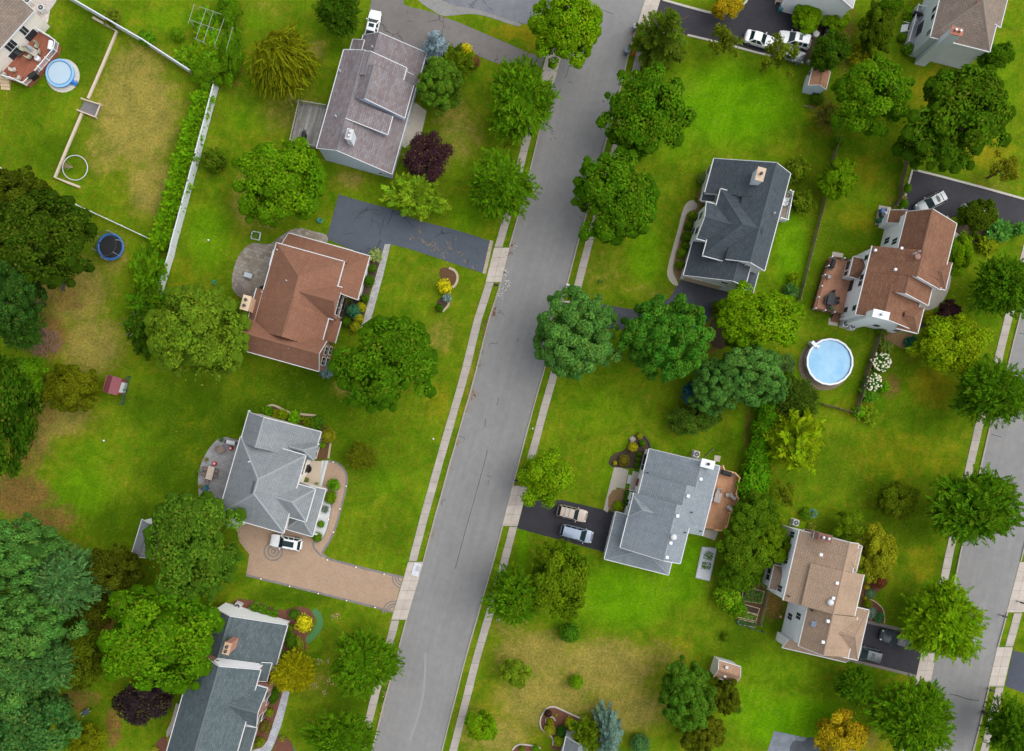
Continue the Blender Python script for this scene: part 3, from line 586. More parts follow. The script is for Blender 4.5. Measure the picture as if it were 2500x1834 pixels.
# ================================================================== HOUSES
class House:
    def __init__(s, name, label, t, wallm, roofm, ref, cat='house', trim=None, ridgem=None, group='detached houses'):
        s.t = math.radians(t); s.wallm = wallm; s.roofm = roofm; s.trim = trim or M['trim']; s.ridgem = ridgem
        p = G(ref); s.org = Vector((p.x, p.y, 0))
        s.root = thing(name, label, cat, s.org, 0, group)
        s.L = Vector((-math.sin(s.t), -math.cos(s.t), 0)); s.W = Vector((math.cos(s.t), -math.sin(s.t), 0))
        s.walls = MB(); s.roof = MB(); s.fas = MB(); s.caps = MB(); s.allcaps = []; s.planes = []; s.n = 0
    def wl(s, P):
        """P = (row, col, x, y, z) -> (w, l)"""
        d = T(*P) - Vector((s.org.x, s.org.y, 0)); return d.dot(s.W), d.dot(s.L)
    def at(s, w, l, z): return s.W * w + s.L * l + Vector((0, 0, z))
    def slab(s, pts, udir, th=.14):
        nrm = (pts[1] - pts[0]).cross(pts[2] - pts[0]).normalized()
        if nrm.z < 0: pts = pts[::-1]; nrm = -nrm
        v = nrm.cross(udir).normalized()
        uv = [(p.dot(udir), p.dot(v)) for p in pts]
        s.roof.face(pts, uv)
        low = [p - Vector((0, 0, th)) for p in pts]
        s.roof.face(low[::-1], uv[::-1])
        for i in range(len(pts)):
            j = (i + 1) % len(pts); s.roof.face([pts[j], pts[i], low[i], low[j]], [uv[j], uv[i], uv[i], uv[j]])
    def edge(s, p, q_, out, wd=.13, ht=.2, ext=0.0):
        d = (q_ - p).normalized() * ext
        p = p - d; q_ = q_ + d; up = Vector((0, 0, .025)); dn = Vector((0, 0, -ht)); ov = out * wd; iv = out * -.02
        a = [p + iv + dn, q_ + iv + dn, q_ + ov + dn, p + ov + dn]; b = [p + iv + up, q_ + iv + up, q_ + ov + up, p + ov + up]
        s.fas.hexa(a, b)
    def cap(s, p, q_, wd=.3):
        d = (q_ - p); side = d.cross(Vector((0, 0, 1))).normalized() * wd / 2
        dn = Vector((0, 0, -.055)); up = Vector((0, 0, .045))
        s.caps.mesh([p - side + dn, p + up, p + side + dn, q_ - side + dn, q_ + up, q_ + side + dn], [(0, 1, 4, 3), (1, 2, 5, 4), (0, 2, 1), (3, 4, 5)])
    def wing(s, axis, sec, ends, hip=(0, 0), oh=.22, goh=.10, wall=True, fascia='1111', zbase=-.1, caps=True):
        """sec: points across (row, col, x, y, z) or (None, z) for a middle ridge; ends: two points along.
        fascia flags: first eave, last eave, first end, last end"""
        s.n += 1; eps = .006 * s.n; oh = oh + .011 * s.n; goh = min(goh, oh) + .007 * s.n
        ci, ai = (0, 1) if axis == 'L' else (1, 0)
        cs = [(None if P[0] is None else s.wl(P)[ci], P[-1] + eps) for P in sec]
        if len(cs) == 3 and cs[1][0] is None: cs[1] = ((cs[0][0] + cs[2][0]) / 2, cs[1][1])
        if cs[0][0] > cs[-1][0]: cs = cs[::-1]; fascia = fascia[1] + fascia[0] + fascia[2:].translate(str.maketrans('fl', 'lf'))
        aa = [s.wl(P)[ai] for P in ends]
        if aa[0] > aa[1]: aa = aa[::-1]; hip = hip[::-1]; fascia = fascia[:2] + fascia[3] + fascia[2]
        a0, a1 = aa; h0, h1 = hip
        pt = (lambda c, a, z: s.at(c, a, z)) if axis == 'L' else (lambda c, a, z: s.at(a, c, z))
        adir = s.L if axis == 'L' else s.W; cdir = s.W if axis == 'L' else s.L
        n = len(cs)
        def hs(i): return (h0, h1) if 0 < i < n - 1 else (0, 0)
        for i in range(n - 1):
            (ca, za), (cb, zb) = cs[i], cs[i + 1]; (pa, pb), (qa, qb) = hs(i), hs(i + 1)
            s.slab([pt(ca, a0 + pa, za), pt(ca, a1 - pb, za), pt(cb, a1 - qb, zb), pt(cb, a0 + qa, zb)], adir)
        if n == 3:
            (c0, z0), (c1, z1), (c2, z2) = cs
            if h0: s.slab([pt(c0, a0, z0), pt(c1, a0 + h0, z1), pt(c2, a0, z2)], cdir)
            if h1: s.slab([pt(c0, a1, z0), pt(c1, a1 - h1, z1), pt(c2, a1, z2)], cdir)
            if caps:
                s.cap(pt(c1, a0 + h0, z1), pt(c1, a1 - h1, z1))
                if h0: s.cap(pt(c1, a0 + h0, z1), pt(c0, a0, z0)); s.cap(pt(c1, a0 + h0, z1), pt(c2, a0, z2))
                if h1: s.cap(pt(c1, a1 - h1, z1), pt(c0, a1, z0)); s.cap(pt(c1, a1 - h1, z1), pt(c2, a1, z2))
        if fascia[0] == '1': s.edge(pt(cs[0][0], a0, cs[0][1]), pt(cs[0][0], a1, cs[0][1]), -cdir, .09)
        if fascia[1] == '1': s.edge(pt(cs[-1][0], a0, cs[-1][1]), pt(cs[-1][0], a1, cs[-1][1]), cdir, .09)
        for k, (a, h, sg) in enumerate(((a0, h0, -1), (a1, h1, 1))):
            if fascia[2 + k] == '0': continue
            if h: s.edge(pt(cs[0][0], a, cs[0][1]), pt(cs[-1][0], a, cs[-1][1]), adir * sg, .09)
            else:
                for i in {'1': range(n - 1), 'f': (0,), 'l': (n - 2,)}[fascia[2 + k]]: s.edge(pt(cs[i][0], a, cs[i][1]), pt(cs[i + 1][0], a, cs[i + 1][1]), adir * sg, .06, .15)
        if s.caps.v: s.allcaps.append(s.caps); s.caps = MB()
        # walls
        def zat(c):
            for i in range(n - 1):
                if cs[i][0] <= c <= cs[i + 1][0]:
                    u = (c - cs[i][0]) / max(1e-6, cs[i + 1][0] - cs[i][0]); return cs[i][1] + u * (cs[i + 1][1] - cs[i][1])
            return cs[0][1]
        cl, cr = cs[0][0] + oh, cs[-1][0] - oh; w0, w1 = a0 + (oh if hip[0] else goh), a1 - (oh if hip[1] else goh)
        if n == 2 and cs[0][1] > cs[1][1]: cl = cs[0][0] + .03
        if n == 2 and cs[0][1] < cs[1][1]: cr = cs[1][0] - .03
        s.planes.append(dict(axis=axis, c0=cl, c1=cr, a0=w0, a1=w1))
        if not wall: return len(s.planes) - 1
        def pris(poly, b0, b1):
            """poly in (c, z), extruded along a"""
            k = len(poly); v = [pt(c, b0, z) for c, z in poly] + [pt(c, b1, z) for c, z in poly]
            s.walls.mesh(v, [tuple(range(k)), tuple(range(k, 2 * k))[::-1]] + [(i, i + k, (i + 1) % k + k, (i + 1) % k) for i in range(k)])
        top = [(cl, zat(cl) - .15)] + [(c, z - .15) for c, z in cs[1:-1] if cl < c < cr] + [(cr, zat(cr) - .15)]
        if not (h0 or h1): pris([(cl, zbase), *top, (cr, zbase)], w0, w1)
        else:
            zl = min(zat(cl), zat(cr)) - .16
            zl = min(cs[0][1], cs[-1][1]) - .08
            pris([(cl, zbase), (cl, zl), (cr, zl), (cr, zbase)], w0, w1)
            if not (h0 and h1):
                pris([(cl + .01, zl + .002), *[(c, z) for c, z in top if z > zl + .01], (cr - .01, zl + .002)], w0 + (h0 + .2 if h0 else .0), w1 - (h1 + .2 if h1 else .0))
        return len(s.planes) - 1
    def facepos(s, wi, side, P):
        pl = s.planes[wi]; w, l = s.wl(P); z = P[-1]
        a, c = (l, w) if pl['axis'] == 'L' else (w, l)
        cd, ad = (s.W, s.L) if pl['axis'] == 'L' else (s.L, s.W)
        if side in ('c0', 'c1'): c = pl[side]; out = cd * (-1 if side == 'c0' else 1); along = ad
        else: a = pl[side]; out = ad * (-1 if side == 'a0' else 1); along = cd
        p = s.at(c, a, z) if pl['axis'] == 'L' else s.at(a, c, z)
        return p, out, along
    def panel(s, mb, p, out, along, w, h, d0, d1, dx=0, dz=0):
        up = Vector((0, 0, 1)); c = p + along * dx + up * dz
        b = [c - along * w / 2 + out * d0, c + along * w / 2 + out * d0, c + along * w / 2 + out * d1, c - along * w / 2 + out * d1]
        mb.hexa([x - up * h / 2 for x in b], [x + up * h / 2 for x in b])
    def window(s, wi, side, P, w=1.0, h=1.3, n=2, shutters=None):
        p, out, al = s.facepos(wi, side, P)
        f = MB(); s.panel(f, p, out, al, w + .2, h + .2, -.04, .04)
        fo = f.build('window', M['white'], s.root)
        g = MB(); pw = w / n
        for k in range(n): s.panel(g, p, out, al, pw - .06, h - .06, -.02, .055, (k - (n - 1) / 2) * pw)
        g.build('pane', M['glass'], fo)
        if shutters:
            for sg in (-1, 1):
                m = MB(); s.panel(m, p, out, al, .4, h + .1, -.02, .05, sg * (w / 2 + .33)); m.build('shutter', shutters, s.root)
    def door(s, wi, side, P, w=1.0, h=2.1, mat=None, name='door'):
        p, out, al = s.facepos(wi, side, P[:4] + (h / 2,))
        f = MB(); s.panel(f, p, out, al, w + .24, h + .12, -.04, .035); fo = f.build(name, M['white'], s.root)
        g = MB(); s.panel(g, p, out, al, w, h - .02, -.02, .05); g.build('door_leaf' if name == 'door' else 'door_panel', mat or M['white'], fo)
    def chimney(s, P, size, mat, zlow=0.0, capm=None, pots=1, potm=None, rot=None):
        w, l = s.wl(P); z = P[-1]; rot = -s.t if rot is None else rot
        b = MB(); b.box(s.at(w, l, (zlow + z) / 2), (size[0], size[1], z - zlow), rot); co = b.build('chimney', mat, s.root)
        c = MB(); c.box(s.at(w, l, z + .05), (size[0] + .16, size[1] + .16, .12), rot); c.build('chimney_cap', capm or M['white'], co)
        for k in range(pots):
            u = (k - (pots - 1) / 2) * max(size) * .42; d = s.W if size[0] >= size[1] else s.L
            f = MB(); f.lathe(s.at(w, l, z + .1) + d * u, [(.16, 0), (.16, .32), (.22, .34), (.22, .40), (.05, .44)], 12); f.build('flue', potm or M['alu'], co, True)
    def vent(s, P, mat, size=.42, kind='roof_vent'):
        w, l = s.wl(P); z = P[-1]; b = MB()
        if kind == 'roof_vent': b.box(s.at(w, l, z), (size, size, .34), -s.t)
        elif kind == 'vent_pipe': b.lathe(s.at(w, l, z - .3), [(size * .3, 0), (size * .3, .6), (size * .22, .6), (size * .22, .4)], 10)
        elif kind == 'turbine_vent': b.lathe(s.at(w, l, z - .2), [(size * .35, 0), (size * .35, .25), (size * .6, .3), (size * .75, .42), (size * .6, .6), (size * .2, .66)], 14)
        b.build(kind, mat, s.root, kind == 'turbine_vent', bevel=.03 if kind == 'roof_vent' else 0)
    def done(s):
        s.walls.build('wall', s.wallm, s.root)
        r = s.roof.build('roof', s.roofm, s.root)
        s.fas.build('gutter', s.trim, s.root)
        for k in s.allcaps: k.build('ridge_cap', s.ridgem or s.roofm, r)
        return s.root
RF_GREY = shingle('grey_red_shingles', (.178, .141, .144), (.178, .170, .181)); RC_GREY = plain('grey_ridge', (.141, .137, .148), .9, .2, 5)
RF_BROWN = shingle('brown_shingles', (.205, .098, .062), (.196, .10, .065), contrast=.6); RC_BROWN = plain('brown_ridge', (.187, .090, .054), .9, .15, 5)
RF_LGREY = shingle('light_grey_shingles', (.185, .204, .215), (.192, .207, .218), contrast=.5); RC_LGREY = plain('light_grey_ridge', (.229, .248, .259), .9, .15, 5)
RF_SLATE = shingle('slate_shingles', (.072, .098, .106), (.085, .106, .115)); RC_SLATE = plain('slate_ridge', (.085, .106, .115), .9, .2, 5)
RF_NAVY = shingle('dark_slate_shingles', (.053, .066, .078), (.060, .073, .085), contrast=.8); RC_NAVY = plain('dark_slate_ridge', (.051, .064, .076), .9, .2, 5)
RF_RUST = shingle('rust_shingles', (.173, .083, .050), (.180, .094, .058), contrast=.8); RC_RUST = plain('rust_ridge', (.158, .079, .050), .9, .2, 5)
RF_BLUE = shingle('blue_grey_shingles', (.192, .222, .248), (.200, .226, .248), contrast=.5); RC_BLUE = plain('blue_grey_ridge', (.215, .240, .263), .9, .15, 5)
RF_TAN = shingle('tan_shingles', (.305, .215, .15), (.29, .21, .15), contrast=.7); RC_TAN = plain('tan_ridge', (.266, .185, .133), .9, .2, 5)
RF_TAUPE = shingle('taupe_shingles', (.185, .148, .122), (.200, .159, .133), contrast=.7); RC_TAUPE = plain('taupe_ridge', (.192, .155, .130), .9, .2, 5)
SD_BLUE = siding('pale_blue_siding', (.58, .67, .82)); SD_WHITE = siding('white_siding', (.80, .81, .83)); SD_GREY = siding('grey_siding', (.58, .63, .67)); SD_CREAM = siding('cream_siding', (.75, .70, .63))
BRK_RED = brick('red_brick', (.19, .06, .04), (.26, .09, .06)); BRK_TAN = brick('tan_brick', (.38, .25, .15), (.47, .32, .2)); BRK_ORG = brick('orange_brick', (.30, .10, .055), (.36, .13, .08))
DOOR_RED = plain('red_door', (.2, .03, .03), .5, .1)
# ---- 2: grey house, top left
h = House('house', 'long grey-shingled house with pale blue gable and stepped dormers, beside the weathered grey deck', 15.5, SD_BLUE, RF_GREY, q(1, 2, 1400, 900), ridgem=RC_GREY)
i = h.wing('L', [(1, 2, 980, 1300, 4.8), (1, 2, 1160, 1300, 6.3), (1, 2, 1640, 1530, 2.5)], [(1, 2, 1220, 435, 4.8), (1, 2, 980, 1300, 4.8)])
j = h.wing('L', [(1, 2, 1160, 1300, 6.35), (1, 2, 1625, 1100, 4.55)], [(1, 2, 1650, 1020, 4.55), (1, 2, 1600, 1180, 4.55)], fascia='0101')
k2 = h.wing('L', [(1, 2, 1330, 760, 5.95), (1, 2, 1440, 720, 7.0), (1, 2, 1752, 1035, 4.0)], [(1, 2, 1840, 752, 4.0), (1, 2, 1752, 1035, 4.0)], fascia='010l')
k3 = h.wing('L', [(1, 2, 1220, 435, 4.84), (1, 2, 1462, 425, 6.55), (1, 2, 1770, 600, 4.6)], [(1, 2, 1770, 596, 4.6), (1, 2, 1715, 800, 4.6)], fascia='1110')
h.wing('L', [(1, 2, 1390, 310, 2.7), (1, 2, 1525, 300, 4.7), (1, 3, 130, 530, 2.6)], [(1, 2, 1392, 308, 2.7), (1, 3, 42, 752, 2.6)], fascia='1110')
h.wing('L', [(1, 2, 1300, 345, 2.5), (1, 2, 1400, 350, 3.2)], [(1, 2, 1300, 345, 2.5), (1, 2, 1272, 432, 2.5)])
h.chimney((1, 2, 1268, 1180, 7.7), (.75, 1.35), SD_GREY, 4.2, M['lightgrey'], 2)
for P in ((1, 2, 1470, 412, 4.5), (1, 2, 1187, 622, 5.3), (1, 2, 1150, 1020, 5.9)): h.vent(P, M['white'], .3, 'vent_pipe')
h.window(k2, 'c1', (1, 3, 20, 900, 2.2), .9, 1.5, 1); h.window(k2, 'c1', (1, 3, 45, 830, 2.2), .9, 1.5, 1); h.door(k2, 'c1', (1, 3, 5, 1000, 1), 1.0)
h.window(i, 'a1', (1, 2, 1540, 1530, 1.2), .6, .5, 1)
h.done()
# ---- 3: brown house, left
h = House('house', 'brown-shingled house with brick front and paved patio, beside the blue-grey empty driveway', 15.5, BRK_RED, RF_BROWN, q(2, 2, 850, 1000), ridgem=RC_BROWN)
i = h.wing('L', [(2, 2, 575, 675, 5.5), (2, 2, 850, 672, 8.2), (2, 2, 1225, 638, 5.5)], [(2, 2, 636, 480, 5.5), (2, 2, 1000, 1400, 5.5)], hip=(4.0, 0), fascia='1110')
h.wing('L', [(2, 2, 605, 540, 5.42), (2, 2, 700, 560, 6.4)], [(2, 2, 605, 540, 5.4), (2, 2, 572, 672, 5.4)], wall=False, fascia='1000')
h.wing('L', [(2, 2, 455, 875, 4.93), (2, 2, 780, 960, 8.2)], [(2, 2, 455, 875, 4.87), (2, 2, 370, 1182, 4.87)], fascia='1000')
x = h.wing('W', [(2, 2, 1072, 1338, 5.5), (2, 2, 1000, 1448, 7.95), (2, 2, 1000, 1605, 5.3)], [(2, 2, 330, 1425, 5.4), (2, 2, 1000, 1605, 5.4)], fascia='0111')
y = h.wing('W', [(2, 2, 1205, 870, 5.5), (2, 2, 1140, 990, 7.9), (2, 2, 1130, 1152, 5.5)], [(2, 2, 800, 915, 8.0), (2, 2, 1205, 872, 5.5)], fascia='1100')
g_ = h.wing('L', [(2, 2, 1100, 600, 2.8), (None, 4.9), (2, 2, 1446, 596, 2.8)], [(2, 2, 1446, 594, 2.8), (2, 2, 1342, 978, 2.8)], hip=(3.2, 0))
h.wing('W', [(2, 2, 735, 393, 2.79), (2, 2, 700, 505, 4.5)], [(2, 2, 735, 393, 2.8), (2, 2, 1300, 548, 2.8)], fascia='1010')
h.wing('L', [(2, 2, 1075, 1165, 3.4), (2, 2, 1190, 1190, 2.8)], [(2, 2, 1185, 1165, 2.8), (2, 2, 1120, 1352, 2.8)], fascia='0100', wall=False)
for P in ((2, 2, 1185, 955, 4.3), (2, 2, 1165, 1010, 4.3), (2, 2, 1148, 1075, 4.3)): h.window(y, 'a1', P, 1.0, 1.4, 1)
for P in ((2, 2, 1210, 980, 1.6), (2, 2, 1195, 1035, 1.6), (2, 2, 1180, 1095, 1.6)): h.window(y, 'a1', P, 1.0, 1.6, 1)
for P in ((2, 2, 1050, 1420, 4.2), (2, 2, 1020, 1510, 4.2), (2, 2, 1085, 1420, 1.6), (2, 2, 1055, 1515, 1.6)): h.window(x, 'a1', P, 1.1, 1.4, 2)
for P in ((2, 2, 1425, 740, 1.2), (2, 2, 1378, 900, 1.2)): h.door(g_, 'c1', P, 2.5, 2.1, M['white'], 'garage_door')
h.chimney((2, 2, 360, 1005, 7.4), (1.0, 1.9), BRK_TAN, 0, M['tan'], 2, M['dark'])
for P in ((2, 2, 718, 810, 7.4), (2, 2, 635, 540, 5.8), (2, 2, 505, 910, 5.4), (2, 2, 738, 1402, 7.2)): h.vent(P, M['white'], .3, 'vent_pipe')
h.done()
# ---- 4: light grey house, left
h = House('house', 'light grey hipped-roof house with the tan paver driveway and white car', 16, SD_CREAM, RF_LGREY, q(3, 2, 550, 850), ridgem=RC_LGREY)
a = h.wing('L', [(3, 2, 385, 312, 5.3), (3, 2, 512, 372, 7.2), (3, 2, 1028, 455, 3.2)], [(3, 2, 385, 310, 5.3), (3, 2, 950, 738, 3.2)], fascia='1110')
b_ = h.wing('L', [(3, 2, 115, 1222, 5.38), (None, 8.3), (3, 2, 690, 1372, 5.4)], [(3, 2, 885, 690, 5.4), (3, 2, 690, 1372, 5.4)], hip=(4.6, 4.6), fascia='1111')
c_ = h.wing('W', [(3, 2, 970, 985, 5.0), (None, 6.7), (3, 2, 886, 1272, 5.0)], [(3, 2, 600, 1080, 5.0), (3, 2, 970, 985, 5.0)], hip=(0, 2.3), fascia='1101')
d_ = h.wing('L', [(3, 2, 735, 1240, 2.8), (None, 4.4), (3, 2, 1062, 988, 2.8)], [(3, 2, 1062, 986, 2.8), (3, 2, 945, 1402, 2.8)], hip=(0, 2.4))
h.wing('W', [(3, 2, 830, 560, 3.9), (None, 5.2), (3, 2, 900, 720, 3.9)], [(3, 2, 760, 600, 4), (3, 2, 990, 640, 3.7)], hip=(0, 1.6), wall=False, fascia='0000')
for P in ((3, 2, 995, 560, 1.7), (3, 2, 980, 620, 1.7), (3, 2, 965, 680, 1.7)): h.window(a, 'c1', P, .8, 1.5, 1)
for P in ((3, 2, 890, 760, 3.8), (3, 2, 875, 830, 3.8)): h.window(b_, 'c1', P, 1.2, 1.4, 2)
h.door(b_, 'c1', (3, 2, 885, 800, 1), 1.2, 2.2, plain('dark_door', (.03, .02, .015), .5, .1))
h.door(d_, 'a1', (3, 2, 790, 1370, 1), 2.6, 2.2, M['white'], 'garage_door'); h.door(d_, 'a1', (3, 2, 900, 1395, 1), 2.6, 2.2, M['white'], 'garage_door')
h.chimney((3, 2, 228, 1275, 6.4), (1.9, 1.0), SD_GREY, 0, M['lightgrey'], 1)
for P in ((3, 2, 438, 930, 8.0), (3, 2, 431, 958, 8.0), (3, 2, 424, 985, 8.0), (3, 2, 417, 1012, 8.0)): h.vent(P, M['dark'], .4)
for P in ((3, 2, 390, 745, 7.3), (3, 2, 280, 1065, 6.3), (3, 2, 390, 300, 5.6)): h.vent(P, M['white'], .35, 'vent_pipe')
h.done()
# ---- 5: dark slate brick house, bottom left
h = House('house', 'slate-roofed red brick house with white gable and brick chimney at the bottom left corner', 16, BRK_RED, RF_SLATE, q(4, 2, 300, 1000), ridgem=RC_SLATE)
a = h.wing('L', [(4, 2, 40, 545, 4.3), (4, 2, 190, 562, 5.7), (4, 2, 722, 562, 2.6)], [(4, 2, 725, 548, 2.6), (4, 2, 618, 950, 2.6)], fascia='1110')
b_ = h.wing('L', [(4, 2, -106, 860, 5.6), (4, 2, 115, 935, 8.4), (4, 2, 492, 932, 5.6)], [(4, 2, 492, 930, 5.2), (4, 2, 300, 1950, 5.2)], goh=.03)
c_ = h.wing('W', [(4, 2, 550, 1102, 5.2), (None, 7.2), (4, 2, 458, 1445, 5.2)], [(4, 2, 150, 1100, 6), (4, 2, 550, 1104, 5.2)], fascia='1101')
d_ = h.wing('L', [(4, 2, 200, 1500, 4.4), (4, 2, 456, 1452, 3.0)], [(4, 2, 458, 1446, 3.0), (4, 2, 360, 1950, 3.0)], fascia='0111')
h.wing('L', [(4, 2, 470, 960, 3.9), (4, 2, 588, 882, 3.0)], [(4, 2, 590, 880, 3.0), (4, 2, 548, 1042, 3.0)], fascia='0111')
for P in ((4, 2, 548, 1165, 3.9), (4, 2, 478, 1360, 3.9), (4, 2, 555, 1200, 1.6), (4, 2, 500, 1330, 1.6)): h.window(c_, 'a1', P, 1.1, 1.5, 2)
for P in ((4, 2, 690, 640, 1.5), (4, 2, 668, 730, 1.5)): h.window(a, 'c1', P, 1.0, 1.5, 2)
GABW = plain('white_gable', (.88, .885, .90), .5, .03)
gable = MB(); p_, o_, l_ = h.facepos(a, 'a0', (4, 2, 400, 480, 3))
pl = h.planes[a]; c0, c1 = pl['c0'] + .02, pl['c1'] - .02; cr_ = h.wl((4, 2, 190, 562, 5.7))[0]
gable.mesh([h.at(c, pl['a0'] - d, z) for d in (.0, .05) for c, z in ((c0, .3), (c1, .3), (c1, 2.5), (cr_, 5.5), (c0, 4.2))], [(0, 1, 2, 3, 4), (9, 8, 7, 6, 5), (0, 5, 6, 1), (1, 6, 7, 2), (2, 7, 8, 3), (3, 8, 9, 4), (4, 9, 5, 0)])
gable.build('gable_cladding', GABW, h.root)
pl = h.planes[b_]; up_ = MB(); c1 = pl['c1']; cr_ = h.wl((4, 2, 115, 935, 8.4))[0]
up_.mesh([h.at(c, pl['a0'] - d, z) for d in (.0, .05) for c, z in ((cr_ - 1.2, 3.4), (c1, 2.4), (c1, 5.4), (cr_, 8.1), (cr_ - 1.2, 7.1))], [(0, 1, 2, 3, 4), (9, 8, 7, 6, 5), (0, 5, 6, 1), (1, 6, 7, 2), (2, 7, 8, 3), (3, 8, 9, 4), (4, 9, 5, 0)])
up_.build('gable_cladding', GABW, h.root)
h.chimney((4, 2, 195, 752, 8.0), (.8, 1.5), BRK_ORG, 4, BRK_TAN, 2, M['dark'])
for P in ((4, 1, 1765, 930, 6.6), (4, 1, 1615, 1135, 6.2), (4, 1, 1710, 1595, 5.0), (4, 2, -20, 1200, 7.5)): h.vent(P, M['dark'], .3, 'vent_pipe')
h.done()
# ---- 7: taupe house, top right
h = House('house', 'taupe hipped-roof house with tall siding chimney at the top right', 14, SD_GREY, RF_TAUPE, q(1, 5, 1200, 100), ridgem=RC_TAUPE)
a = h.wing('L', [(1, 5, 975, 325, 5.6), (None, 8.7), (1, 5, 1492, 468, 5.6)], [(1, 5, 1100, -420, 5.6), (1, 5, 975, 325, 5.6)], hip=(0, 4.5))
h.wing('L', [(1, 5, 1420, 120, 7.0), (1, 5, 1588, 243, 5.4)], [(1, 5, 1700, -300, 5.4), (1, 5, 1586, 243, 5.4)], fascia='0111')
for P in ((1, 5, 955, 65, 4.4), (1, 5, 1000, 140, 4.6), (1, 5, 965, 285, 4.4)): h.window(a, 'c0', P, .8, 1.2, 1)
h.door(a, 'c0', (1, 5, 905, 270, 1.1), 1.9, 2.1, M['glass'], 'patio_door')
h.chimney((1, 5, 1205, 278, 8.4), (1.5, .9), SD_GREY, 0, BRK_ORG, 2)
h.vent((1, 5, 1375, 20, 8.6), M['terracotta'], .3, 'vent_pipe')
h.done()
# ---- 8: dark slate house, right
h = House('house', 'dark slate-shingled house with white siding and pale stone chimney, right of the street', 15, SD_WHITE, RF_NAVY, q(2, 4, 1100, 300), ridgem=RC_NAVY)
a = h.wing('L', [(1, 4, 870, 1400, 4.3), (1, 4, 1420, 1440, 8.1), (1, 4, 1545, 1522, 6.0)], [(1, 4, 1545, 1522, 6.0), (2, 4, 936, 40, 5.6)], fascia='1110')
h.wing('L', [(1, 4, 1200, 1428, 6.55), (1, 4, 1420, 1440, 8.1), (1, 4, 1545, 1522, 6.0)], [(2, 4, 936, 0, 5.6), (2, 4, 1330, 728, 6.0)], fascia='0101')
b_ = h.wing('W', [(2, 4, 936, 5, 5.6), (None, 8.0), (2, 4, 785, 592, 5.6)], [(2, 4, 895, 140, 5.6), (2, 4, 1280, 330, 6)], hip=(3.6, 0), fascia='1110')
c_ = h.wing('W', [(2, 4, 798, 116, 5.5), (None, 7.1), (2, 4, 718, 440, 5.5)], [(2, 4, 720, 440, 5.5), (2, 4, 1050, 350, 6)], fascia='1110')
d_ = h.wing('L', [(2, 4, 605, 762, 3.0), (2, 4, 1042, 806, 6.7), (2, 4, 1150, 850, 5.6)], [(2, 4, 690, 458, 3.0), (2, 4, 605, 762, 3.0)], fascia='1101')
e_ = h.wing('L', [(2, 4, 1165, 790, 3.7), (2, 4, 1262, 742, 2.9)], [(2, 4, 1264, 740, 2.9), (2, 4, 1195, 916, 2.9)], fascia='0111')
h.wing('L', [(1, 4, 790, 1640, 3.0), (1, 4, 900, 1660, 3.9)], [(2, 4, 785, 30, 3.0), (2, 4, 760, 110, 3.0)], fascia='1011', wall=False)
for P in ((2, 4, 770, 240, 4.0), (2, 4, 720, 370, 4.0), (2, 4, 745, 260, 1.6), (2, 4, 700, 380, 1.6)): h.window(c_, 'a0', P, 1.0, 1.5, 2)
for P in ((1, 4, 850, 1500, 1.8),): h.window(a, 'c0', P, 1.0, 1.4, 2)
for P in ((2, 4, 690, 810, 1), (2, 4, 850, 850, 1)): h.door(d_, 'a1', P, 2.7, 2.2, M['tan'], 'garage_door')
h.window(d_, 'a1', (2, 4, 960, 850, 4.4), .9, .7, 2)
h.chimney((1, 4, 1280, 1530, 9.0), (1.0, 1.7), SD_GREY, 5, plain('chimney_top_stone', (.5, .38, .28), .9, .2), 1, M['dark'])
for P in ((2, 4, 1402, 218, 7.2), (2, 4, 1152, 668, 6.6)): h.vent(P, M['white'], .35, 'vent_pipe')
h.done()
# ---- 9: rust-brown house, far right
h = House('house', 'rust-brown shingled house with white walls and stepped front gables, above the round pool', 13.8, SD_WHITE, RF_RUST, q(2, 5, 760, 700), ridgem=RC_RUST)
b_ = h.wing('L', [(2, 5, 692, 515, 5.8), (2, 5, 985, 222, 8.55), (2, 5, 1192, 365, 5.8)], [(2, 5, 770, 203, 5.8), (2, 5, 600, 700, 5.8)], fascia='1110')
a1 = h.wing('L', [(2, 5, 465, 505, 5.6), (2, 5, 860, 760, 8.6), (2, 5, 1062, 886, 5.6)], [(2, 5, 465, 505, 5.6), (2, 5, 855, 772, 8.6)], fascia='110l')
a2 = h.wing('L', [(2, 5, 465, 505, 5.58), (2, 5, 772, 840, 8.1), (2, 5, 990, 880, 5.2)], [(2, 5, 880, 690, 8.6), (2, 5, 750, 918, 8.1)], fascia='110l')
a3 = h.wing('L', [(2, 5, 465, 505, 5.56), (2, 5, 598, 1000, 7.3), (2, 5, 835, 1200, 4.9)], [(2, 5, 770, 850, 8.1), (2, 5, 320, 1107, 5.6)], fascia='1101')
h.wing('W', [(2, 5, 870, 1040, 5.0), (None, 6.3), (2, 5, 820, 1262, 5.0)], [(2, 5, 720, 1120, 5.5), (2, 5, 893, 1120, 4.8)], hip=(0, 1.7), fascia='0101', wall=False)
h.wing('W', [(2, 5, 1110, 640, 5.5), (None, 6.6), (2, 5, 1060, 880, 5.5)], [(2, 5, 980, 730, 6), (2, 5, 1138, 740, 5.4)], hip=(0, 1.7), fascia='0101', wall=False)
h.wing('L', [(2, 5, 618, 196, 2.9), (2, 5, 772, 205, 4.3)], [(2, 5, 630, 193, 2.9), (2, 5, 604, 306, 2.9)], fascia='1011')
by = h.wing('W', [(2, 5, 302, 600, 3.3), (None, 4.5), (2, 5, 330, 790, 3.3)], [(2, 5, 274, 705, 3.3), (2, 5, 440, 690, 3.3)], hip=(1.6, 0), oh=.12)
for P in ((2, 5, 268, 660, 1.8), (2, 5, 262, 700, 1.8), (2, 5, 265, 755, 1.8)): h.window(by, 'a0', P, .7, 1.1, 1)
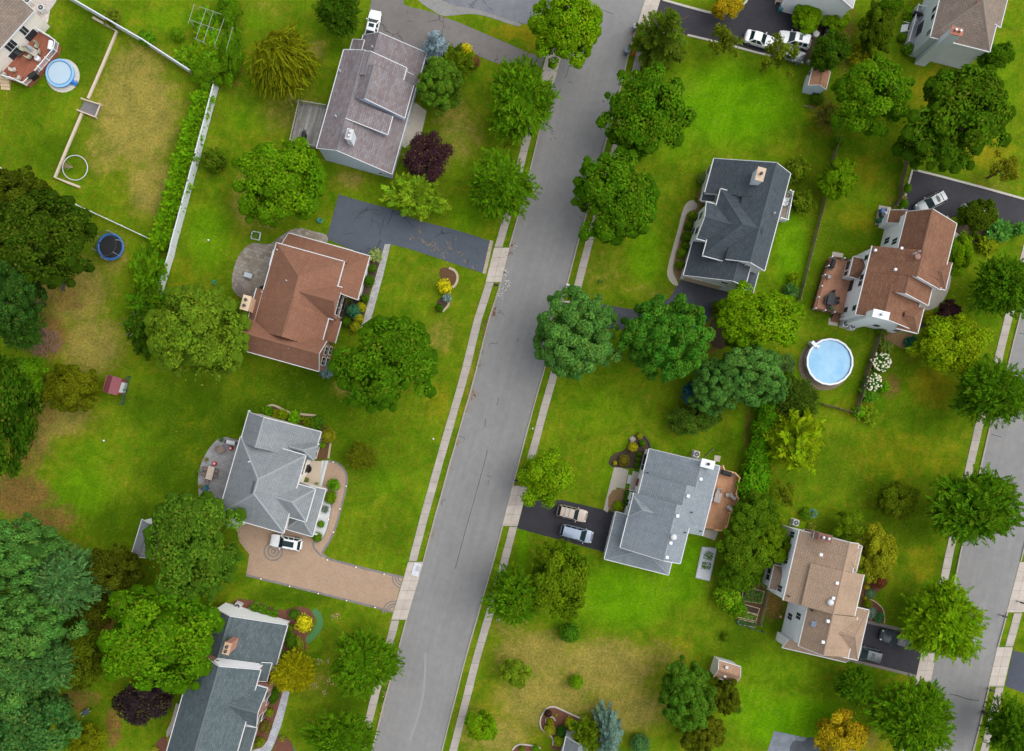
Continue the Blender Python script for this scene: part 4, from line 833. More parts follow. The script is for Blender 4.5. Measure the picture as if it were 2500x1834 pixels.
for P in ((2, 5, 430, 610, 4.3), (2, 5, 388, 780, 4.3), (2, 5, 372, 835, 4.3), (2, 5, 318, 1050, 4.3), (2, 5, 250, 1070, 1.7)): h.window(a3 if P[3] > 700 else a1, 'c0', P, .8, 1.2, 1)
h.door(a2, 'c0', (2, 5, 300, 850, 1), 2.2, 2.1, M['glass'], 'patio_door')
for P in ((2, 5, 650, 462, 4.0), (2, 5, 575, 455, 1.7)): h.window(b_, 'c0', P, .9, 1.3, 2)
for P in ((2, 5, 510, 1185, 2.2), (2, 5, 690, 1232, 2.2)): h.window(a3, 'a1', P, .9, 1.2, 2)
h.chimney((2, 5, 540, 1108, 8.2), (2.1, .95), SD_WHITE, 0, M['white'], 1)
for P in ((2, 5, 492, 543, 6.0), (2, 5, 722, 526, 7.3), (2, 5, 668, 712, 7.5)): h.vent(P, M['white'], .34)
dish = MB(); w_, l_ = h.wl((2, 5, 862, 598, 8.8)); dish.lathe(h.at(w_, l_, 8.75), [(.05, -.5), (.05, 0), (.25, .03), (.42, .12), (.40, .15), (.05, .08)], 20); dish.build('satellite_dish', plain('brown_dish', (.2, .1, .08), .5, .1), h.root, True)
for P in ((2, 5, 838, 570, 8.7), (2, 5, 876, 553, 8.7)): h.vent(P, M['lightgrey'], .3, 'vent_pipe')
h.done()
# ---- 10: blue-grey house with orange deck
h = House('house', 'blue-grey shingled house with tiered roof, between the black driveway and the orange deck', 14, SD_WHITE, RF_BLUE, q(3, 4, 480, 1150), ridgem=RC_BLUE)
a1 = h.wing('L', [(3, 4, 280, 735, 3.9), (3, 4, 742, 850, 6.8), (3, 4, 924, 783, 5.2)], [(3, 4, 922, 783, 5.2), (3, 4, 700, 1020, 6.8)], fascia='1110')
a2 = h.wing('L', [(3, 4, 237, 920, 4.6), (3, 4, 617, 1035, 7.5), (3, 4, 924, 783, 5.2)], [(3, 4, 640, 950, 7.5), (3, 4, 590, 1170, 7.5)], fascia='1100')
a3 = h.wing('L', [(3, 4, 107, 1270, 5.0), (3, 4, 520, 1250, 8.0), (3, 4, 924, 783, 5.2)], [(3, 4, 552, 1120, 8.0), (3, 4, 775, 1397, 5.2)], fascia='1100')
a4 = h.wing('L', [(3, 4, 107, 1270, 5.0), (3, 4, 520, 1250, 8.0), (3, 4, 640, 1382, 6.5)], [(3, 4, 652, 1325, 6.5), (3, 4, 582, 1640, 6.4)], fascia='1101')
h.wing('W', [(3, 4, 178, 1050, 5.2), (None, 6.6), (3, 4, 128, 1232, 5.2)], [(3, 4, 140, 1140, 5.1), (3, 4, 420, 1200, 6)], hip=(1.4, 0), fascia='0010', wall=False)
gd = h.wing('L', [(3, 3, 1712, 1582, 2.8), (3, 4, 240, 1600, 4.6), (4, 4, 474, 105, 2.8)], [(3, 4, 6, 1180, 2.8), (4, 4, 470, 106, 2.8)], hip=(0, 2.8), fascia='1111')
for P in ((3, 4, 290, 705, 1.7), (3, 4, 280, 750, 1.7), (3, 4, 268, 800, 1.7)): h.window(a1, 'c0', P, .8, 1.5, 1)
for P in ((3, 4, 160, 1060, 3.6), (3, 4, 150, 1150, 3.6), (3, 4, 140, 1110, 1.6)): h.window(a3, 'c0', P, 1.0, 1.3, 2)
h.door(a2, 'c0', (3, 4, 225, 930, 1), 1.1, 2.1, DOOR_RED)
h.door(gd, 'c0', (3, 3, 1770, 1300, 1), 2.6, 2.1, M['white'], 'garage_door'); h.door(gd, 'c0', (3, 3, 1730, 1480, 1), 2.6, 2.1, M['white'], 'garage_door')
h.chimney((3, 4, 818, 765, 7.3), (1.7, 1.0), SD_WHITE, 0, M['white'], 1, M['dark'])
for P in ((3, 4, 757, 897, 6.7), (3, 4, 645, 1045, 7.5), (3, 4, 553, 1220, 8.1), (3, 4, 493, 1457, 8.0), (3, 4, 460, 1583, 8.0)): h.vent(P, M['white'], .42)
h.vent((3, 4, 515, 1405, 8.1), M['lightgrey'], .6, 'turbine_vent')
for P in ((3, 4, 677, 1190, 6.9), (3, 4, 620, 1365, 6.9), (3, 4, 757, 1355, 5.6), (3, 4, 290, 842, 4.6)): h.vent(P, M['dark'], .3, 'vent_pipe')
h.done()
# ---- 11: tan house, bottom right
h = House('house', 'tan-roofed house with white walls and a black driveway at the bottom right', 13, SD_WHITE, RF_TAN, q(4, 5, 50, 300), ridgem=RC_TAN)
a = h.wing('L', [(4, 4, 1480, 330, 6.7), (4, 5, 200, 110, 9.3), (3, 5, 345, 1480, 7.0)], [(3, 4, 1625, 1345, 6.7), (4, 4, 1480, 330, 6.7)], fascia='1110')
h.wing('L', [(4, 4, 1700, 100, 8.0), (4, 5, 200, 110, 9.3), (4, 5, 392, 110, 6.6)], [(4, 5, 330, 90, 6.7), (4, 4, 1500, 330, 6.7)], fascia='0100')
b_ = h.wing('L', [(4, 4, 1615, 727, 6.62), (4, 5, 60, 720, 9.25), (4, 5, 345, 430, 6.6)], [(4, 4, 1700, 380, 6.6), (4, 4, 1615, 730, 6.6)], fascia='110f')
c_ = h.wing('W', [(4, 5, 300, 385, 5.4), (None, 8.2), (4, 5, 258, 836, 5.4)], [(4, 5, 60, 600, 6), (4, 5, 368, 712, 5.4)], hip=(0, 2.6), fascia='1101')
d_ = h.wing('W', [(3, 5, 345, 1478, 6.4), (None, 8.4), (4, 5, 300, 72, 6.4)], [(3, 5, 20, 1520, 6), (3, 5, 352, 1585, 6.4)], hip=(0, 2.4), fascia='1101')
e_ = h.wing('W', [(4, 4, 1600, 690, 4.3), (4, 4, 1470, 742, 2.9)], [(4, 4, 1470, 742, 2.9), (4, 5, 232, 892, 2.9)], fascia='0111')
by = h.wing('W', [(4, 4, 1495, 40, 3.2), (None, 4.4), (4, 4, 1440, 248, 3.2)], [(4, 4, 1375, 130, 3.2), (4, 4, 1520, 150, 3.2)], hip=(1.5, 0), oh=.12)
for P in ((4, 4, 1375, 75, 1.7), (4, 4, 1362, 130, 1.7)): h.window(by, 'a0', P, .8, 1.2, 1)
for P in ((3, 4, 1605, 1395, 4.4), (3, 4, 1545, 1375, 1.8), (3, 4, 1490, 1570, 1.2), (3, 4, 1480, 1615, 1.2), (4, 4, 1490, 235, 4.4), (3, 4, 1550, 1620, 4.2)): h.window(a, 'c0', P, .9, 1.4, 2)
for P in ((4, 4, 1615, 468, 4.2), (4, 4, 1540, 472, 1.7)): h.window(b_, 'c0', P, .9, 1.4, 2)
h.door(c_, 'a1', (4, 5, 350, 560, 1), 2.5, 2.1, M['white'], 'garage_door'); h.door(c_, 'a1', (4, 5, 320, 740, 1), 2.5, 2.1, M['white'], 'garage_door')
h.chimney((3, 5, 50, 1412, 9.5), (1.7, .9), brick('brown_brick', (.16, .07, .05), (.2, .09, .065)), 5, plain('brown_cap', (.17, .08, .06), .8, .2), 2)
h.chimney((3, 4, 1780, 1395, 8.0), (1.0, .7), SD_WHITE, 4.5, M['white'], 0)
for P in ((4, 5, 155, 178, 9.2), (4, 5, 122, 310, 9.2), (4, 5, 75, 512, 9.2), (4, 5, 32, 695, 9.1), (3, 5, 15, 1560, 8.6)): h.vent(P, M['white'], .4)
h.vent((4, 5, 92, 345, 9.0), M['lightgrey'], .6, 'turbine_vent')
for P in ((4, 4, 1695, 210, 7.7), (4, 4, 1525, 292, 7.0), (4, 4, 1730, 418, 7.4)): h.vent(P, M['dark'], .35, 'vent_pipe')
sk = MB(); w_, l_ = h.wl((4, 4, 1762, 540, 7.75)); sk.box(h.at(w_, l_, 7.78), (1.0, .8, .16), -h.t, ('Y', -.42)); sk.build('skylight', plain('skylight_glass', (.2, .23, .3), .15, .1), h.root)
h.done()
# ---- 6: house above the top edge, and 12: house below the bottom edge, and 1: house in the top left corner
h = House('house', 'grey-roofed house mostly cut off by the top edge, behind the white cars', 15, SD_WHITE, shingle('pale_shingles', (.34, .34, .35), (.36, .36, .37), contrast=.5), q(1, 4, 1796, -150))
h.wing('L', [(1, 4, 1560, -120, 5), (None, 7.5), (1, 5, 310, 5, 4.8)], [(1, 4, 1650, -600, 5), (1, 5, 60, 12, 4.8)]); h.done()
h = House('house', 'grey roof corner rising from the bottom edge among conifers', 12, SD_GREY, RF_LGREY, q(4, 3, 1450, 1700))
h.wing('L', [(4, 3, 1345, 1652, 2.8), (None, 4.6), (4, 3, 1560, 1600, 2.8)], [(4, 3, 1385, 1528, 2.8), (4, 3, 1300, 1950, 2.8)]); h.done()
h = House('house', 'beige-roofed house in the top left corner with arched windows and red deck', 42, SD_CREAM, RF_TAUPE, q(1, 1, 0, 0), ridgem=RC_TAUPE)
a = h.wing('L', [(1, 1, -420, -360, 4.2), (None, 8.0), (1, 1, 302, 95, 4.2)], [(1, 1, 302, 95, 4.2), (1, 1, -300, 720, 4.2)])
for P in ((1, 1, 190, 250, 3.0), (1, 1, 95, 375, 3.0), (1, 1, 45, 380, 3.0)): h.window(a, 'c1', P, 1.0, 1.5, 2)
for P in ((1, 1, 230, 270, 1.9), (1, 1, 130, 470, 1.9)): h.door(a, 'c1', P, 1.8, 2.1, M['glass'], 'patio_door')
h.done()
# ---- sheds
SH_TAN = shingle('shed_tan_shingles', (.33, .2, .13), (.35, .22, .15), contrast=.5)
h = House('shed', 'small tan-roofed garden shed with white walls and two skylights, near the bottom right', 17, SD_CREAM, SH_TAN, q(4, 4, 970, 940), 'shed', group='garden sheds')
h.wing('W', [(4, 4, 905, 852, 2.5), (None, 3.4), (4, 4, 872, 1000, 2.5)], [(4, 4, 872, 1000, 2.5), (4, 4, 1110, 905, 2.5)], oh=.1)
for P in ((4, 4, 985, 917, 3.2), (4, 4, 970, 992, 2.95)):
    w_, l_ = h.wl(P); m = MB(); m.box(h.at(w_, l_, P[4]), (.4, .4, .22), -h.t); m.build('skylight', M['lightgrey'], h.root)
h.door(0, 'c0', (4, 4, 1000, 860, 1), 1.5, 1.9, M['white']); h.done()
h = House('shed', 'dark red metal-roofed shed with a white end, by the green wire fence at the left', 16, plain('red_shed_wall', (.24, .06, .06), .7, .15), plain('red_metal_roof', (.19, .05, .06), .65, .25, 2), q(3, 1, 980, 70), 'shed', group='garden sheds', trim=plain('red_trim', (.25, .07, .08), .6, .2))
h.wing('L', [(3, 1, 905, 120, 2.2), (3, 1, 955, 118, 2.9), (3, 1, 1022, 158, 2.5)], [(3, 1, 1062, 18, 2.5), (3, 1, 1020, 157, 2.5)], oh=.08)
m = MB(); p, ou, al = h.facepos(0, 'c1', (3, 1, 1060, 90, 1.1)); h.panel(m, p, ou, al, 1.5, 1.9, -.02, .05); m.build('door', M['white'], h.root); h.done()
h = House('shed', 'grey-shingled shed half hidden under the large olive tree', 16.5, SD_WHITE, shingle('shed_grey_shingles', (.19, .2, .215), (.2, .21, .22), contrast=.6), q(3, 1, 1270, 1400), 'shed', group='garden sheds')
h.wing('L', [(3, 1, 1160, 1540, 2.5), (None, 3.7), (3, 1, 1420, 1330, 2.5)], [(3, 1, 1250, 1252, 2.5), (3, 1, 1160, 1542, 2.5)], oh=.15); h.done()
h = House('shed', 'orange-tan roofed shed with pale blue walls behind the parked cars at the upper right', 14, SD_BLUE, shingle('shed_orange_shingles', (.36, .19, .11), (.38, .2, .12), contrast=.5), q(1, 4, 1750, 700), 'shed', group='garden sheds')
a = h.wing('L', [(1, 4, 1700, 755, 2.5), (None, 3.3), (1, 5, 60, 780, 2.5)], [(1, 4, 1728, 590, 2.5), (1, 5, 55, 785, 2.5)], oh=.1)
h.window(a, 'c0', (1, 4, 1700, 640, 1.5), .6, .8, 1); h.door(a, 'c0', (1, 4, 1680, 720, 1), 1.4, 1.8, M['white']); h.done()
# ================================================================== FENCES
def fence(name, label, pts, height, mat, style='panel', spacing=2.4, z0=0.0, group=None, postm=None, thick=.06, cat='fence'):
    P = [G(p).to_2d() for p in pts]; org = Vector((*P[0], 0)); root = thing(name, label, cat, org, 0, group)
    pan = MB(); posts = []; rails = MB()
    for a, b in zip(P[:-1], P[1:]):
        d = b - a; ln = d.length; ang = math.atan2(d.y, d.x); k = max(1, round(ln / spacing)); u = d / ln
        for i in range(k + (b == P[-1])): posts.append((a + u * ln * i / k, ang))
        if style == 'panel':
            for i in range(k):
                c = a + u * ln * (i + .5) / k; jz = random.uniform(-.02, .02)
                pan.box((c.x, c.y, z0 + height / 2 + .03 + jz), (ln / k - .14, thick, height - .06), ang)
                rails.box((c.x, c.y, z0 + height + jz + .02), (ln / k - .13, thick + .09, .09), ang)
        elif style == 'picket':
            n = int(ln / .16)
            for i in range(n):
                c = a + u * (i + .5) * ln / n
                pan.box((c.x, c.y, z0 + height / 2 + random.uniform(-.02, .02)), (.11, .03, height - .08), ang)
            for zz in (.3, height - .3): rails.box((*((a + b) / 2 + Vector((-u.y, u.x)) * .05), z0 + zz), (ln, .06, .1), ang)
        elif style == 'rail':
            for zz in (height * .4, height * .7, height * .97): rails.box((*((a + b) / 2), z0 + zz), (ln, .07, .13), ang)
        elif style == 'wire':
            rails.box((*((a + b) / 2), z0 + height), (ln, .03, .03), ang)
            n = int(ln / .12)
            for i in range(n): c = a + u * (i + .5) * ln / n; pan.box((c.x, c.y, z0 + height / 2), (.012, .012, height), ang)
            for zz in np.arange(.1, height, .12): rails.box((*((a + b) / 2), z0 + float(zz)), (ln, .010, .010), ang)
    off = org
    if pan.v: pan.build('panel', mat, root, off=off)
    if rails.v: rails.build('rail', mat, root, off=off)
    for p, ang in posts[:90]:
        m = MB(); m.box((p.x, p.y, z0 + height / 2 + .05), (.12, .12, height + .1), ang); m.box((p.x, p.y, z0 + height + .12), (.16, .16, .05), ang)
        m.build('post', postm or mat, root, off=off)
    return root
FW = plain('white_vinyl', (.62, .65, .70), .5, .06)
fence('privacy_fence', 'white vinyl fence running down from the top edge along the dry lawn', [(160, -18)] + TP(1, 1, (618, 4), (1035, 248), (1295, 398), (1812, 735)) + [(534, 216)], 1.7, FW, group='white fences')
fence('privacy_fence', 'tall white vinyl fence facing the street side, behind the row of feathery shrubs', [(534, 216), (469, 460)] + TP(2, 1, (1545, 520), (1528, 600), (1385, 1062)), 1.9, FW, group='white fences')
fence('rail_fence', 'low white rail fence crossing behind the trampoline', TP(1, 1, (20, 1480), (230, 1590)) + TP(2, 1, (420, 0), (550, 95), (710, 165), (1100, 345), (1420, 497)), 1.1, plain('white_rail', (.68, .68, .69), .5, .08), 'rail', group='white fences')
fence('wire_fence', 'green wire garden fence beside the dark red shed', TP(3, 1, (1150, 0), (1090, 240)), 1.1, plain('green_wire', (.02, .09, .07), .6, .1), 'wire')
FWD = plain('fence_boards', (.20, .165, .085), .9, .35, 3)
fence('wooden_fence', 'long weathered wooden fence behind the dark slate house', [(2044, 340)] + TP(1, 5, (110, 1390)) + TP(2, 4, (1800, 215), (1605, 985)), 1.3, FWD, 'picket', group='weathered wooden fences')
fence('wooden_fence', 'short brown wooden fence between the round pool and the flowering hydrangea', TP(2, 5, (525, 1225), (400, 1600)) + TP(3, 5, (385, 30), (300, 315)), 1.5, M['fencewood'], 'picket', group='weathered wooden fences')
fence('wooden_fence', 'low dark wooden fence crossing the grass below the round pool', TP(3, 5, (295, 315), (20, 240)), 1.0, M['fencewood'], 'picket', group='weathered wooden fences')
fence('wooden_fence', 'brown wooden fence between the grassy yard and the black driveway corner at right', TP(1, 5, (720, 1300), (745, 1440), (695, 1650)) + TP(2, 5, (700, 70), (645, 175)), 1.3, M['fencewood'], 'picket', group='weathered wooden fences')
fence('wire_fence', 'green netting fence around the vegetable garden', TP(4, 4, (1060, 500), (1075, 530), (1290, 597)), .9, plain('green_net', (.03, .10, .06), .7, .1), 'wire')
fence('wire_fence', 'thin wooden stake fence along the garden side of the vegetable beds', TP(4, 4, (1270, 540), (1345, 230), (1200, 130)), .9, M['wood'], 'wire')
# ---- timber garden borders
def border(name, label, pts, w, z, mat, cat='border'):
    ob = band(name, pts, w, z, mat, label, None, cat); return ob
def wall_thing(name, label, pts, w, z, mat, cat):
    return tag(band(name, pts, w, z, mat, None, None), label, cat)
TIMB = plain('pale_timber', (.52, .42, .33), .85, .15, 3)
wall_thing('garden_border', 'pale timber border beam from the white fence down to the small gate steps', TP(1, 1, (820, 160), (920, 215), (1030, 280), (900, 590), (778, 870)), .32, .3, TIMB, 'border')
wall_thing('garden_border', 'pale timber border beam below the gate steps beside the white ring', TP(1, 1, (728, 990), (600, 1290), (488, 1560), (600, 1605), (705, 1645)), .32, .3, TIMB, 'border')
g = thing('garden_gate', 'small timber step platform with open gate in the pale border', 'gate', T(1, 1, 810, 960))
off = g.location
m = MB(); m.prism([tuple(T(1, 1, *p)[:2]) for p in ((745, 890), (890, 930), (850, 1040), (700, 985))], 0, .18); m.build('step', planks('grey_planks', (.4, .37, .36), (.48, .45, .44)), g, off=off)
for seg in (((735, 880), (895, 930)), ((895, 930), (852, 1040)), ((852, 1040), (700, 980))):
    a, b = (T(1, 1, *s) for s in seg); m = MB(); m.box(((a + b) / 2) + Vector((0, 0, .5)), ((b - a).length, .16, .12), math.atan2((b - a).y, (b - a).x)); m.build('rail', TIMB, g, off=off)
for p in ((735, 880), (895, 930), (852, 1040), (700, 980)):
    a = T(1, 1, *p); m = MB(); m.box(a + Vector((0, 0, .35)), (.18, .18, .7), .3); m.build('post', TIMB, g, off=off)
rg = thing('ring_edging', 'white ring edging on the dry lawn around a bare sapling', 'ring edging', T(1, 1, 662, 1475))
m = MB(); rr = 1.82
m.tube([(rr * math.cos(a), rr * math.sin(a), .12) for a in np.linspace(0, 2 * math.pi, 41)], .07, 8, False); m.build('ring', M['lightgrey'], rg, True)
sg = thing('bare_sapling', 'thin bare sapling leaning inside the white ring', 'sapling', T(1, 1, 640, 1470))
m = MB()
for _ in range(16):
    a = random.uniform(1.8, 4.2); l = random.uniform(.7, 1.5); m.tube([(0, 0, .05), (math.cos(a) * l * .5, math.sin(a) * l * .5, .7), (math.cos(a) * l, math.sin(a) * l, random.uniform(.8, 1.5))], [.03, .02, .008], 5)
m.build('branches', M['drybranch'], sg)
# ================================================================== DECKS
def rail_run(root, a, b, z, off, mat, postm, h=.95, gap=.16, top=.09):
    d = b - a; ln = d.length; ang = math.atan2(d.y, d.x); m = MB(); c = (a + b) / 2
    m.box((c.x, c.y, z + h), (ln, top * 1.3, top * .5), ang); m.box((c.x, c.y, z + .12), (ln, .05, .06), ang)
    n = max(2, int(ln / gap))
    for i in range(1, n): p = a + d * i / n; m.box((p.x, p.y, z + h / 2), (.04, .04, h - .1), ang)
    m.build('railing', mat, root, off=off)
def deck(label, corners, z, boards, railm, rails, t, postm=None, skirt=None, post_gap=2.0, name='deck', h=.95, top=.09):
    P = [G(p, z) for p in corners]; org = Vector((P[0].x, P[0].y, 0)); root = thing(name, label, 'deck', org, 0)
    t = math.radians(t); L = Vector((-math.sin(t), -math.cos(t), 0)); W = Vector((math.cos(t), -math.sin(t), 0))
    m = MB(); up = [Vector((p.x, p.y, z)) for p in P]; dn = [Vector((p.x, p.y, z - .12)) for p in P]
    uv = [(p.dot(L), p.dot(W)) for p in up]
    m.face(up, uv); m.face(dn[::-1], uv[::-1])
    for i in range(len(P)):
        j = (i + 1) % len(P); m.face([up[j], up[i], dn[i], dn[j]], [uv[j], uv[i], uv[i], uv[j]])
    m.build('deck_floor', boards, root, off=org)
    s_ = MB(); cen = sum(up, Vector()) / len(up)
    ins = [cen + (p - cen) * .97 for p in up]; s_.prism([(p.x, p.y) for p in ins], -.05, z - .14); s_.build('skirt', skirt or M['dark'], root, off=org)
    done = set()
    for i in rails:
        j = (i + 1) % len(P); rail_run(root, up[i], up[j], z, org, railm, postm or railm, h, top=top)
        n = max(1, round((up[j] - up[i]).length / post_gap))
        for k in range(n + 1):
            p = up[i] + (up[j] - up[i]) * k / n; key = (round(p.x, 2), round(p.y, 2))
            if key in done: continue
            done.add(key); q2 = MB(); q2.box((p.x, p.y, z + h / 2 + .03), (.12, .12, h + .08), -t); q2.box((p.x, p.y, z + h + .09), (.17, .17, .05), -t); q2.build('post', postm or railm, root, off=org)
    return root, org
def stairs(root, org, a, b, z, n, mat, name='step'):
    """flight from edge centre a (top) to b (bottom), width 1.3"""
    d = (b - a); d.z = 0; ln = d.length; u = d / ln; ang = math.atan2(u.y, u.x)
    for i in range(n):
        c = a + u * ln * (i + .5) / n; zz = z * (n - i - .3) / (n + .5)
        m = MB(); m.box((c.x, c.y, zz / 2), (ln / n + .01, 1.3, zz), ang); m.build(name, mat, root, off=org)
ORANGE = planks('orange_deck', (.48, .245, .13), (.54, .285, .155)); REDDK = planks('red_deck', (.30, .105, .06), (.36, .13, .08)); GREYDK = planks('weathered_deck', (.20, .185, .165), (.36, .35, .33), .15); PALEDK = planks('pale_grey_deck', (.38, .38, .39), (.47, .47, .48)); RUSTDK = planks('rust_deck', (.46, .23, .135), (.52, .265, .16))
BRAIL = plain('dark_brown_rail', (.09, .032, .025), .6, .15); ORAIL = plain('orange_rail', (.62, .36, .17), .6, .1); GRAIL = plain('greenish_rail', (.30, .30, .25), .85, .2)
deck('weathered grey wooden deck behind the grey-shingled house', TP(1, 2, (838, 905), (1068, 945), (985, 1302), (762, 1245)), .7, GREYDK, GRAIL, [0, 2, 3], 15, skirt=M['wood'])
deck('orange wooden deck with angled railing behind the blue-grey house', TP(3, 4, (935, 778), (948, 818), (1040, 840), (1080, 882), (1048, 1028), (1068, 1060), (1046, 1158), (998, 1188), (968, 1308), (922, 1342), (868, 1335), (790, 1330)), .8, ORANGE, ORAIL, [0, 1, 2, 3, 4, 5, 6, 7, 8, 9], 14, skirt=M['wood'], top=.14)
root, org = deck('rust-coloured deck with dark brown railing and white posts beside the white-walled house', TP(2, 5, (88, 612), (300, 640), (300, 800), (205, 1100), (190, 1112), (-55, 1060), (25, 770)), .9, RUSTDK, BRAIL, [0, 4, 5, 6], 13.8, postm=M['white'], skirt=BRAIL, post_gap=1.6)
stairs(root, org, T(2, 5, 150, 1110), T(2, 5, 135, 1175), .8, 4, RUSTDK)
root, org = deck('red-brown deck with white railing beside the beige house and covered pool', TP(1, 1, (290, 245), (465, 345), (515, 385), (500, 455), (300, 690), (235, 752), (125, 705), (60, 690), (-20, 640), (-20, 440), (20, 470)), .9, REDDK, M['white'], [0, 1, 2, 3, 4, 5, 6], 36, skirt=plain('brick_skirt', (.25, .08, .045), .9, .15))
stairs(root, org, T(1, 1, 60, 690), T(1, 1, 50, 790), .8, 4, M['tan'])
deck('small white-railed grey deck against the siding wall at the top right', TP(1, 5, (838, 75), (960, 105), (868, 420), (752, 392), (800, 235)), .5, PALEDK, M['white'], [0, 3, 4], 14, skirt=M['lightgrey'])
deck('narrow white balcony deck on the far side of the dark slate house', TP(2, 4, (1520, 35), (1545, 48), (1500, 290), (1440, 275), (1462, 150)), .9, planks('grey_balcony', (.3, .24, .19), (.38, .31, .25)), M['white'], [0, 1, 2], 14, skirt=M['lightgrey'])
pr, porg = deck('grey concrete front stoop with pale steps at the blue-grey house', TP(3, 4, (165, 825), (255, 850), (212, 1006), (130, 990)), .55, planks('stoop_boards', (.42, .38, .3), (.46, .42, .34), .4), M['white'], [2], 14, skirt=M['lightgrey'], name='stoop')
stairs(pr, porg, T(3, 4, 155, 905), T(3, 4, 115, 897), .5, 3, M['lightgrey'])
for dd in (): pass
st = thing('stoop', 'tan slab entry porch with grey steps at the light grey house', 'porch', T(3, 2, 960, 850))
m = MB(); m.prism([tuple(T(3, 2, *p)[:2]) for p in ((900, 735), (1030, 740), (1005, 970), (830, 930), (860, 800))], -.02, .32); m.build('slab', plain('porch_concrete', (.42, .35, .27), .9, .1), st, off=st.location)
for k, (a, b) in enumerate((((1030, 735), (1046, 735)), ((1046, 735), (1064, 735)), ((1064, 735), (1084, 735)))):
    m = MB(); dx = -74 / 3
    m.prism([tuple(T(3, 2, *p)[:2]) for p in (a, b, (b[0] - 60, b[1] + 240), (a[0] - 60, a[1] + 240))], -.02, .26 - .07 * k); m.build('step', M['grey'] if k % 2 else M['lightgrey'], st, off=st.location)
dm = MB(); c = T(3, 2, 905, 808); dm.lathe((0, 0, 0), [(.62, 0), (.62, .02)], 24); d_ = dm.build('door_mat', plain('black_mat', (.012, .01, .01), .95, .2), None); d_.location = (c.x, c.y, .325); tag(d_, 'round black door mat on the tan entry porch', 'door mat')
# pads
for nm, pts, lab in (('bin_pad', TP(2, 5, (525, 148), (632, 165), (590, 330), (488, 320)), 0), ('stair_pad', TP(2, 5, (85, 1135), (170, 1150), (160, 1208), (78, 1195)), 0), ('deck_pad', TP(2, 5, (118, 555), (212, 572), (205, 610), (108, 600)), 0), ('stair_pad', TP(3, 4, (800, 1335), (920, 1345), (880, 1435), (778, 1400)), 0), ('stair_pad', TP(3, 4, (878, 688), (932, 695), (922, 748), (872, 738)), 0)):
    patch('patio', pts, .04, M['concrete'])
# ================================================================== POOLS, TRAMPOLINE, TRELLIS
def pool(label, c, R, hgt, water, wallm, rimm, nseg, cover=None):
    p = G(c); root = thing('swimming_pool', label, 'pool', (p.x, p.y, 0))
    a0 = math.pi / nseg
    m = MB(); 
    v = []; f = []
    prof = [(R, 0), (R, hgt), (R - .06, hgt), (R - .06, .1)]
    for r, z in prof: v += [(r * math.cos(a0 + 2 * math.pi * k / nseg), r * math.sin(a0 + 2 * math.pi * k / nseg), z) for k in range(nseg)]
    for i in range(3):
        for k in range(nseg): k2 = (k + 1) % nseg; f.append((i * nseg + k, i * nseg + k2, (i + 1) * nseg + k2, (i + 1) * nseg + k))
    m.mesh(v, f); m.build('pool_wall', wallm, root)
    m = MB(); v = []; f = []
    for r, z in ((R - .14, hgt), (R + .12, hgt), (R + .12, hgt + .05), (R - .14, hgt + .05)): v += [(r * math.cos(a0 + 2 * math.pi * k / nseg), r * math.sin(a0 + 2 * math.pi * k / nseg), z + .003) for k in range(nseg)]
    for i in range(4):
        for k in range(nseg): k2 = (k + 1) % nseg; j = (i + 1) % 4; f.append((i * nseg + k, i * nseg + k2, j * nseg + k2, j * nseg + k))
    m.mesh(v, f); m.build('rim', rimm, root)
    m = MB(); m.lathe((0, 0, 0), [(R - .07, .02), (R - .07, .05)], nseg, a0); m.build('pool_floor', plain('pool_liner', (.25, .52, .72), .6, .08), root)
    m = MB(); m.lathe((0, 0, 0), [(R - .065, hgt - .22), (R - .065, hgt - .18)], nseg, a0); m.build('water', water, root)
    return root
def watermat():
    m, nt, b = new_mat('pool_water'); pos = geo_pos(nt)
    f = noise(nt, pos, .45, 3, .5)
    c = mix(nt, ramp(nt, f, .35, .65), (.13, .36, .58), (.22, .44, .62))
    nt.links.new(c, b.inputs['Base Color']); b.inputs['Roughness'].default_value = .08; b.inputs['Specular IOR Level'].default_value = .5
    bp = N(nt, 'ShaderNodeBump'); bp.inputs['Strength'].default_value = .12; nt.links.new(noise(nt, pos, 3, 3), bp.inputs['Height']); nt.links.new(bp.outputs[0], b.inputs['Normal'])
    return m
WATER = watermat()
pc = q(2, 4, 1853, 1531)
pl = pool('round above-ground pool with bright blue water and white rim on the lawn', (pc[0] + 1, pc[1] - 1), 3.3, 1.2, WATER, plain('pool_side', (.42, .42, .44), .6, .1), M['white'], 18)
m = MB(); m.box((-2.3, 2.55, .7), (1.0, .5, 1.3), 2.3); m.box((-1.75, 2.2, 1.27), (.35, .5, .14), 2.3); m.build('ladder', M['white'], pl, bevel=.03)
patch('gravel_ring', ring_pts((pc[0] - 3, pc[1] + 4), 63, 40), .02, pavers('pool_gravel', (.2, .15, .1), (.34, .27, .2), .14, .1))
pc = q(1, 1, 552, 665)
patch('pool_apron', ring_pts(pc, 41, 40), .03, pavers('pool_apron_stone', (.50, .47, .41), (.56, .53, .47), .6, .6, varm=(.88, .87, .85)))
pc2 = q(1, 1, 535, 652)
pl = pool('small round pool under a pale solar cover beside the red-brown deck', (pc2[0] + 2, pc2[1] + 1), 1.95, .5, WATER, plain('small_pool_side', (.12, .3, .55), .6, .1), plain('blue_rim', (.22, .42, .66), .5, .1), 24)
m = MB(); m.lathe((-.12, .1, 0), [(1.66, .36), (1.66, .40)], 40); m.build('solar_cover', plain('pale_cover', (.36, .47, .55), .35, .06, 1.2), pl)
mb = MB(); 
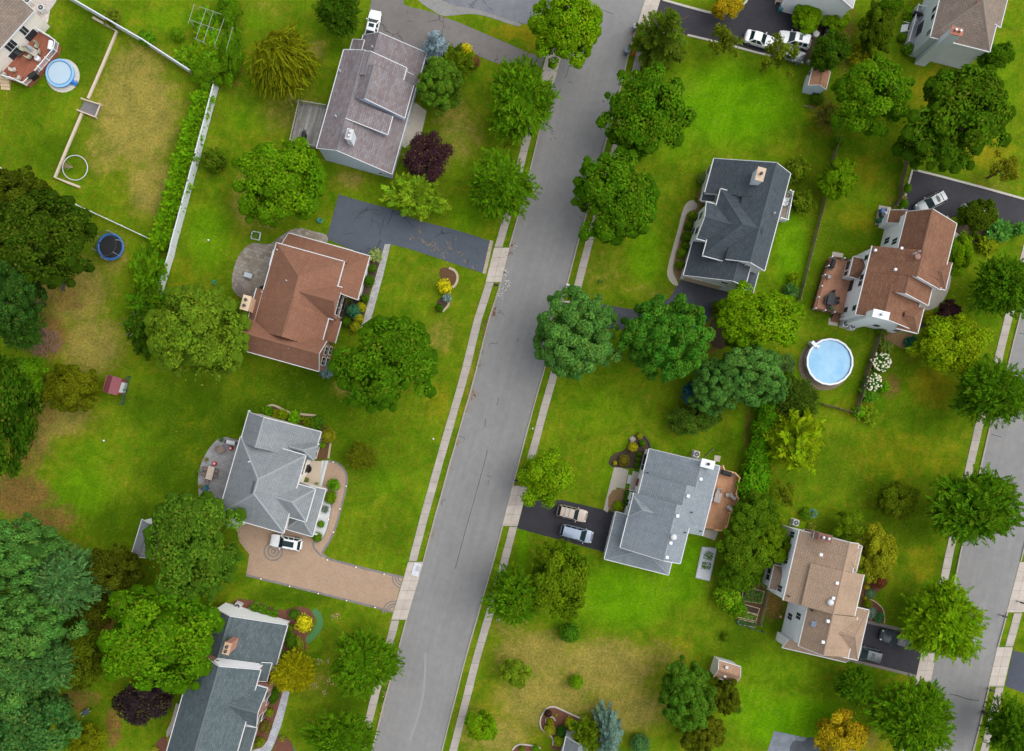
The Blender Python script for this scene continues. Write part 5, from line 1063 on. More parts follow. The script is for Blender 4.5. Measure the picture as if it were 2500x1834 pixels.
for k in range(26):
    a = random.uniform(0, 6.28); r = random.uniform(0, .5); mb.box((r * math.cos(a), r * .7 * math.sin(a), .12 + random.uniform(0, .25)), (random.uniform(.25, .5), random.uniform(.15, .3), .05), random.uniform(0, 3), ('X', random.uniform(-.6, .6)))
tp = mb.build('tarpaulin', plain('blue_tarp', (.02, .16, .5), .45, .2, 4)); tp.location = T(1, 1, 655, 735); tp.location.z = .1; tag(tp, 'crumpled bright blue tarpaulin on the edge of the small covered pool', 'tarpaulin')
# trampoline
tr = thing('trampoline', 'round trampoline with blue pad and safety net under the olive tree', 'trampoline', T(2, 1, 968, 512, .9) * Vector((1, 1, 0)) if False else Vector((*T(2, 1, 968, 512, .9)[:2], 0)))
m = MB(); m.lathe((0, 0, .86), [(1.62, 0), (1.62, .03)], 40); m.build('jumping_mat', plain('trampoline_mat', (.01, .011, .013), .7, .1), tr)
m = MB(); v = []; f = []; n = 40
for r, z in ((1.63, .86), (1.98, .86), (1.98, .94), (1.63, .94)): v += [(r * math.cos(2 * math.pi * k / n), r * math.sin(2 * math.pi * k / n), z) for k in range(n)]
for i in range(4):
    for k in range(n): k2 = (k + 1) % n; j = (i + 1) % 4; f.append((i * n + k, i * n + k2, j * n + k2, j * n + k))
m.mesh(v, f); m.build('safety_pad', plain('blue_pad', (.03, .12, .34), .5, .1), tr, True)
for k in range(6):
    a = k * math.pi / 3 + .3; c, s = math.cos(a), math.sin(a)
    m = MB(); m.tube([(2.02 * c, 2.02 * s, 0), (2.02 * c, 2.02 * s, 2.5), (1.75 * c, 1.75 * s, 2.75)], .03, 8); m.build('net_pole', M['grey'], tr)
m = MB(); m.tube([(1.75 * math.cos(a), 1.75 * math.sin(a), 2.75) for a in np.linspace(0, 2 * math.pi, 41)], .025, 6, False); m.build('net_hoop', M['dark'], tr)
m = MB()
for k in range(120):
    a = 2 * math.pi * k / 120; m.box((1.72 * math.cos(a), 1.72 * math.sin(a), 1.85), (.008, .008, 1.8), a)
m.build('safety_net', M['black'], tr)
# grape trellis
tz = 2.7
tr = thing('grape_trellis', 'grey pipe trellis frame standing in the overgrown green hedge at the top left', 'trellis', Vector((*T(1, 2, 60, 240, tz)[:2], 0)))
SRC = lambda x, y: (280 + x / 6.609, y / 6.609)
off = tr.location; m = MB(); TREL = plain('weathered_pipe', (.30, .31, .26), .7, .2)
for a, b in (((1285, 70), (1185, 380)), ((1365, 105), (1720, 232)), ((1475, 150), (1310, 625)), ((1592, 190), (1430, 680)), ((1770, 290), (1610, 735)), ((1905, 440), (1790, 850)), ((1205, 318), (1705, 495)), ((1275, 615), (1450, 690))):
    pa, pb = G(SRC(*a), tz), G(SRC(*b), tz); m.tube([pa, pb], .032, 7)
m.build('top_rail', TREL, tr, off=off)
for p in ((1285, 70), (1205, 318), (1385, 380), (1515, 440), (1700, 495), (1310, 625), (1430, 680), (1610, 735), (1475, 150), (1592, 190), (1770, 290), (1905, 440), (1790, 850)):
    a = G(SRC(*p), tz); m = MB(); m.tube([(a.x, a.y, 0), (a.x, a.y, tz)], .04, 7); m.build('post', TREL, tr, off=off)
# ================================================================== CARS
def carpaint(name, col, metal=.0):
    m, nt, b = new_mat(name); tc = N(nt, 'ShaderNodeTexCoord').outputs['Object']
    c = mix(nt, ramp(nt, noise(nt, tc, 1.5, 4), .3, .7), tuple(x * .9 for x in col), tuple(min(.9, x * 1.06) for x in col))
    nt.links.new(c, b.inputs['Base Color']); b.inputs['Roughness'].default_value = .28; b.inputs['Metallic'].default_value = metal
    b.inputs['Coat Weight'].default_value = .6 if max(col) > .1 else .1; b.inputs['Coat Roughness'].default_value = .05
    if max(col) < .1: b.inputs['Specular IOR Level'].default_value = .3
    return m
def car(label, r, c, x, y, x2, y2, paint, kind='sedan', length=4.6, roofm=None, sunroof=False, bars=False, group='parked cars', panes=None):
    """x, y: middle of the car; x2, y2: a point the nose looks at (tile pixels)"""
    zc = 1.0; p = T(r, c, x, y, zc); p2 = T(r, c, x2, y2, zc); ang = math.atan2(p2.y - p.y, p2.x - p.x)
    root = thing('parked_car', label, 'car', (p.x, p.y, .022), ang, group)
    Lh = length / 2
    prof = {'sedan': dict(belt=.93, hood=.88, trunk=1.0, wb=.22, wr=.02, rb=-.74, rr=-.46, zr=1.42, w=.91),
            'suv': dict(belt=1.08, hood=1.02, trunk=1.02, wb=.24, wr=.06, rb=-.95, rr=-.80, zr=1.68, w=.94),
            'van': dict(belt=1.08, hood=.98, trunk=1.02, wb=.40, wr=.16, rb=-.96, rr=-.86, zr=1.74, w=.97)}[kind]
    w = prof['w']; b = MB()
    xs = [-1.0, -.98, -.92, -.80, -.5, 0, .4, .64, .80, .90, .965, 1.0]
    ws = [.58, .76, .90, .98, 1, 1, 1, .985, .95, .87, .73, .46]
    tops = [prof['trunk'] - .32, prof['trunk'] - .12, prof['trunk'] - .02, prof['trunk'], prof['belt'], prof['belt'], prof['belt'] - .01, prof['hood'] - .01, prof['hood'] - .05, prof['hood'] - .12, prof['hood'] - .25, prof['hood'] - .42]
    v = []; f = []; k = 9
    for xx, wf, zt in zip(xs, ws, tops):
        ww = w * wf
        ring = [(-ww * .93, .22), (-ww, .42), (-ww, zt - .22), (-ww * .96, zt - .06), (-ww * .5, zt + .02), (ww * .5, zt + .02), (ww * .96, zt - .06), (ww, zt - .22), (ww, .42), (ww * .93, .22)]
        k = len(ring); v += [(xx * Lh, yy, zz) for yy, zz in ring]
    for i in range(len(xs) - 1):
        for j in range(k): j2 = (j + 1) % k; f.append((i * k + j, i * k + j2, (i + 1) * k + j2, (i + 1) * k + j))
    f.append(tuple(range(k))); f.append(tuple(range((len(xs) - 1) * k, len(xs) * k))[::-1])
    b.mesh(v, f)
    # greenhouse frame: pillars and roof
    zb, zr = prof['belt'] - .04, prof['zr']; wb_, wt = w * .93, w * .70
    B = [(prof['rb'] * Lh, -wb_), (prof['wb'] * Lh + .35, -wb_), (prof['wb'] * Lh + .35, wb_), (prof['rb'] * Lh, wb_)]
    R_ = [(prof['rr'] * Lh, -wt), (prof['wr'] * Lh, -wt), (prof['wr'] * Lh, wt), (prof['rr'] * Lh, wt)]
    bt = [Vector((*p_, zb)) for p_ in B]; tp_ = [Vector((*p_, zr - .05)) for p_ in R_]
    b.hexa(bt, tp_)
    body = b.build('body', paint, root, True)
    md = body.modifiers.new('Edge', 'EDGE_SPLIT'); md.split_angle = math.radians(38)
    # roof skin, slightly crowned
    m = MB(); rr0, rr1 = prof['rr'] * Lh - .02, prof['wr'] * Lh + .03
    vv = []; ff = []
    for i in range(5):
        xx = rr0 + (rr1 - rr0) * i / 4; zz = zr - .04 + .05 * math.sin(math.pi * (i + .6) / 5.2)
        for j in range(5): yy = -wt + 2 * wt * j / 4; vv.append((xx, yy * 1.02, zz + .035 * (1 - (j / 2 - 1) ** 2)))
    for i in range(4):
        for j in range(4): ff.append((i * 5 + j, (i + 1) * 5 + j, (i + 1) * 5 + j + 1, i * 5 + j + 1))
    m.mesh(vv, ff); m.build('roof_panel', roofm or paint, root, True)
    def pane(name, a, b2, c2, d, mat=M['carglass'], sh=.07, out=.012):
        cen = (a + b2 + c2 + d) / 4; nr = (b2 - a).cross(d - a).normalized()
        if nr.dot(cen - Vector((0, 0, .9))) < 0: nr = -nr
        q_ = [cen + (p_ - cen) * (1 - sh) + nr * out for p_ in (a, b2, c2, d)]; q0 = [p_ - nr * .02 for p_ in q_]
        m = MB(); m.hexa(q0, q_); return m.build(name, mat, root)
    g_ = panes or M['carglass']
    pane('windscreen', bt[1], bt[2], tp_[2], tp_[1], g_); pane('rear_window', bt[3], bt[0], tp_[0], tp_[3], g_, .12)
    for i0, i1 in ((0, 1), (2, 3)):
        a, b2, d2, c2 = bt[i0], bt[i1], tp_[i0], tp_[i1]
        for u0, u1 in ((.04, .33), (.36, .62), (.65, .90)) if kind != 'sedan' else ((.12, .47), (.50, .88)):
            pane('side_window', a.lerp(b2, u0), a.lerp(b2, u1), d2.lerp(c2, u1), d2.lerp(c2, u0), g_, .1)
    if sunroof:
        m = MB(); cx = (rr0 + rr1) / 2 + (rr1 - rr0) * .12; sx = (.55 if sunroof is True else sunroof)
        m.box((cx, 0, zr + .035), (sx, wt * 1.25, .03), 0); m.build('sunroof', M['carglass'], root, bevel=.01)
    if bars:
        for sg in (-1, 1): m = MB(); m.tube([(rr0 + .2, sg * wt * .92, zr + .07), (rr1 - .2, sg * wt * .92, zr + .07)], .025, 6); m.build('roof_rail', M['alu'], root)
        for u in (.3, .62): m = MB(); m.box((rr0 + (rr1 - rr0) * u, 0, zr + .06), (.05, wt * 1.8, .03)); m.build('roof_bar', M['dark'], root)
    for sx in (-.60, .62):
        for sg in (-1, 1):
            t = MB(); cx = sx * Lh; rad = .33 if kind == 'sedan' else .37
            t.tube([(cx, sg * (w - .20), rad), (cx, sg * (w + .012), rad)], rad, 18); wh = t.build('wheel', M['rubber'], root)
            t = MB(); t.tube([(cx, sg * (w - .04), rad), (cx, sg * (w + .022), rad)], rad * .62, 12); t.build('rim', M['alu'], wh)
    for sg in (-1, 1):
        m = MB(); m.box((Lh * .90, sg * w * .70, prof['hood'] - .17), (.2, .26, .10), sg * -.55); m.build('headlight', M['lens'], root, bevel=.02)
        m = MB(); m.box((-Lh * .965, sg * w * .74, prof['trunk'] - .18), (.12, .26, .14), sg * .25); m.build('tail_light', M['redlens'], root, bevel=.02)
        m = MB(); m.box((prof['wb'] * Lh + .12, sg * (w + .09), prof['belt'] + .04), (.14, .2, .12), 0); m.build('mirror', paint, root, bevel=.03)
    m = MB(); m.box((Lh * .992, 0, .5), (.06, w * .9, .16)); m.build('grille', M['black'], root, bevel=.01)
    return root
WHITE = carpaint('white_car_paint', (.74, .75, .76)); SILV = carpaint('silver_car_paint', (.22, .25, .26), .2); GOLD = carpaint('champagne_car_paint', (.34, .275, .225), .1); BLUE = carpaint('steel_blue_car_paint', (.20, .25, .34), .2); BLACKC = carpaint('black_car_paint', (.035, .05, .06)); DARKC = carpaint('dark_grey_car_paint', (.07, .09, .10))
car('white sedan parked beside the grey house at the top left', 1, 2, 1470, 215, 1500, 85, WHITE, 'sedan', 4.7, sunroof=True)
car('white sedan parked on the black driveway, nose towards the white minivan', 1, 4, 1282, 338, 1400, 372, WHITE, 'sedan', 4.5)
car('white minivan with dark sunroof next to the shed on the black driveway', 1, 4, 1582, 342, 1450, 312, WHITE, 'suv', 4.9, sunroof=.5, bars=False)
car('dark silver car half covered by a thin tree on the black driveway', 1, 4, 1545, 465, 1660, 500, carpaint('grey_car_paint', (.16, .18, .19), .3), 'sedan', 4.6)
car('silver estate car with roof bars parked askew on the black driveway at right', 2, 5, 985, 122, 870, 185, SILV, 'suv', 4.6, sunroof=.5, bars=True)
car('white car nearly hidden under the dark tree at the right edge driveway', 2, 5, 1445, 215, 1570, 258, WHITE, 'sedan', 4.6)
car('white car with black glass roof on the tan paver driveway', 3, 2, 707, 1455, 585, 1432, WHITE, 'suv', 4.7, sunroof=1.55)
car('champagne sport utility car on the black driveway, nearer the bright green tree', 3, 3, 1428, 1200, 1545, 1228, GOLD, 'suv', 4.5, bars=True)
car('steel-blue minivan on the black driveway below the champagne car', 3, 3, 1468, 1378, 1600, 1412, BLUE, 'van', 4.9)
car('black sedan parked under the street tree at the bottom right driveway', 4, 5, 682, 675, 560, 640, BLACKC, 'sedan', 4.7, sunroof=True)
car('black sport utility car close to the tan garage roof at the bottom right', 4, 5, 415, 798, 310, 770, DARKC, 'suv', 4.6, sunroof=.5)
# ================================================================== SMALL THINGS
def grill(label, P, rot, mat=None, z=0.0, s=1.0):
    p = T(*P, z + 1); r = thing('barbecue_grill', label, 'grill', (p.x, p.y, z), rot)
    m = MB(); m.box((0, 0, .45 * s), (1.1 * s, .5 * s, .9 * s)); m.build('cabinet', M['black'], r, bevel=.03)
    m = MB(); vv = []; n = 9
    pr = [(.33 * math.cos(a), .30 * math.sin(a)) for a in np.linspace(0, math.pi, n)]
    for xx in (-.62 * s, .62 * s): vv += [(xx, y_ * s, (.9 + z_) * s) for y_, z_ in pr]
    m.mesh(vv, [tuple(range(n)), tuple(range(n, 2 * n))[::-1]] + [(i, i + n, (i + 1) % n + n, (i + 1) % n) for i in range(n)]); m.build('lid', mat or M['cover'], r)
    for sg in (-1, 1): m = MB(); m.box((sg * .82 * s, 0, .88 * s), (.34 * s, .42 * s, .05)); m.build('side_shelf', M['dark'], r)
    return r
grill('black covered grill on the weathered grey deck', (1, 2, 863, 1195), 1.4, z=.7)
grill('black covered grill in the corner of the orange deck', (3, 4, 982, 846), -.3, z=.8, s=1.1)
grill('black grill at the top end of the rust-coloured deck', (2, 5, 122, 660), 1.3, z=.9)
grill('black grill on the small grey deck at the top right', (1, 5, 872, 115), -.3, z=.5, s=.9)
grill('white gas grill against the red-brown deck railing', (1, 1, 438, 395), 1.4, M['white'], z=.9)
grill('black round-lidded grill at the bottom of the red-brown deck', (1, 1, 280, 655), .6, z=.9)
grill('silver gas grill at the top of the curved grey patio', (3, 2, 228, 578), -.2, M['lightgrey'], z=.03)
grill('black fire grill against the brown house wall on the paved patio', (2, 2, 505, 862), .4, z=.03, s=.75)
grill('black grill cart behind the white cars by the top edge', (1, 5, 72, 255), 1.3, z=.02)
def ac(label, P, rot=-.25):
    p = T(*P, .5); r = thing('air_conditioner', label, 'air conditioner', (p.x, p.y, 0), rot)
    m = MB(); m.box((0, 0, .04), (1.05, 1.05, .08)); m.build('pad', M['concrete'], r)
    m = MB(); m.box((0, 0, .48), (.85, .85, .8)); m.build('casing', M['lightgrey'], r, bevel=.04)
    m = MB(); m.lathe((0, 0, .875), [(.36, 0), (.36, .02)], 20); m.build('fan_opening', M['black'], r)
    m = MB()
    for k in range(4): m.box((0, 0, .91), (.72, .02, .012), k * math.pi / 4)
    m.lathe((0, 0, .9), [(.1, 0), (.1, .02)], 12); m.build('fan_guard', M['grey'], r)
    return r
ac('grey air conditioner on the grass by the blue-grey house chimney', (3, 4, 716, 678)); ac('grey air conditioner near the corner of the rust-brown house, on the left', (2, 5, 225, 1190)); ac('grey air conditioner right of its twin below the rust-brown house', (2, 5, 285, 1212))
ac('grey air conditioner by the teal pot above the tan-roofed house', (3, 4, 1585, 1278)); ac('grey air conditioner in the red mulch above the white gable', (4, 2, 292, 378), -.4); ac('pale green air conditioner in the top left corner, nearer the deck', (1, 1, 370, 78), .5); ac('pale green air conditioner cut by the top edge at the left', (1, 1, 250, 12), .5)
def bin_(label, P, mat, s=1.0, lidm=None, lie=False, cat='bin', name='wheelie_bin', group='waste bins'):
    p = T(*P, .5); r = thing(name, label, cat, (p.x, p.y, 0), random.uniform(-.4, .1), group)
    m = MB(); b0 = [Vector((a * .24 * s, b * .26 * s, .08)) for a, b in ((-1, -1), (1, -1), (1, 1), (-1, 1))]; b1 = [Vector((a * .29 * s, b * .34 * s, .98 * s)) for a, b in ((-1, -1), (1, -1), (1, 1), (-1, 1))]
    m.hexa(b0, b1); m.build('bin_body', mat, r, bevel=.03)
    m = MB(); m.box((0, 0, 1.02 * s), (.64 * s, .74 * s, .07)); m.build('lid', lidm or mat, r, bevel=.03)
    for sg in (-1, 1): m = MB(); m.tube([(sg * .25 * s, .3 * s, .1), (sg * .30 * s, .3 * s, .1)], .1, 10); m.build('wheel', M['rubber'], r)
    return r
BINB = plain('bluegrey_bin', (.12, .16, .20), .55, .1); BINS = plain('steel_bin', (.3, .33, .36), .4, .1)
bin_('grey-blue bin at the kerb above the other one, by the spruce', (1, 4, 180, 245), BINS); bin_('blue-grey bin standing in the gutter beside the red hydrant', (1, 4, 105, 455), BINB, 1.15)
for lab, P, mt in (('blue-lidded bin on the pad, topmost of the cluster', (2, 5, 548, 200), plain('bin_blue', (.05, .11, .28), .5, .1)), ('pale grey bin in the middle of the bin cluster', (2, 5, 578, 228), M['grey']), ('black bin left of the pale grey one on the pad', (2, 5, 552, 240), M['dark']), ('green bin at the lower left of the bin cluster', (2, 5, 522, 285), plain('bin_green', (.015, .11, .06), .5, .1)), ('white bin at the bottom of the bin cluster by the red door', (2, 5, 552, 298), M['white']), ('cream bin at the right of the bin cluster', (2, 5, 598, 195), M['stone'])):
    bin_(lab, P, mt, .9)
def mailbox(label, P, mat, rot=-.25, shadow=None):
    p = T(*P, 1.1); r = thing('mailbox', label, 'mailbox', (p.x, p.y, 0), rot, 'mailboxes along the streets')
    m = MB(); m.box((0, 0, .52), (.12, .12, 1.04)); m.box((.0, 0, .92), (.5, .08, .08)); m.build('post', M['white'] if mat is M['white'] else M['wood'], r)
    m = MB(); n = 9; vv = []
    pr = [(.13, 0)] + [(.13 * math.cos(a), .16 + .13 * math.sin(a)) for a in np.linspace(0, math.pi, n)] + [(-.13, 0)]
    n = len(pr)
    for xx in (-.3, .3): vv += [(xx, y_, 1.04 + z_) for y_, z_ in pr]
    m.mesh(vv, [tuple(range(n)), tuple(range(n, 2 * n))[::-1]] + [(i, i + n, (i + 1) % n + n, (i + 1) % n) for i in range(n)]); m.build('box', mat, r)
    m = MB(); m.box((.1, .145, 1.2), (.03, .02, .2)); m.build('flag', M['red'], r)
    return r
mailbox('black mailbox on the grass strip below the blue-grey driveway mouth', (2, 3, 757, 845), M['black']); mailbox('white mailbox beside the right kerb above the cauliflower-crowned tree', (2, 3, 1390, 848), M['white']); mailbox('black mailbox by the kerb under the bright round street tree', (3, 3, 936, 912), M['black'])
mailbox('black mailbox at the right street kerb, upper one near the concrete drive', (4, 5, 1626, 472), M['black']); mailbox('black mailbox at the far right edge beyond the pavement', (4, 5, 1782, 352), M['black']); mailbox('black mailbox at the right street kerb below the slate driveway', (4, 5, 1516, 1122), M['black'])
hy = thing('fire_hydrant', 'small red hydrant on the grass strip beside the blue-grey bin', 'hydrant', T(1, 4, 165, 482))
m = MB(); m.lathe((0, 0, 0), [(.2, 0), (.2, .05), (.14, .07), (.14, .55), (.18, .57), (.18, .62), (.13, .72), (.05, .8), (.04, .86)], 16); m.build('barrel', plain('hydrant_red', (.6, .08, .03), .5, .15), hy, True)
for a in (0, math.pi, math.pi / 2): m = MB(); m.tube([(0, 0, .42), (.25 * math.cos(a), .25 * math.sin(a), .42)], .07, 10); m.build('outlet', plain('hydrant_red', (.6, .08, .03), .5, .15), hy)
def table(label, P, rot, sx, sy, mat, z=0.0, h=.74, round_=False, name='patio_table'):
    p = T(*P, z + h); r = thing(name, label, 'table', (p.x, p.y, z), rot)
    m = MB()
    if round_: m.lathe((0, 0, h - .05), [(sx / 2, 0), (sx / 2, .05)], 28)
    else: m.box((0, 0, h - .025), (sx, sy, .05))
    m.build('tabletop', mat, r, bevel=.01)
    for a, b in ((-1, -1), (1, -1), (1, 1), (-1, 1)):
        m = MB(); m.box((a * sx * (.3 if round_ else .44), b * sy * (.3 if round_ else .42), (h - .05) / 2), (.06, .06, h - .05)); m.build('leg', M['dark'], r)
    return r
def chair(label, P, rot, mat, z=0.0, s=1.0, group='patio chairs', lounge=0.0, framem=None):
    p = T(*P, z + .5); r = thing('patio_chair', label, 'chair', (p.x, p.y, z), rot, group)
    sx = .52 * s + lounge; m = MB(); m.box((lounge * .4, 0, .42 * s), (sx, .54 * s, .07)); m.build('seat', mat, r, bevel=.02)
    m = MB(); m.box((-.30 * s - lounge * .1, 0, .72 * s), (.07, .54 * s, .6 * s), 0, ('Y', -.28 - lounge * .4)); m.build('backrest', mat, r, bevel=.02)
    for a in (-.22 * s, sx - .28 * s + lounge * .1):
        for b in (-.23 * s, .23 * s): m = MB(); m.box((a, b, .2 * s), (.045, .045, .4 * s)); m.build('leg', framem or M['dark'], r)
    for b in (-.29 * s, .29 * s): m = MB(); m.box((.0, b, .62 * s), (.5 * s, .05, .04)); m.build('armrest', framem or M['dark'], r)
    return r
TABLEW = plain('pale_wood_table', (.46, .38, .31), .7, .15, 4); TAUPEF = plain('taupe_weave', (.20, .15, .125), .85, .2)
table('long pale dining table on the curved grey patio', (3, 2, 45, 845), -1.83, 1.95, .95, TABLEW, .03)
for lab, P, ro in (('taupe chair left of the pale dining table, upper', (3, 1, 1798, 805), -.25), ('taupe chair left of the pale dining table, lower', (3, 1, 1786, 850), -.25), ('taupe chair right of the pale dining table, upper', (3, 2, 104, 825), 2.9), ('taupe chair right of the pale dining table, lower', (3, 2, 92, 870), 2.9), ('taupe chair at the foot of the pale dining table', (3, 2, 22, 912), 1.3)):
    chair(lab, P, ro, TAUPEF, .03, .95)
chair('dark teal lounge chair on the curved patio, the upper of two', (3, 2, 15, 972), 3.6, M['teal'], .03, 1.15, lounge=.35); chair('dark teal lounge chair on the curved patio, the lower of two', (3, 2, 38, 1028), 3.7, M['teal'], .03, 1.15, lounge=.35)
table('low mauve-topped bench table at the bottom end of the curved patio', (3, 2, 55, 1110), -.22, 1.75, .95, plain('mauve_top', (.48, .40, .38), .7, .1), .03, .5)
table('small square taupe table beside the red stool on the curved patio', (3, 2, 140, 640), .5, 1.1, .9, TAUPEF, .03, .6)
chair('taupe folding chair next to the square taupe table', (3, 2, 115, 628), .3, TAUPEF, .03, .9)
def stool(label, P, col, z=0, R=.24, h=.5, cat='stool', name='round_stool'):
    p = T(*P, z + h); r = thing(name, label, cat, (p.x, p.y, z)); m = MB(); m.lathe((0, 0, 0), [(R * .7, 0), (R, h * .25), (R * .75, h * .7), (R * .95, h), (R * .8, h + .04)], 18); m.build('drum', col, r, True)
    m = MB(); m.lathe((0, 0, h + .03), [(R * .5, 0), (R * .4, .05)], 14); m.build('knob', M['lightgrey'], r); return r
stool('bright red round cooker by the silver grill', (3, 2, 225, 628), M['red'], .03, .3, .6, 'cooker', 'kettle_grill'); stool('red cushion stool near the head of the pale dining table', (3, 2, 82, 762), M['red'], .03, .32, .45)
stool('white round side table on the red-brown deck', (1, 1, 322, 508), M['white'], .9, .42, .5, 'side table', 'side_table')
def planter(label, P, R, h, mat, z=0.0, name='plant_pot', group='plant pots'):
    p = T(*P, z + h); r = thing(name, label, 'plant pot', (p.x, p.y, z), 0, group); m = MB(); m.lathe((0, 0, 0), [(R * .7, 0), (R, h * .92), (R * 1.08, h), (R * .9, h), (R * .85, h - .06)], 18); m.build('pot', mat, r, True)
    m = MB()
    for k in range(40):
        a = random.uniform(0, 6.28); d = random.uniform(0, R * 1.3); m.box((d * math.cos(a), d * math.sin(a), h + random.uniform(0, R * .9)), (R * .5, R * .16, .02), random.uniform(0, 3), ('X', random.uniform(-.9, .9)))
    m.build('foliage', plain('pot_plant', (.07, .17, .01), .7, .3, 6), r); return r
planter('bright leafy plant pot on the patio edge above the dining table', (3, 2, 15, 725), .25, .4, M['terracotta'], .03); planter('lime plant pot on the patio edge left of the dining table', (3, 1, 1757, 830), .28, .4, M['lightgrey'], .03)
planter('brown pot at the patio edge beside the teal chairs', (3, 1, 1755, 962), .3, .45, M['terracotta'], .03); planter('dark pot with sprawling plant at the top corner of the curved patio', (3, 2, 145, 550), .3, .4, M['dark'], .03)
planter('round grass pot on the tan entry porch', (3, 2, 893, 903), .34, .45, M['terracotta'], .32); planter('small tan pot near the porch corner', (3, 2, 983, 938), .2, .35, M['tan'], .32); planter('terracotta pot by the porch wall', (3, 2, 862, 905), .2, .35, M['terracotta'], .32); planter('pinkish pot under the eave of the porch', (3, 2, 908, 738), .2, .35, M['terracotta'], .32)
planter('large teal pot in the grass above the tan-roofed house', (3, 4, 1738, 1198), .6, .7, plain('teal_pot', (.10, .24, .27), .4, .2), 0)
planter('teal plastic tub under the bright tree beside the driveway', (2, 2, 1010, 280), .36, .4, plain('cyan_tub', (.05, .32, .42), .4, .2), 0); planter('turquoise tub at the left edge of the round lime tree', (2, 2, 83, 826), .32, .4, plain('turq_tub', (.03, .3, .26), .4, .2), 0)
planter('orange flower pot among the greenery at the top edge', (1, 5, 60, 125), .3, .4, plain('orange_pot', (.5, .17, .03), .7, .2), 0); planter('white flower pot beside the orange one at the top edge', (1, 5, 95, 130), .2, .35, M['white'], 0)
planter('orange-leaved pot on the corner beside the boxwoods at right', (2, 5, 748, 82), .3, .4, plain('ochre_pot', (.45, .28, .1), .8, .2), 0)
# patio umbrella on the paved patio
um = thing('patio_umbrella', 'closed-top grey-brown hexagonal patio umbrella on the paved patio', 'umbrella', Vector((*T(2, 2, 345, 876, 2.2)[:2], 0)), .3)
m = MB(); m.lathe((0, 0, 2.15), [(1.22, 0), (.05, .5)], 6); m.build('canopy', M['brownfab'], um); m = MB(); m.tube([(0, 0, 0), (0, 0, 2.7)], .03, 8); m.build('pole', M['dark'], um)
for k in range(6): a = k * math.pi / 3; m = MB(); m.tube([(0, 0, 2.62), (1.2 * math.cos(a), 1.2 * math.sin(a), 2.14)], .012, 5); m.build('rib', M['dark'], um)
m = MB(); m.lathe((0, 0, 0), [(.35, 0), (.33, .1), (.05, .14)], 16); m.build('base', M['dark'], um)
table('pale folding lounger table on the paved patio', (2, 2, 378, 762), -.3, 1.2, .7, plain('pale_blue_grey_table', (.42, .48, .52), .5, .1), .03, .5)
# rust deck furniture
table('dark oval dining table on the rust-coloured deck', (2, 5, 108, 970), 1.35, 1.7, .95, M['dark'], .9)
for lab, P, ro in (('black chair at the head of the deck dining table', (2, 5, 125, 915), -1.7), ('black chair right of the deck dining table, upper', (2, 5, 152, 965), 3.0), ('black chair right of the deck dining table, lower', (2, 5, 148, 1002), 3.0), ('black chair left of the deck dining table, upper', (2, 5, 68, 955), -.2), ('black chair left of the deck dining table, lower', (2, 5, 62, 995), -.2), ('black chair at the foot of the deck dining table', (2, 5, 88, 1030), 1.4)): chair(lab, P, ro, M['dark'], .9, .85)
chair('grey chair against the rail of the rust-coloured deck', (2, 5, 88, 775), 0, M['grey'], .9, 1.0)
planter('blue-grey pot at the lower end of the rust-coloured deck', (2, 5, 108, 1060), .35, .5, BINB, .9)
# orange deck furniture
LG = plain('grey_cushion', (.40, .36, .33), .85, .12)
table('grey-topped table against the house on the orange deck', (3, 4, 908, 1060), 1.35, 1.45, .95, plain('grey_table', (.33, .28, .26), .6, .1), .8)
for lab, P, ro in (('grey chair above the deck table on the orange deck', (3, 4, 912, 1000), -1.7), ('grey armchair near the railing bend, left of two', (3, 4, 995, 1035), 3.2), ('grey armchair tucked in the railing bend, right of two', (3, 4, 1036, 1052), 2.4), ('grey armchair alone near the lower railing of the orange deck', (3, 4, 1006, 1146), 2.5), ('grey chair left of the deck table under the eave', (3, 4, 872, 1070), 0)): chair(lab, P, ro, LG, .8, 1.05)
# red deck furniture
GRN = plain('pale_green_cushion', (.36, .38, .27), .85, .15)
table('glass-topped table under a folded grey parasol on the red-brown deck', (1, 1, 285, 450), -.55, 1.6, 1.0, plain('frosted_top', (.40, .36, .31), .3, .1), .9)
for lab, P, ro in (('pale green chair above the glass-topped deck table', (1, 1, 318, 400), -1.9), ('pale green chair right of the glass-topped deck table', (1, 1, 335, 460), 3.1), ('pale green chair below the glass-topped deck table', (1, 1, 255, 495), .9), ('pale green chair left of the glass-topped deck table', (1, 1, 215, 435), 0), ('pale chair at the lower left of the red-brown deck', (1, 1, 120, 610), .3), ('pale chair beside the lower railing of the red-brown deck', (1, 1, 165, 680), 1.2), ('pale chair near the left edge of the red-brown deck', (1, 1, 35, 650), 1.0), ('black swivel chair by the house on the red-brown deck', (1, 1, 165, 470), -.6)): chair(lab, P, ro, GRN if 'green' in lab else (M['dark'] if 'black' in lab else M['stone']), .9, 1.1)
fp = thing('folded_parasol', 'folded grey parasol lying over the glass-topped deck table', 'parasol', Vector((*T(1, 1, 265, 425, 2.0)[:2], .9)))
m = MB(); m.tube([(0, 0, 0), (0, 0, 2.2)], .03, 8); m.build('pole', M['white'], fp); m = MB(); m.lathe((0, 0, 1.0), [(.34, 0), (.28, .5), (.1, 1.15)], 8); m.build('canopy', plain('grey_canopy', (.3, .33, .36), .8, .15), fp)
for lab, P, ro in (('white plastic chair beside the grill on the small grey deck', (1, 5, 850, 165), -.3), ('white plastic chair next to the steps of the small grey deck', (1, 5, 832, 200), -.3)): chair(lab, P, ro, M['white'], .5, .9, framem=M['white'])
for lab, P, ro in (('white chair at the top of the narrow balcony deck', (2, 4, 1500, 100), 2.9), ('white chair just below the other on the narrow balcony deck', (2, 4, 1492, 135), 2.9)): chair(lab, P, ro, M['white'], .9, .9, framem=M['white'])
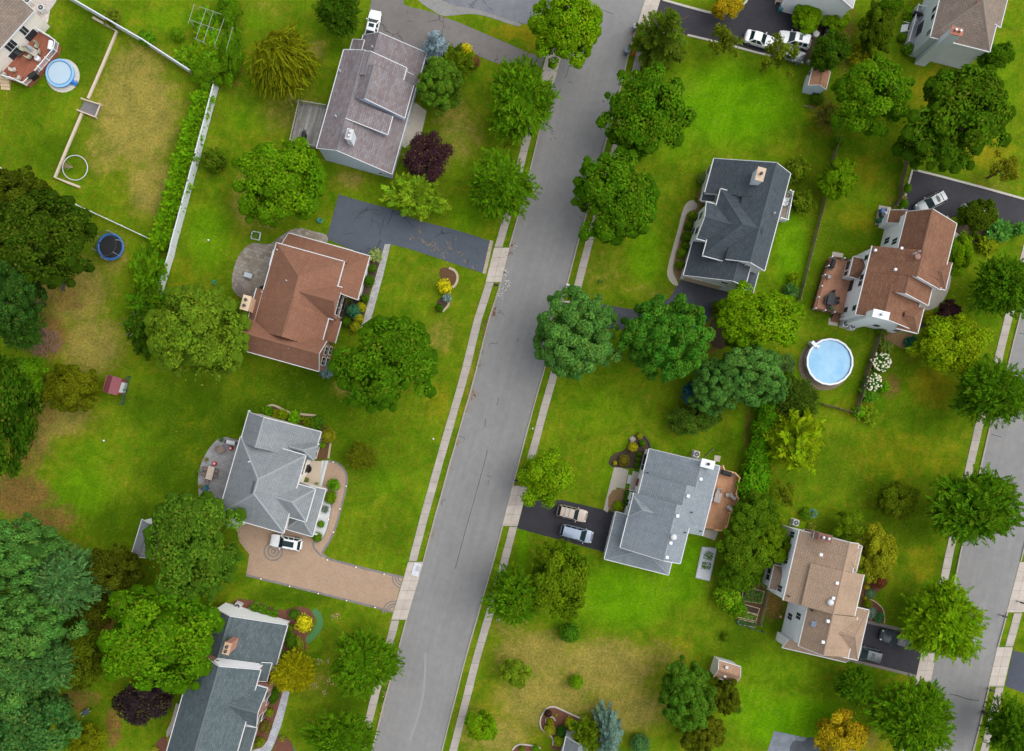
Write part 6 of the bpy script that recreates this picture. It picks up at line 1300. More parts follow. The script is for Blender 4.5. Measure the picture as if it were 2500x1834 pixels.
st = thing('deck_steps', 'white wooden steps leading off the small grey deck', 'steps', T(1, 5, 742, 255))
for k in range(3): m = MB(); m.box((.25 - .28 * k, 0, .2 - .06 * k), (.27, 1.1, .4 - .12 * k), -.24); m.build('step', M['white'], st)
for sg in (-1, 1): m = MB(); m.box((0, sg * .6, .7), (.9, .06, .06), -.24); m.build('handrail', M['white'], st)
# top driveway clutter
sw = thing('swing_bench', 'pale wooden garden bench frame on the black driveway by the top edge', 'bench', T(1, 4, 1458, 25), -.2)
m = MB(); m.box((0, 0, .45), (1.5, .5, .06)); m.build('seat', TIMB, sw)
m = MB(); m.box((0, .28, .8), (1.5, .06, .5)); m.build('backrest', TIMB, sw)
for a in (-.8, .8): m = MB(); m.box((a, 0, .45), (.08, .9, .9)); m.build('side_frame', TIMB, sw)
bin_('teal plastic cart below the wooden bench frame on the black driveway', (1, 4, 1452, 85), plain('teal_cart', (.02, .12, .13), .5, .1), .9, cat='cart', name='garden_cart', group=None)
stool('white bucket right of the teal cart at the bed edge', (1, 4, 1572, 75), M['white'], 0, .25, .4, 'bucket', 'bucket')
stool('grey boulder-like cover beside the white minivan', (1, 4, 1772, 295), M['lightgrey'], 0, .5, .5, 'cover', 'covered_drum'); stool('brown stone drum near the dark silver car', (1, 4, 1708, 540), M['wood'], 0, .42, .35, 'drum', 'stone_drum')
# raised planter boxes and garden beds
GREENS = [plain('garden_greens_a', (.06, .16, .01), .8, .4, 5), plain('garden_greens_b', (.10, .2, .015), .8, .4, 5), plain('garden_greens_c', (.035, .1, .015), .8, .4, 5)]
def leafpile(name, root, off, poly, n, h, mat, s=.22):
    m = MB(); xs = [p.x for p in poly]; ys_ = [p.y for p in poly]
    def inside(x, y):
        k = False
        for i in range(len(poly)):
            a, b = poly[i], poly[i - 1]
            if (a.y > y) != (b.y > y) and x < (b.x - a.x) * (y - a.y) / (b.y - a.y) + a.x: k = not k
        return k
    c = 0; tries = 0
    while c < n and tries < n * 8:
        tries += 1; x, y = random.uniform(min(xs), max(xs)), random.uniform(min(ys_), max(ys_))
        if not inside(x, y): continue
        c += 1; z = random.uniform(.08, h); m.box((x, y, z), (s * random.uniform(.6, 1.4), s * .45, .012), random.uniform(0, 6.3), ('X', random.uniform(-.8, .8)))
    ob = m.build(name, mat, root, off=off); ob['kind'] = 'stuff'; return ob
pb = thing('raised_planter', 'long pale gravel planter bed with two green openings, below the orange deck', 'planter', T(4, 4, 780, 60))
off = pb.location
m = MB(); m.prism([tuple(T(*p)[:2]) for p in ((3, 4, 765, 1488), (3, 4, 897, 1500), (4, 4, 832, 160), (4, 4, 706, 130))], -.02, .24); m.build('frame', M['grey'], pb, off=off)
m = MB(); m.prism([tuple(T(*p)[:2]) for p in ((3, 4, 772, 1496), (3, 4, 888, 1508), (4, 4, 826, 152), (4, 4, 714, 124))], .1, .26); m.build('gravel', GRAV, pb, off=off)
for pts in (((785, 1530), (858, 1535), (850, 1605), (775, 1600)), ((768, 1620), (845, 1625), (835, 1690), (755, 1680))): leafpile('greenery', pb, off, [T(3, 4, *p) for p in pts], 130, .5, GREENS[0], .2)
wp = thing('raised_planter', 'small square white-edged planter box beside the paved patio', 'planter', T(2, 2, 450, 418))
off = wp.location
for a, b in (((422, 380), (492, 392)), ((492, 392), (480, 458)), ((480, 458), (408, 442)), ((408, 442), (422, 380))):
    pa, pb_ = T(2, 2, *a), T(2, 2, *b); m = MB(); m.box((pa + pb_) / 2 + Vector((0, 0, .15)), ((pb_ - pa).length + .1, .1, .3), math.atan2((pb_ - pa).y, (pb_ - pa).x)); m.build('board', M['white'], wp, off=off)
leafpile('greenery', wp, off, [T(2, 2, *p) for p in ((425, 385), (488, 395), (476, 454), (412, 440))], 120, .5, GREENS[1], .18)
for lab, pts, gm, soil in (('raised vegetable bed with leafy greens, topmost in the garden', ((1130, 200), (1310, 250), (1280, 355), (1110, 330)), GREENS[0], MULB), ('raised vegetable bed with bare dark soil in the middle of the garden', ((1118, 358), (1270, 400), (1250, 450), (1105, 412)), None, MULD), ('raised vegetable bed with low green crop below the bare soil bed', ((1098, 415), (1255, 460), (1235, 510), (1082, 475)), GREENS[1], MULB), ('raised vegetable bed with sparse plants at the garden foot', ((1085, 490), (1240, 525), (1225, 565), (1078, 530)), GREENS[2], MULB)):
    P = [T(4, 4, *p) for p in pts]; r = thing('vegetable_bed', lab, 'garden bed', P[0], 0, 'raised vegetable beds'); off = P[0].copy()
    m = MB(); m.prism([(p.x, p.y) for p in P], -.02, .16); m.build('soil', soil, r, off=off)
    for i in range(4): a, b = P[i], P[(i + 1) % 4]; m = MB(); m.box((a + b) / 2 + Vector((0, 0, .12)), ((b - a).length, .08, .26), math.atan2((b - a).y, (b - a).x)); m.build('board', M['tan'], r, off=off)
    if gm: leafpile('crops', r, off, P, 260 if gm is GREENS[0] else 140, .75 if gm is GREENS[0] else .35, gm, .26)
# edging of beds
def edging(label, r, c, pts, w=.28, z=.14, mat=None): return tag(band('bed_edging', curve(TP(r, c, *pts)), w, z, mat or M['edging'], None, None), label, 'edging')
edging('curved pale stone edging right of the brown mulch disc', 2, 3, [(345, 700), (400, 720), (425, 775), (410, 840), (378, 872)], .34)
edging('short curved stone edging below the blue-grey conifer', 2, 3, [(345, 1000), (340, 1030), (290, 1082)], .3)
edging('wavy stone edging above the flower bed of the light grey house', 3, 2, [(540, 268), (580, 246), (625, 255), (700, 295), (760, 318), (860, 330), (980, 340)], .3); edging('stone edging right of the yellow-green shrub beside the light grey house', 3, 2, [(1105, 580), (1095, 640), (1085, 715)], .28)
edging('white pebble edging around the red mulch bed at the bottom', 4, 3, [(1255, 1600), (1260, 1530), (1180, 1480), (1148, 1440), (1142, 1380), (1165, 1320), (1205, 1270), (1260, 1256), (1330, 1285), (1420, 1330), (1515, 1370)], .2, .16, M['stone']); edging('white pebble ring inside the red mulch bed at the bottom', 4, 3, [(1195, 1400), (1190, 1370), (1220, 1350), (1260, 1350), (1278, 1385)], .16, .2, M['stone'])
edging('white pebble edging of the bed cut by the bottom edge', 4, 3, [(900, 1640), (940, 1595), (1000, 1590), (1090, 1605), (1150, 1625)], .2, .14, M['stone'])
edging('black curved edging above the dark mulch bed of the blue-grey house', 3, 4, [(250, 510), (290, 550), (312, 600), (314, 650)], .14, .2, M['black']); edging('thin timber edging round the bed by the tan-roofed house', 4, 5, [(430, 312), (500, 345), (555, 400), (574, 470), (568, 530)], .12, .12, M['tan'])
gt = tag(band('turf_strip', curve(TP(4, 2, (945, 420), (1000, 460), (1015, 540), (970, 620), (890, 690))), 1.0, .05, plain('green_turf', (.06, .17, .055), .95, .15, 6), None, 'structure'), 'curved strip of artificial green turf')
gt2 = tag(band('turf_strip', curve(TP(4, 2, (740, 1590), (770, 1640), (800, 1720))), .9, .05, plain('green_turf', (.06, .17, .055), .95, .15, 6), None, 'structure'), 'green turf strip')
sd = thing('storm_drain', 'pale concrete storm drain inlet set in the left kerb by the paver drive', 'storm drain', T(4, 3, 68, 62), -.27)
m = MB(); m.box((-.15, 0, .06), (1.1, 1.9, .16)); m.build('inlet_slab', plain('pale_inlet', (.5, .52, .55), .85, .15), sd, bevel=.02); m = MB(); m.box((.0, .2, .143), (.55, .8, .01)); m.build('cover', M['grey'], sd); m = MB(); m.box((.42, 0, .07), (.03, 1.3, .1)); m.build('opening', M['black'], sd)
# garden path lamps along the paver drive
LAMPG = plain('lamp_lens', (.85, .78, .55), .3, .05)
lab_l = {0: 'first'}
for k, (r, c, x, y) in enumerate(((3, 2, 1130, 748), (3, 2, 1245, 958), (3, 2, 1190, 1155), (3, 2, 1090, 1245), (3, 2, 1133, 1360), (3, 2, 1080, 1602), (4, 2, 1330, 35), (4, 2, 1576, 96), (4, 2, 499, 137), (4, 2, 750, 203), (4, 2, 1000, 265), (4, 2, 1248, 327), (4, 2, 1495, 387))):
    labs = ['small pale path lamp at the top of the curved paver walk', 'small pale path lamp at the rightmost bend of the curved paver walk', 'small pale path lamp on the right edge of the walk, level with the spiky plant', 'small pale path lamp on the left edge of the walk by the gravel', 'small pale path lamp on the right edge of the walk near its foot', 'small pale path lamp where the walk meets the wide paver drive', 'small pale path lamp on the drive top edge, left of two', 'small pale path lamp on the drive top edge near the paver rings', 'small pale path lamp on the drive bottom edge, nearest the olive tree', 'second pale path lamp along the drive bottom edge from the olive tree', 'middle pale path lamp along the drive bottom edge', 'fourth pale path lamp along the drive bottom edge from the olive tree', 'pale path lamp on the drive bottom edge nearest the pavement']
    L_ = thing('path_lamp', labs[k], 'path lamp', T(r, c, x, y), 0, 'lamps along the paver drive')
    m = MB(); m.lathe((0, 0, 0), [(.03, 0), (.03, .35)], 8); m.build('stem', M['dark'], L_); m = MB(); m.lathe((0, 0, .35), [(.09, 0), (.11, .08), (.05, .13)], 12); m.build('lamp_head', LAMPG, L_)
# scattered small garden things
def ball(label, P, R, mat, name='ball', cat='ball'):
    m = MB(); m.lathe((0, 0, R), [(R * math.sin(a), -R * math.cos(a)) for a in np.linspace(.15, math.pi - .15, 9)], 14); ob = m.build(name, mat, None, True); p = T(*P); ob.location = (p.x, p.y, 0); return tag(ob, label, cat)
ball('white ball lying on the lawn left of the paved patio', (2, 2, 35, 457), .16, M['white']); ball('white ball on the front lawn near the left pavement', (3, 3, 208, 545), .13, M['white']); ball('white ball on the grass strip right of the road', (3, 3, 1078, 454), .12, M['white']); ball('pink ball on the grass by the tan-roofed house wall', (4, 4, 1453, 470), .2, plain('pink_ball', (.6, .25, .22), .5, .1)); ball('pale rock beside the right pavement below the street tree pair', (4, 3, 775, 493), .25, M['lightgrey'], 'garden_rock', 'rock'); ball('white stone under the spruce by the right pavement', (1, 4, 300, 541), .14, M['white'], 'garden_rock', 'rock')
ball('white stone in the lawn below the dark red shed', (3, 1, 914, 560), .14, M['white'], 'garden_rock', 'rock')
dw = MB(); dw.tube([(-.9, .7, .1), (0, 0, .14), (.9, -.8, .1)], .07, 6); dw_ = dw.build('downspout', plain('green_pipe', (.12, .15, .06), .7, .2)); dw_.location = T(3, 4, 818, 678); dw_.location.z = 0; dw_.rotation_euler.z = 1.45; tag(dw_, 'dark green drain pipe lying on grass beside the white chimney', 'pipe')
bk = thing('basketball_hoop', 'basketball hoop standing on the black driveway by the rust-brown roof', 'basketball hoop', Vector((*T(2, 5, 1150, 245)[:2], 0)), .6)
m = MB(); m.tube([(-.7, 0, 0), (-.7, 0, 2.6), (.1, 0, 3.2)], .05, 8); m.build('pole', M['dark'], bk); m = MB(); m.box((.15, 0, 3.3), (.05, 1.6, 1.0)); m.build('backboard', M['white'], bk)
m = MB(); m.tube([(.45 + .23 * math.cos(a), .23 * math.sin(a), 3.0) for a in np.linspace(0, 6.28, 21)], .02, 6, False); m.build('rim', M['terracotta'], bk); m = MB(); m.box((-.9, 0, .12), (1.0, .7, .24)); m.build('base', M['stone'], bk, bevel=.05)
br = thing('outdoor_bench', 'small dark box bench on the dry grass left of the hedge', 'bench', T(2, 1, 570, 872), 1.4); m = MB(); m.box((0, 0, .4), (1.0, .4, .06)); m.build('seat', M['dark'], br)
for a in (-.4, .4): m = MB(); m.box((a, 0, .19), (.06, .36, .38)); m.build('leg', M['dark'], br)
tu = thing('wheelbarrow', 'small dark wheelbarrow beside the bare dry patch at the bottom left', 'wheelbarrow', T(4, 1, 770, 1300), .6)
m = MB(); m.hexa([Vector((a * .25, b * .2, .25)) for a, b in ((-1, -1), (1, -1), (1, 1), (-1, 1))], [Vector((a * .45, b * .33, .55)) for a, b in ((-1, -1), (1, -1), (1, 1), (-1, 1))]); m.build('tray', plain('barrow_tray', (.05, .08, .1), .5, .1), tu)
for sg in (-1, 1): m = MB(); m.tube([(.5, sg * .2, .2), (-.9, sg * .3, .5)], .02, 6); m.build('handle', M['white'], tu)
m = MB(); m.tube([(.6, -.05, .18), (.6, .05, .18)], .18, 14); m.build('wheel', M['rubber'], tu)
# ================================================================== PLANTS
rng = np.random.default_rng(11)
def foliage_mat(name, trans=.22, rough=.65):
    m, nt, b = new_mat(name)
    oi = N(nt, 'ShaderNodeObjectInfo'); at = N(nt, 'ShaderNodeAttribute'); at.attribute_name = 'leafvar'
    sp = N(nt, 'ShaderNodeSeparateColor'); nt.links.new(at.outputs['Color'], sp.inputs[0])
    hs = N(nt, 'ShaderNodeHueSaturation'); nt.links.new(oi.outputs['Color'], hs.inputs['Color'])
    nt.links.new(math_(nt, 'MULTIPLY_ADD', sp.outputs[1], -.05, .525), hs.inputs['Hue'])
    nt.links.new(math_(nt, 'MULTIPLY_ADD', sp.outputs[0], 1.3, .40), hs.inputs['Value'])
    c = hs.outputs[0]
    c = mix(nt, math_(nt, 'MULTIPLY', ramp(nt, sp.outputs[2], .90, .97), .55), c, (.16, .15, .02))
    nt.links.new(c, b.inputs['Base Color']); b.inputs['Roughness'].default_value = rough; b.inputs['Specular IOR Level'].default_value = .0
    tr = N(nt, 'ShaderNodeBsdfTranslucent'); nt.links.new(c, tr.inputs['Color'])
    ms = N(nt, 'ShaderNodeMixShader'); ms.inputs[0].default_value = trans
    out = nt.nodes['Material Output']; nt.links.new(b.outputs[0], ms.inputs[1]); nt.links.new(tr.outputs[0], ms.inputs[2]); nt.links.new(ms.outputs[0], out.inputs['Surface'])
    return m
FOL = foliage_mat('foliage')
def unit(v): return v / (np.linalg.norm(v, axis=-1, keepdims=True) + 1e-9)
def cards(C, Nn, ln, wd, A=None):
    """diamond leaf cards: centres, normals, length, width, optional axis"""
    n = len(C); Nn = unit(Nn)
    if A is None: A = rng.normal(size=(n, 3))
    A = unit(A - (A * Nn).sum(-1, keepdims=True) * Nn); B = np.cross(Nn, A)
    ln = np.asarray(ln).reshape(-1, 1) * np.ones((n, 1)); wd = np.asarray(wd).reshape(-1, 1) * np.ones((n, 1))
    V = np.stack([C - A * ln, C + B * wd + A * ln * .1 - Nn * wd * .25, C + A * ln, C - B * wd + A * ln * .1 - Nn * wd * .25], 1)
    return V.reshape(-1, 3)
ICO = None
def ico():
    global ICO
    if ICO is None:
        t = (1 + 5 ** .5) / 2
        v = unit(np.array([(-1, t, 0), (1, t, 0), (-1, -t, 0), (1, -t, 0), (0, -1, t), (0, 1, t), (0, -1, -t), (0, 1, -t), (t, 0, -1), (t, 0, 1), (-t, 0, -1), (-t, 0, 1)], float))
        f = [(0, 11, 5), (0, 5, 1), (0, 1, 7), (0, 7, 10), (0, 10, 11), (1, 5, 9), (5, 11, 4), (11, 10, 2), (10, 7, 6), (7, 1, 8), (3, 9, 4), (3, 4, 2), (3, 2, 6), (3, 6, 8), (3, 8, 9), (4, 9, 5), (2, 4, 11), (6, 2, 10), (8, 6, 7), (9, 8, 1)]
        ICO = (v, f)
    return ICO
def mesh_of(name, Vq, var, cores=()):
    """Vq: (4n, 3) leaf card corners, var: (n, 3); cores: (centre, radii) opaque inner twig masses"""
    n = len(Vq) // 4; verts = [Vq]; faces = np.arange(4 * n).reshape(n, 4).tolist(); cv = [np.repeat(var, 4, 0)]; k = 4 * n
    rr = np.percentile(np.hypot(Vq[:, 0], Vq[:, 1]), 96) * .96; sc_ = np.array([1 / rr, 1 / rr, 1]); Vq = Vq * sc_
    iv, jf = ico()
    for c, r in cores:
        verts.append((np.asarray(c) + iv * np.asarray(r)) * sc_); faces += [[a + k for a in f] for f in jf]; k += 12
        cv.append(np.tile(np.array([[.22, .4, .2]]), (12, 1)))
    V = np.concatenate(verts); cv = np.clip(np.concatenate(cv), 0, 1)
    me = bpy.data.meshes.new(name); me.from_pydata(V.tolist(), [], faces)
    a = me.attributes.new('leafvar', 'FLOAT_COLOR', 'POINT'); a.data.foreach_set('color', np.concatenate([cv, np.ones((len(cv), 1))], 1).reshape(-1).astype('f'))
    me.materials.append(FOL); me.update(); return me
def sph(n, up=0.0):
    v = unit(rng.normal(size=(n, 3))); v[:, 2] = v[:, 2] + up; return unit(v)
def vary(n, cl=None, a=.45):
    r = rng.random((n, 3))
    if cl is not None: r[:, :2] = r[:, :2] * a + cl[:, :2] * (1 - a)
    return r
def lumpy(d, seed, amp=.18, fr=3.0):
    g = np.random.default_rng(seed); o_ = np.zeros(len(d))
    for _ in range(5):
        k = g.normal(size=3) * fr; o_ += np.sin(d @ k + g.random() * 6.28)
    return 1 + amp * o_ / 2.2
# unit crowns: radius 1 in x and y, z in -1..1
def leafy(seed, clumps=70, per=150, cr=.23, leaf=.044, flat=1.0, up=.35, lump=.16):
    d = sph(clumps, up); R = (.70 + .12 * rng.random(clumps)) * lumpy(d, seed, lump)
    k = int(clumps * .22); R[:k] *= rng.uniform(.3, .75, k)
    C0 = d * R[:, None]; crs = cr * rng.uniform(.65, 1.3, clumps); P = []; Nn = []; var = []; cores = []
    for i in range(clumps):
        n = int(per * (crs[i] / cr) ** 2); e = sph(n, .25); rr = crs[i] * rng.uniform(.75, 1.12, n)
        P.append(C0[i] + e * rr[:, None] * np.array([1, 1, .8])); Nn.append(e * .7 + d[i] * .5 + np.array([0, 0, .45]) + rng.normal(size=(n, 3)) * .38)
        var.append(vary(n, np.tile(rng.random(3), (n, 1)), .55)); cores.append((C0[i] - d[i] * crs[i] * .15, crs[i] * .62))
    P = np.concatenate(P); Nn = np.concatenate(Nn); var = np.concatenate(var)
    n = len(P); s = leaf * rng.uniform(.6, 1.35, n)
    # loose tips beyond the outline
    m = 70; e = sph(m, .1); T_ = e * (lumpy(e, seed, lump) * rng.uniform(.82, .95, m))[:, None]
    P = np.concatenate([P, T_]); Nn = np.concatenate([Nn, e * .3 + np.array([0, 0, .7]) + rng.normal(size=(m, 3)) * .4]); s = np.concatenate([s, leaf * rng.uniform(.7, 1.3, m)]); var = np.concatenate([var, rng.random((m, 3))])
    cores.append(((0, 0, -.05), (.52, .52, .45)))
    return mesh_of('leafy_crown', cards(P, Nn, s, s * .62), var, cores)
def spray(seed, twigs=900, per=12, tl=.20, leaf=.036, up=.3, lump=.17):
    """branchy crown of feathery sprays radiating outwards"""
    d = sph(twigs, up); R = lumpy(d, seed, lump) * rng.uniform(.66, .98, twigs)
    base = d * (R - tl * .6)[:, None]; ax = unit(d * np.array([1, 1, .5]) + rng.normal(size=(twigs, 3)) * .5 + np.array([0, 0, .10]))
    P = []; Nn = []; A = []; var = []
    for i in range(twigs):
        t = np.linspace(.0, 1, per); L = tl * rng.uniform(.6, 1.25); up_ = np.array([0, 0, 1.0]); sd = unit(np.cross(ax[i], up_)[None])[0]; nn = np.cross(sd, ax[i])
        sg = np.where(np.arange(per) % 2, 1, -1); off = (leaf * .95 * (1.1 - t))[:, None] * sd * sg[:, None]
        P.append(base[i] + ax[i] * (t * L)[:, None] + off + np.array([0, 0, -.25]) * (t * L)[:, None] ** 2); A.append(ax[i] + sd * sg[:, None] * .75 + rng.normal(size=(per, 3)) * .2)
        Nn.append(nn + rng.normal(size=(per, 3)) * .35); var.append(vary(per, np.tile(rng.random(3), (per, 1)), .4))
    P = np.concatenate(P); Nn = np.concatenate(Nn); A = np.concatenate(A); var = np.concatenate(var); n = len(P); s = leaf * rng.uniform(.7, 1.3, n)
    cores = [(d[i] * R[i] * .66, .16) for i in range(0, twigs, 10)] + [((0, 0, -.05), (.6, .6, .5))]
    return mesh_of('spray_crown', cards(P, Nn, s, s * .42, A), var, cores)
def cauli(seed, clumps=150, per=95, cr=.145, leaf=.028, up=.45, lump=.13):
    """dense round tufts, like a cauliflower"""
    d = sph(clumps, up); R = (.78 + .14 * rng.random(clumps)) * lumpy(d, seed, lump, 3.6)
    C0 = d * R[:, None]; P = []; Nn = []; var = []; cores = []
    for i in range(clumps):
        c = cr * rng.uniform(.6, 1.25); n = int(per * (c / cr) ** 2); e = sph(n, .35)
        P.append(C0[i] + e * (c * rng.uniform(.88, 1.06, n))[:, None]); Nn.append(e + np.array([0, 0, .25]) + rng.normal(size=(n, 3)) * .3)
        var.append(vary(n, np.tile(rng.random(3), (n, 1)), .5)); cores.append((C0[i], c * .80))
    cores.append(((0, 0, .0), (.74, .74, .66)))
    P = np.concatenate(P); n = len(P); s = leaf * rng.uniform(.7, 1.3, n)
    return mesh_of('tufted_crown', cards(P, np.concatenate(Nn), s, s * .6), np.concatenate(var), cores)
def drape(seed, twigs=900, per=11):
    """weeping conifer: long drooping sprays combed to one side"""
    d = sph(twigs, .45); R = lumpy(d, seed, .12) * rng.uniform(.68, 1.0, twigs)
    base = d * (R - .16)[:, None]; P = []; Nn = []; A = []; var = []
    for i in range(twigs):
        t = np.linspace(0, 1, per); ax = unit((d[i] * np.array([.55, .55, .1]) + np.array([.22, -.5, -.1]) + rng.normal(size=3) * .3)[None])[0]; L = .27 * rng.uniform(.7, 1.3)
        P.append(base[i] + ax * (t * L)[:, None] + np.array([0, 0, -.9]) * (t * L)[:, None] ** 2); A.append(np.tile(ax, (per, 1)) + rng.normal(size=(per, 3)) * .3 + np.array([0, 0, -.4])); Nn.append(np.array([0, 0, 1]) + d[i] * .5 + rng.normal(size=(per, 3)) * .4)
        var.append(vary(per, np.tile(rng.random(3), (per, 1)), .3))
    P = np.concatenate(P); n = len(P); s = .052 * rng.uniform(.7, 1.3, n)
    return mesh_of('drooping_crown', cards(P, np.concatenate(Nn), s, s * .3, np.concatenate(A)), np.concatenate(var), [(d[i] * R[i] * .62, .16) for i in range(0, twigs, 11)] + [((0, 0, 0), (.6, .6, .5))])
def conifer(seed, tiers=13, arms=15, leaf=.05):
    """layered conifer: whorls of boughs shortening to the top"""
    P = []; Nn = []; A = []; var = []; cores = []
    for k in range(tiers):
        f = k / (tiers - 1); r = (1 - f) ** .8 * .98 + .05; z = -1 + 2 * f
        for j in range(max(5, int(arms * (1 - f * .6)))):
            a = rng.random() * 6.283; L = r * rng.uniform(.78, 1.1); m = max(5, int(26 * L)); t = np.linspace(.12, 1, m); cl = rng.random(3)
            ax = np.array([math.cos(a), math.sin(a), -.22]); sd = np.array([-math.sin(a), math.cos(a), 0])
            for sg in (-1, 0, 1):
                wdt = .15 * (1.15 - t) * sg
                P.append(ax * (t * L)[:, None] + sd * wdt[:, None] + np.array([0, 0, 1]) * (z + .12 * t ** 2)[:, None] + rng.normal(size=(m, 3)) * .012)
                A.append(np.tile(ax + sd * sg * .9, (m, 1)) + rng.normal(size=(m, 3)) * .2); Nn.append(np.array([0, 0, 1]) + ax * .25 + rng.normal(size=(m, 3)) * .3); var.append(vary(m, np.tile(cl, (m, 1)), .45))
        cores.append(((0, 0, z - .03), (r * .62, r * .62, .12)))
    P = np.concatenate(P); n = len(P); s = leaf * rng.uniform(.8, 1.4, n)
    return mesh_of('conifer_crown', cards(P, np.concatenate(Nn), s * 1.2, s * .5, np.concatenate(A)), np.concatenate(var), cores)
def thin(seed, clumps=26, per=46):
    """sparse small tree"""
    d = sph(clumps, .2); R = rng.uniform(.3, .95, clumps) * lumpy(d, seed, .2); C0 = d * R[:, None]; P = []; Nn = []; var = []
    for i in range(clumps):
        e = sph(per); P.append(C0[i] + e * (.24 * rng.random(per) ** .5)[:, None]); Nn.append(e * .5 + np.array([0, 0, .8]) + rng.normal(size=(per, 3)) * .4); var.append(vary(per, np.tile(rng.random(3), (per, 1)), .5))
    P = np.concatenate(P); n = len(P); s = .075 * rng.uniform(.6, 1.3, n)
    return mesh_of('thin_crown', cards(P, np.concatenate(Nn), s, s * .5), np.concatenate(var))
def bush(seed, n=900, leaf=.10, lump=.10, up=.5, rad=.18):
    d = sph(n, up); R = lumpy(d, seed, lump, 4) * rng.uniform(.84, 1.06, n); P = d * R[:, None]; cl = np.clip(np.stack([.5 + .5 * np.sin(d @ (rng.normal(size=3) * 5) + k) for k in range(3)], 1), 0, 1)
    s = leaf * rng.uniform(.7, 1.3, n)
    return mesh_of('bush_leaves', cards(P, d * .9 + np.array([0, 0, .4]) + rng.normal(size=(n, 3)) * .4, s, s * .6), vary(n, cl, .65), [((0, 0, -.05), (.84, .84, .84))])
def tuft(seed, n=420):
    """ornamental grass or spiky low shrub"""
    a = rng.random(n) * 6.283; el = rng.uniform(.15, 1.3, n); ax = np.stack([np.cos(a) * np.cos(el), np.sin(a) * np.cos(el), np.sin(el)], 1); r = rng.uniform(.35, .8, n)
    P = ax * r[:, None] * np.array([1, 1, .9]) + np.array([0, 0, -.3]); s = .22 * rng.uniform(.7, 1.3, n)
    return mesh_of('tuft_leaves', cards(P, np.cross(ax, rng.normal(size=(n, 3))) + np.array([0, 0, .6]), s, s * .22, ax), rng.random((n, 3)), [((0, 0, -.3), (.4, .4, .35))])
AR = {'leafy': [leafy(i + 1) for i in range(4)], 'big': [leafy(i + 21, 120, 100, .17, .034, lump=.13) for i in range(3)], 'dense': [leafy(i + 41, 150, 90, .14, .030, lump=.05, up=.3) for i in range(1)],
      'spray': [spray(i + 61) for i in range(4)], 'cauli': [cauli(i + 81) for i in range(3)], 'drape': [drape(101)], 'conifer': [conifer(111), conifer(112)],
      'thin': [thin(121), thin(122), thin(123)], 'bush': [bush(131), bush(132, 700, .12, .16), bush(133, 1100, .085, .07)], 'ball': [bush(141, 1500, .06, .03)], 'tuft': [tuft(151), tuft(152)], 'shaggy': [spray(161, 130, 10, .5, .13), spray(162, 150, 10, .45, .12)]}
def trunk_mesh(seed):
    g = random.Random(seed); m = MB()
    m.tube([(0, 0, 0), (.02, .01, .25), (-.01, .02, .5), (.02, 0, .72)], [.034, .026, .020, .012], 9)
    for k in range(7):
        a = k * .9 + g.random(); z = .26 + .06 * k; l = .30 - .02 * k
        m.tube([(0, .01, z), (l * .5 * math.cos(a), l * .5 * math.sin(a), z + .12), (l * math.cos(a), l * math.sin(a), z + .27)], [.014, .009, .004], 6)
    ob = m.build('trunk', M['bark'], None, True); me = ob.data; bpy.data.objects.remove(ob); return me
TRK = [trunk_mesh(1), trunk_mesh(2), trunk_mesh(3)]
TN = [0]
def tone(c): return (c[0] * 1.45, c[1] * 1.2, c[2] * .5) if c[1] > c[0] * 1.1 and c[2] < .025 else c
def tree(kind, x, y, rx, ry, col, label, group=None, h=None, name='leafy_tree', cat='tree', rz=None, rot=None, base=None):
    TN[0] += 1; i = TN[0]
    p = o(x, y); r0 = rx * 1.1101 * S
    h = h or (2.2 + 1.45 * r0)
    zc = h * .62; f = (H - zc) / H; RX, RY = r0 * f, ry * 1.1101 * S * f; RZ = rz or h * .40
    c = G(p, zc)
    root = thing(name, label, cat, (c.x, c.y, 0), 0, group)
    me = AR[kind][i % len(AR[kind])]
    cr = bpy.data.objects.new('crown', me); COL.objects.link(cr); cr.parent = root
    cr.location = (0, 0, zc); a = rot if rot is not None else (random.uniform(0, 6.28) if abs(RX - RY) < .1 * RX and kind != 'drape' else random.choice((0, math.pi)))
    cr.rotation_euler = (0, 0, a); cr.scale = (RX, RY, RZ); cr.color = (*tone(col), 1)
    tk = bpy.data.objects.new('trunk', TRK[i % 3]); COL.objects.link(tk); tk.parent = root; tk.scale = (h, h, h * (1.0 if kind != 'conifer' else 1.25))
    return root
SN = [0]
def shrub(kind, P, r, col, label, group=None, ry=None, hgt=None, name='shrub', cat='shrub', rot=None):
    """P: photo px (2500 frame); r: radius in photo px"""
    SN[0] += 1
    R = r * S; RY = (ry or r) * S; hz = hgt or (R * 1.5 + .25); zc = hz * .5
    me = AR[kind][SN[0] % len(AR[kind])]; ob = bpy.data.objects.new(name, me); COL.objects.link(ob)
    c = G(P, zc); f = (H - hz * .7) / H
    ob.location = (c.x, c.y, zc); ob.scale = (R * f, RY * f, hz * .56); ob.rotation_euler = (0, 0, (random.uniform(0, 6.28) if ry is None else 0) if rot is None else rot); ob.color = (*(tone((col[0] * 1.25, col[1] * 1.3, col[2])) if col[1] < .2 else col), 1)
    return tag(ob, label, cat, group)
DG = (.026, .075, .008); MG = (.04, .118, .008); SG = (.05, .14, .008); BG = (.085, .20, .008); YG = (.15, .21, .008); OL = (.07, .095, .008); OD = (.04, .06, .008)
BL_ = (.075, .195, .030); BLD = (.036, .140, .024); SP = (.035, .085, .02); BS = (.22, .30, .34); PU = (.042, .018, .022); PUD = (.032, .020, .023); GO = (.34, .25, .008); YE = (.50, .44, .01); LM = (.09, .19, .018)
ST = 'street trees along the kerbs'; GT = 'garden trees'; WT = 'trees in the woods at the left edge'
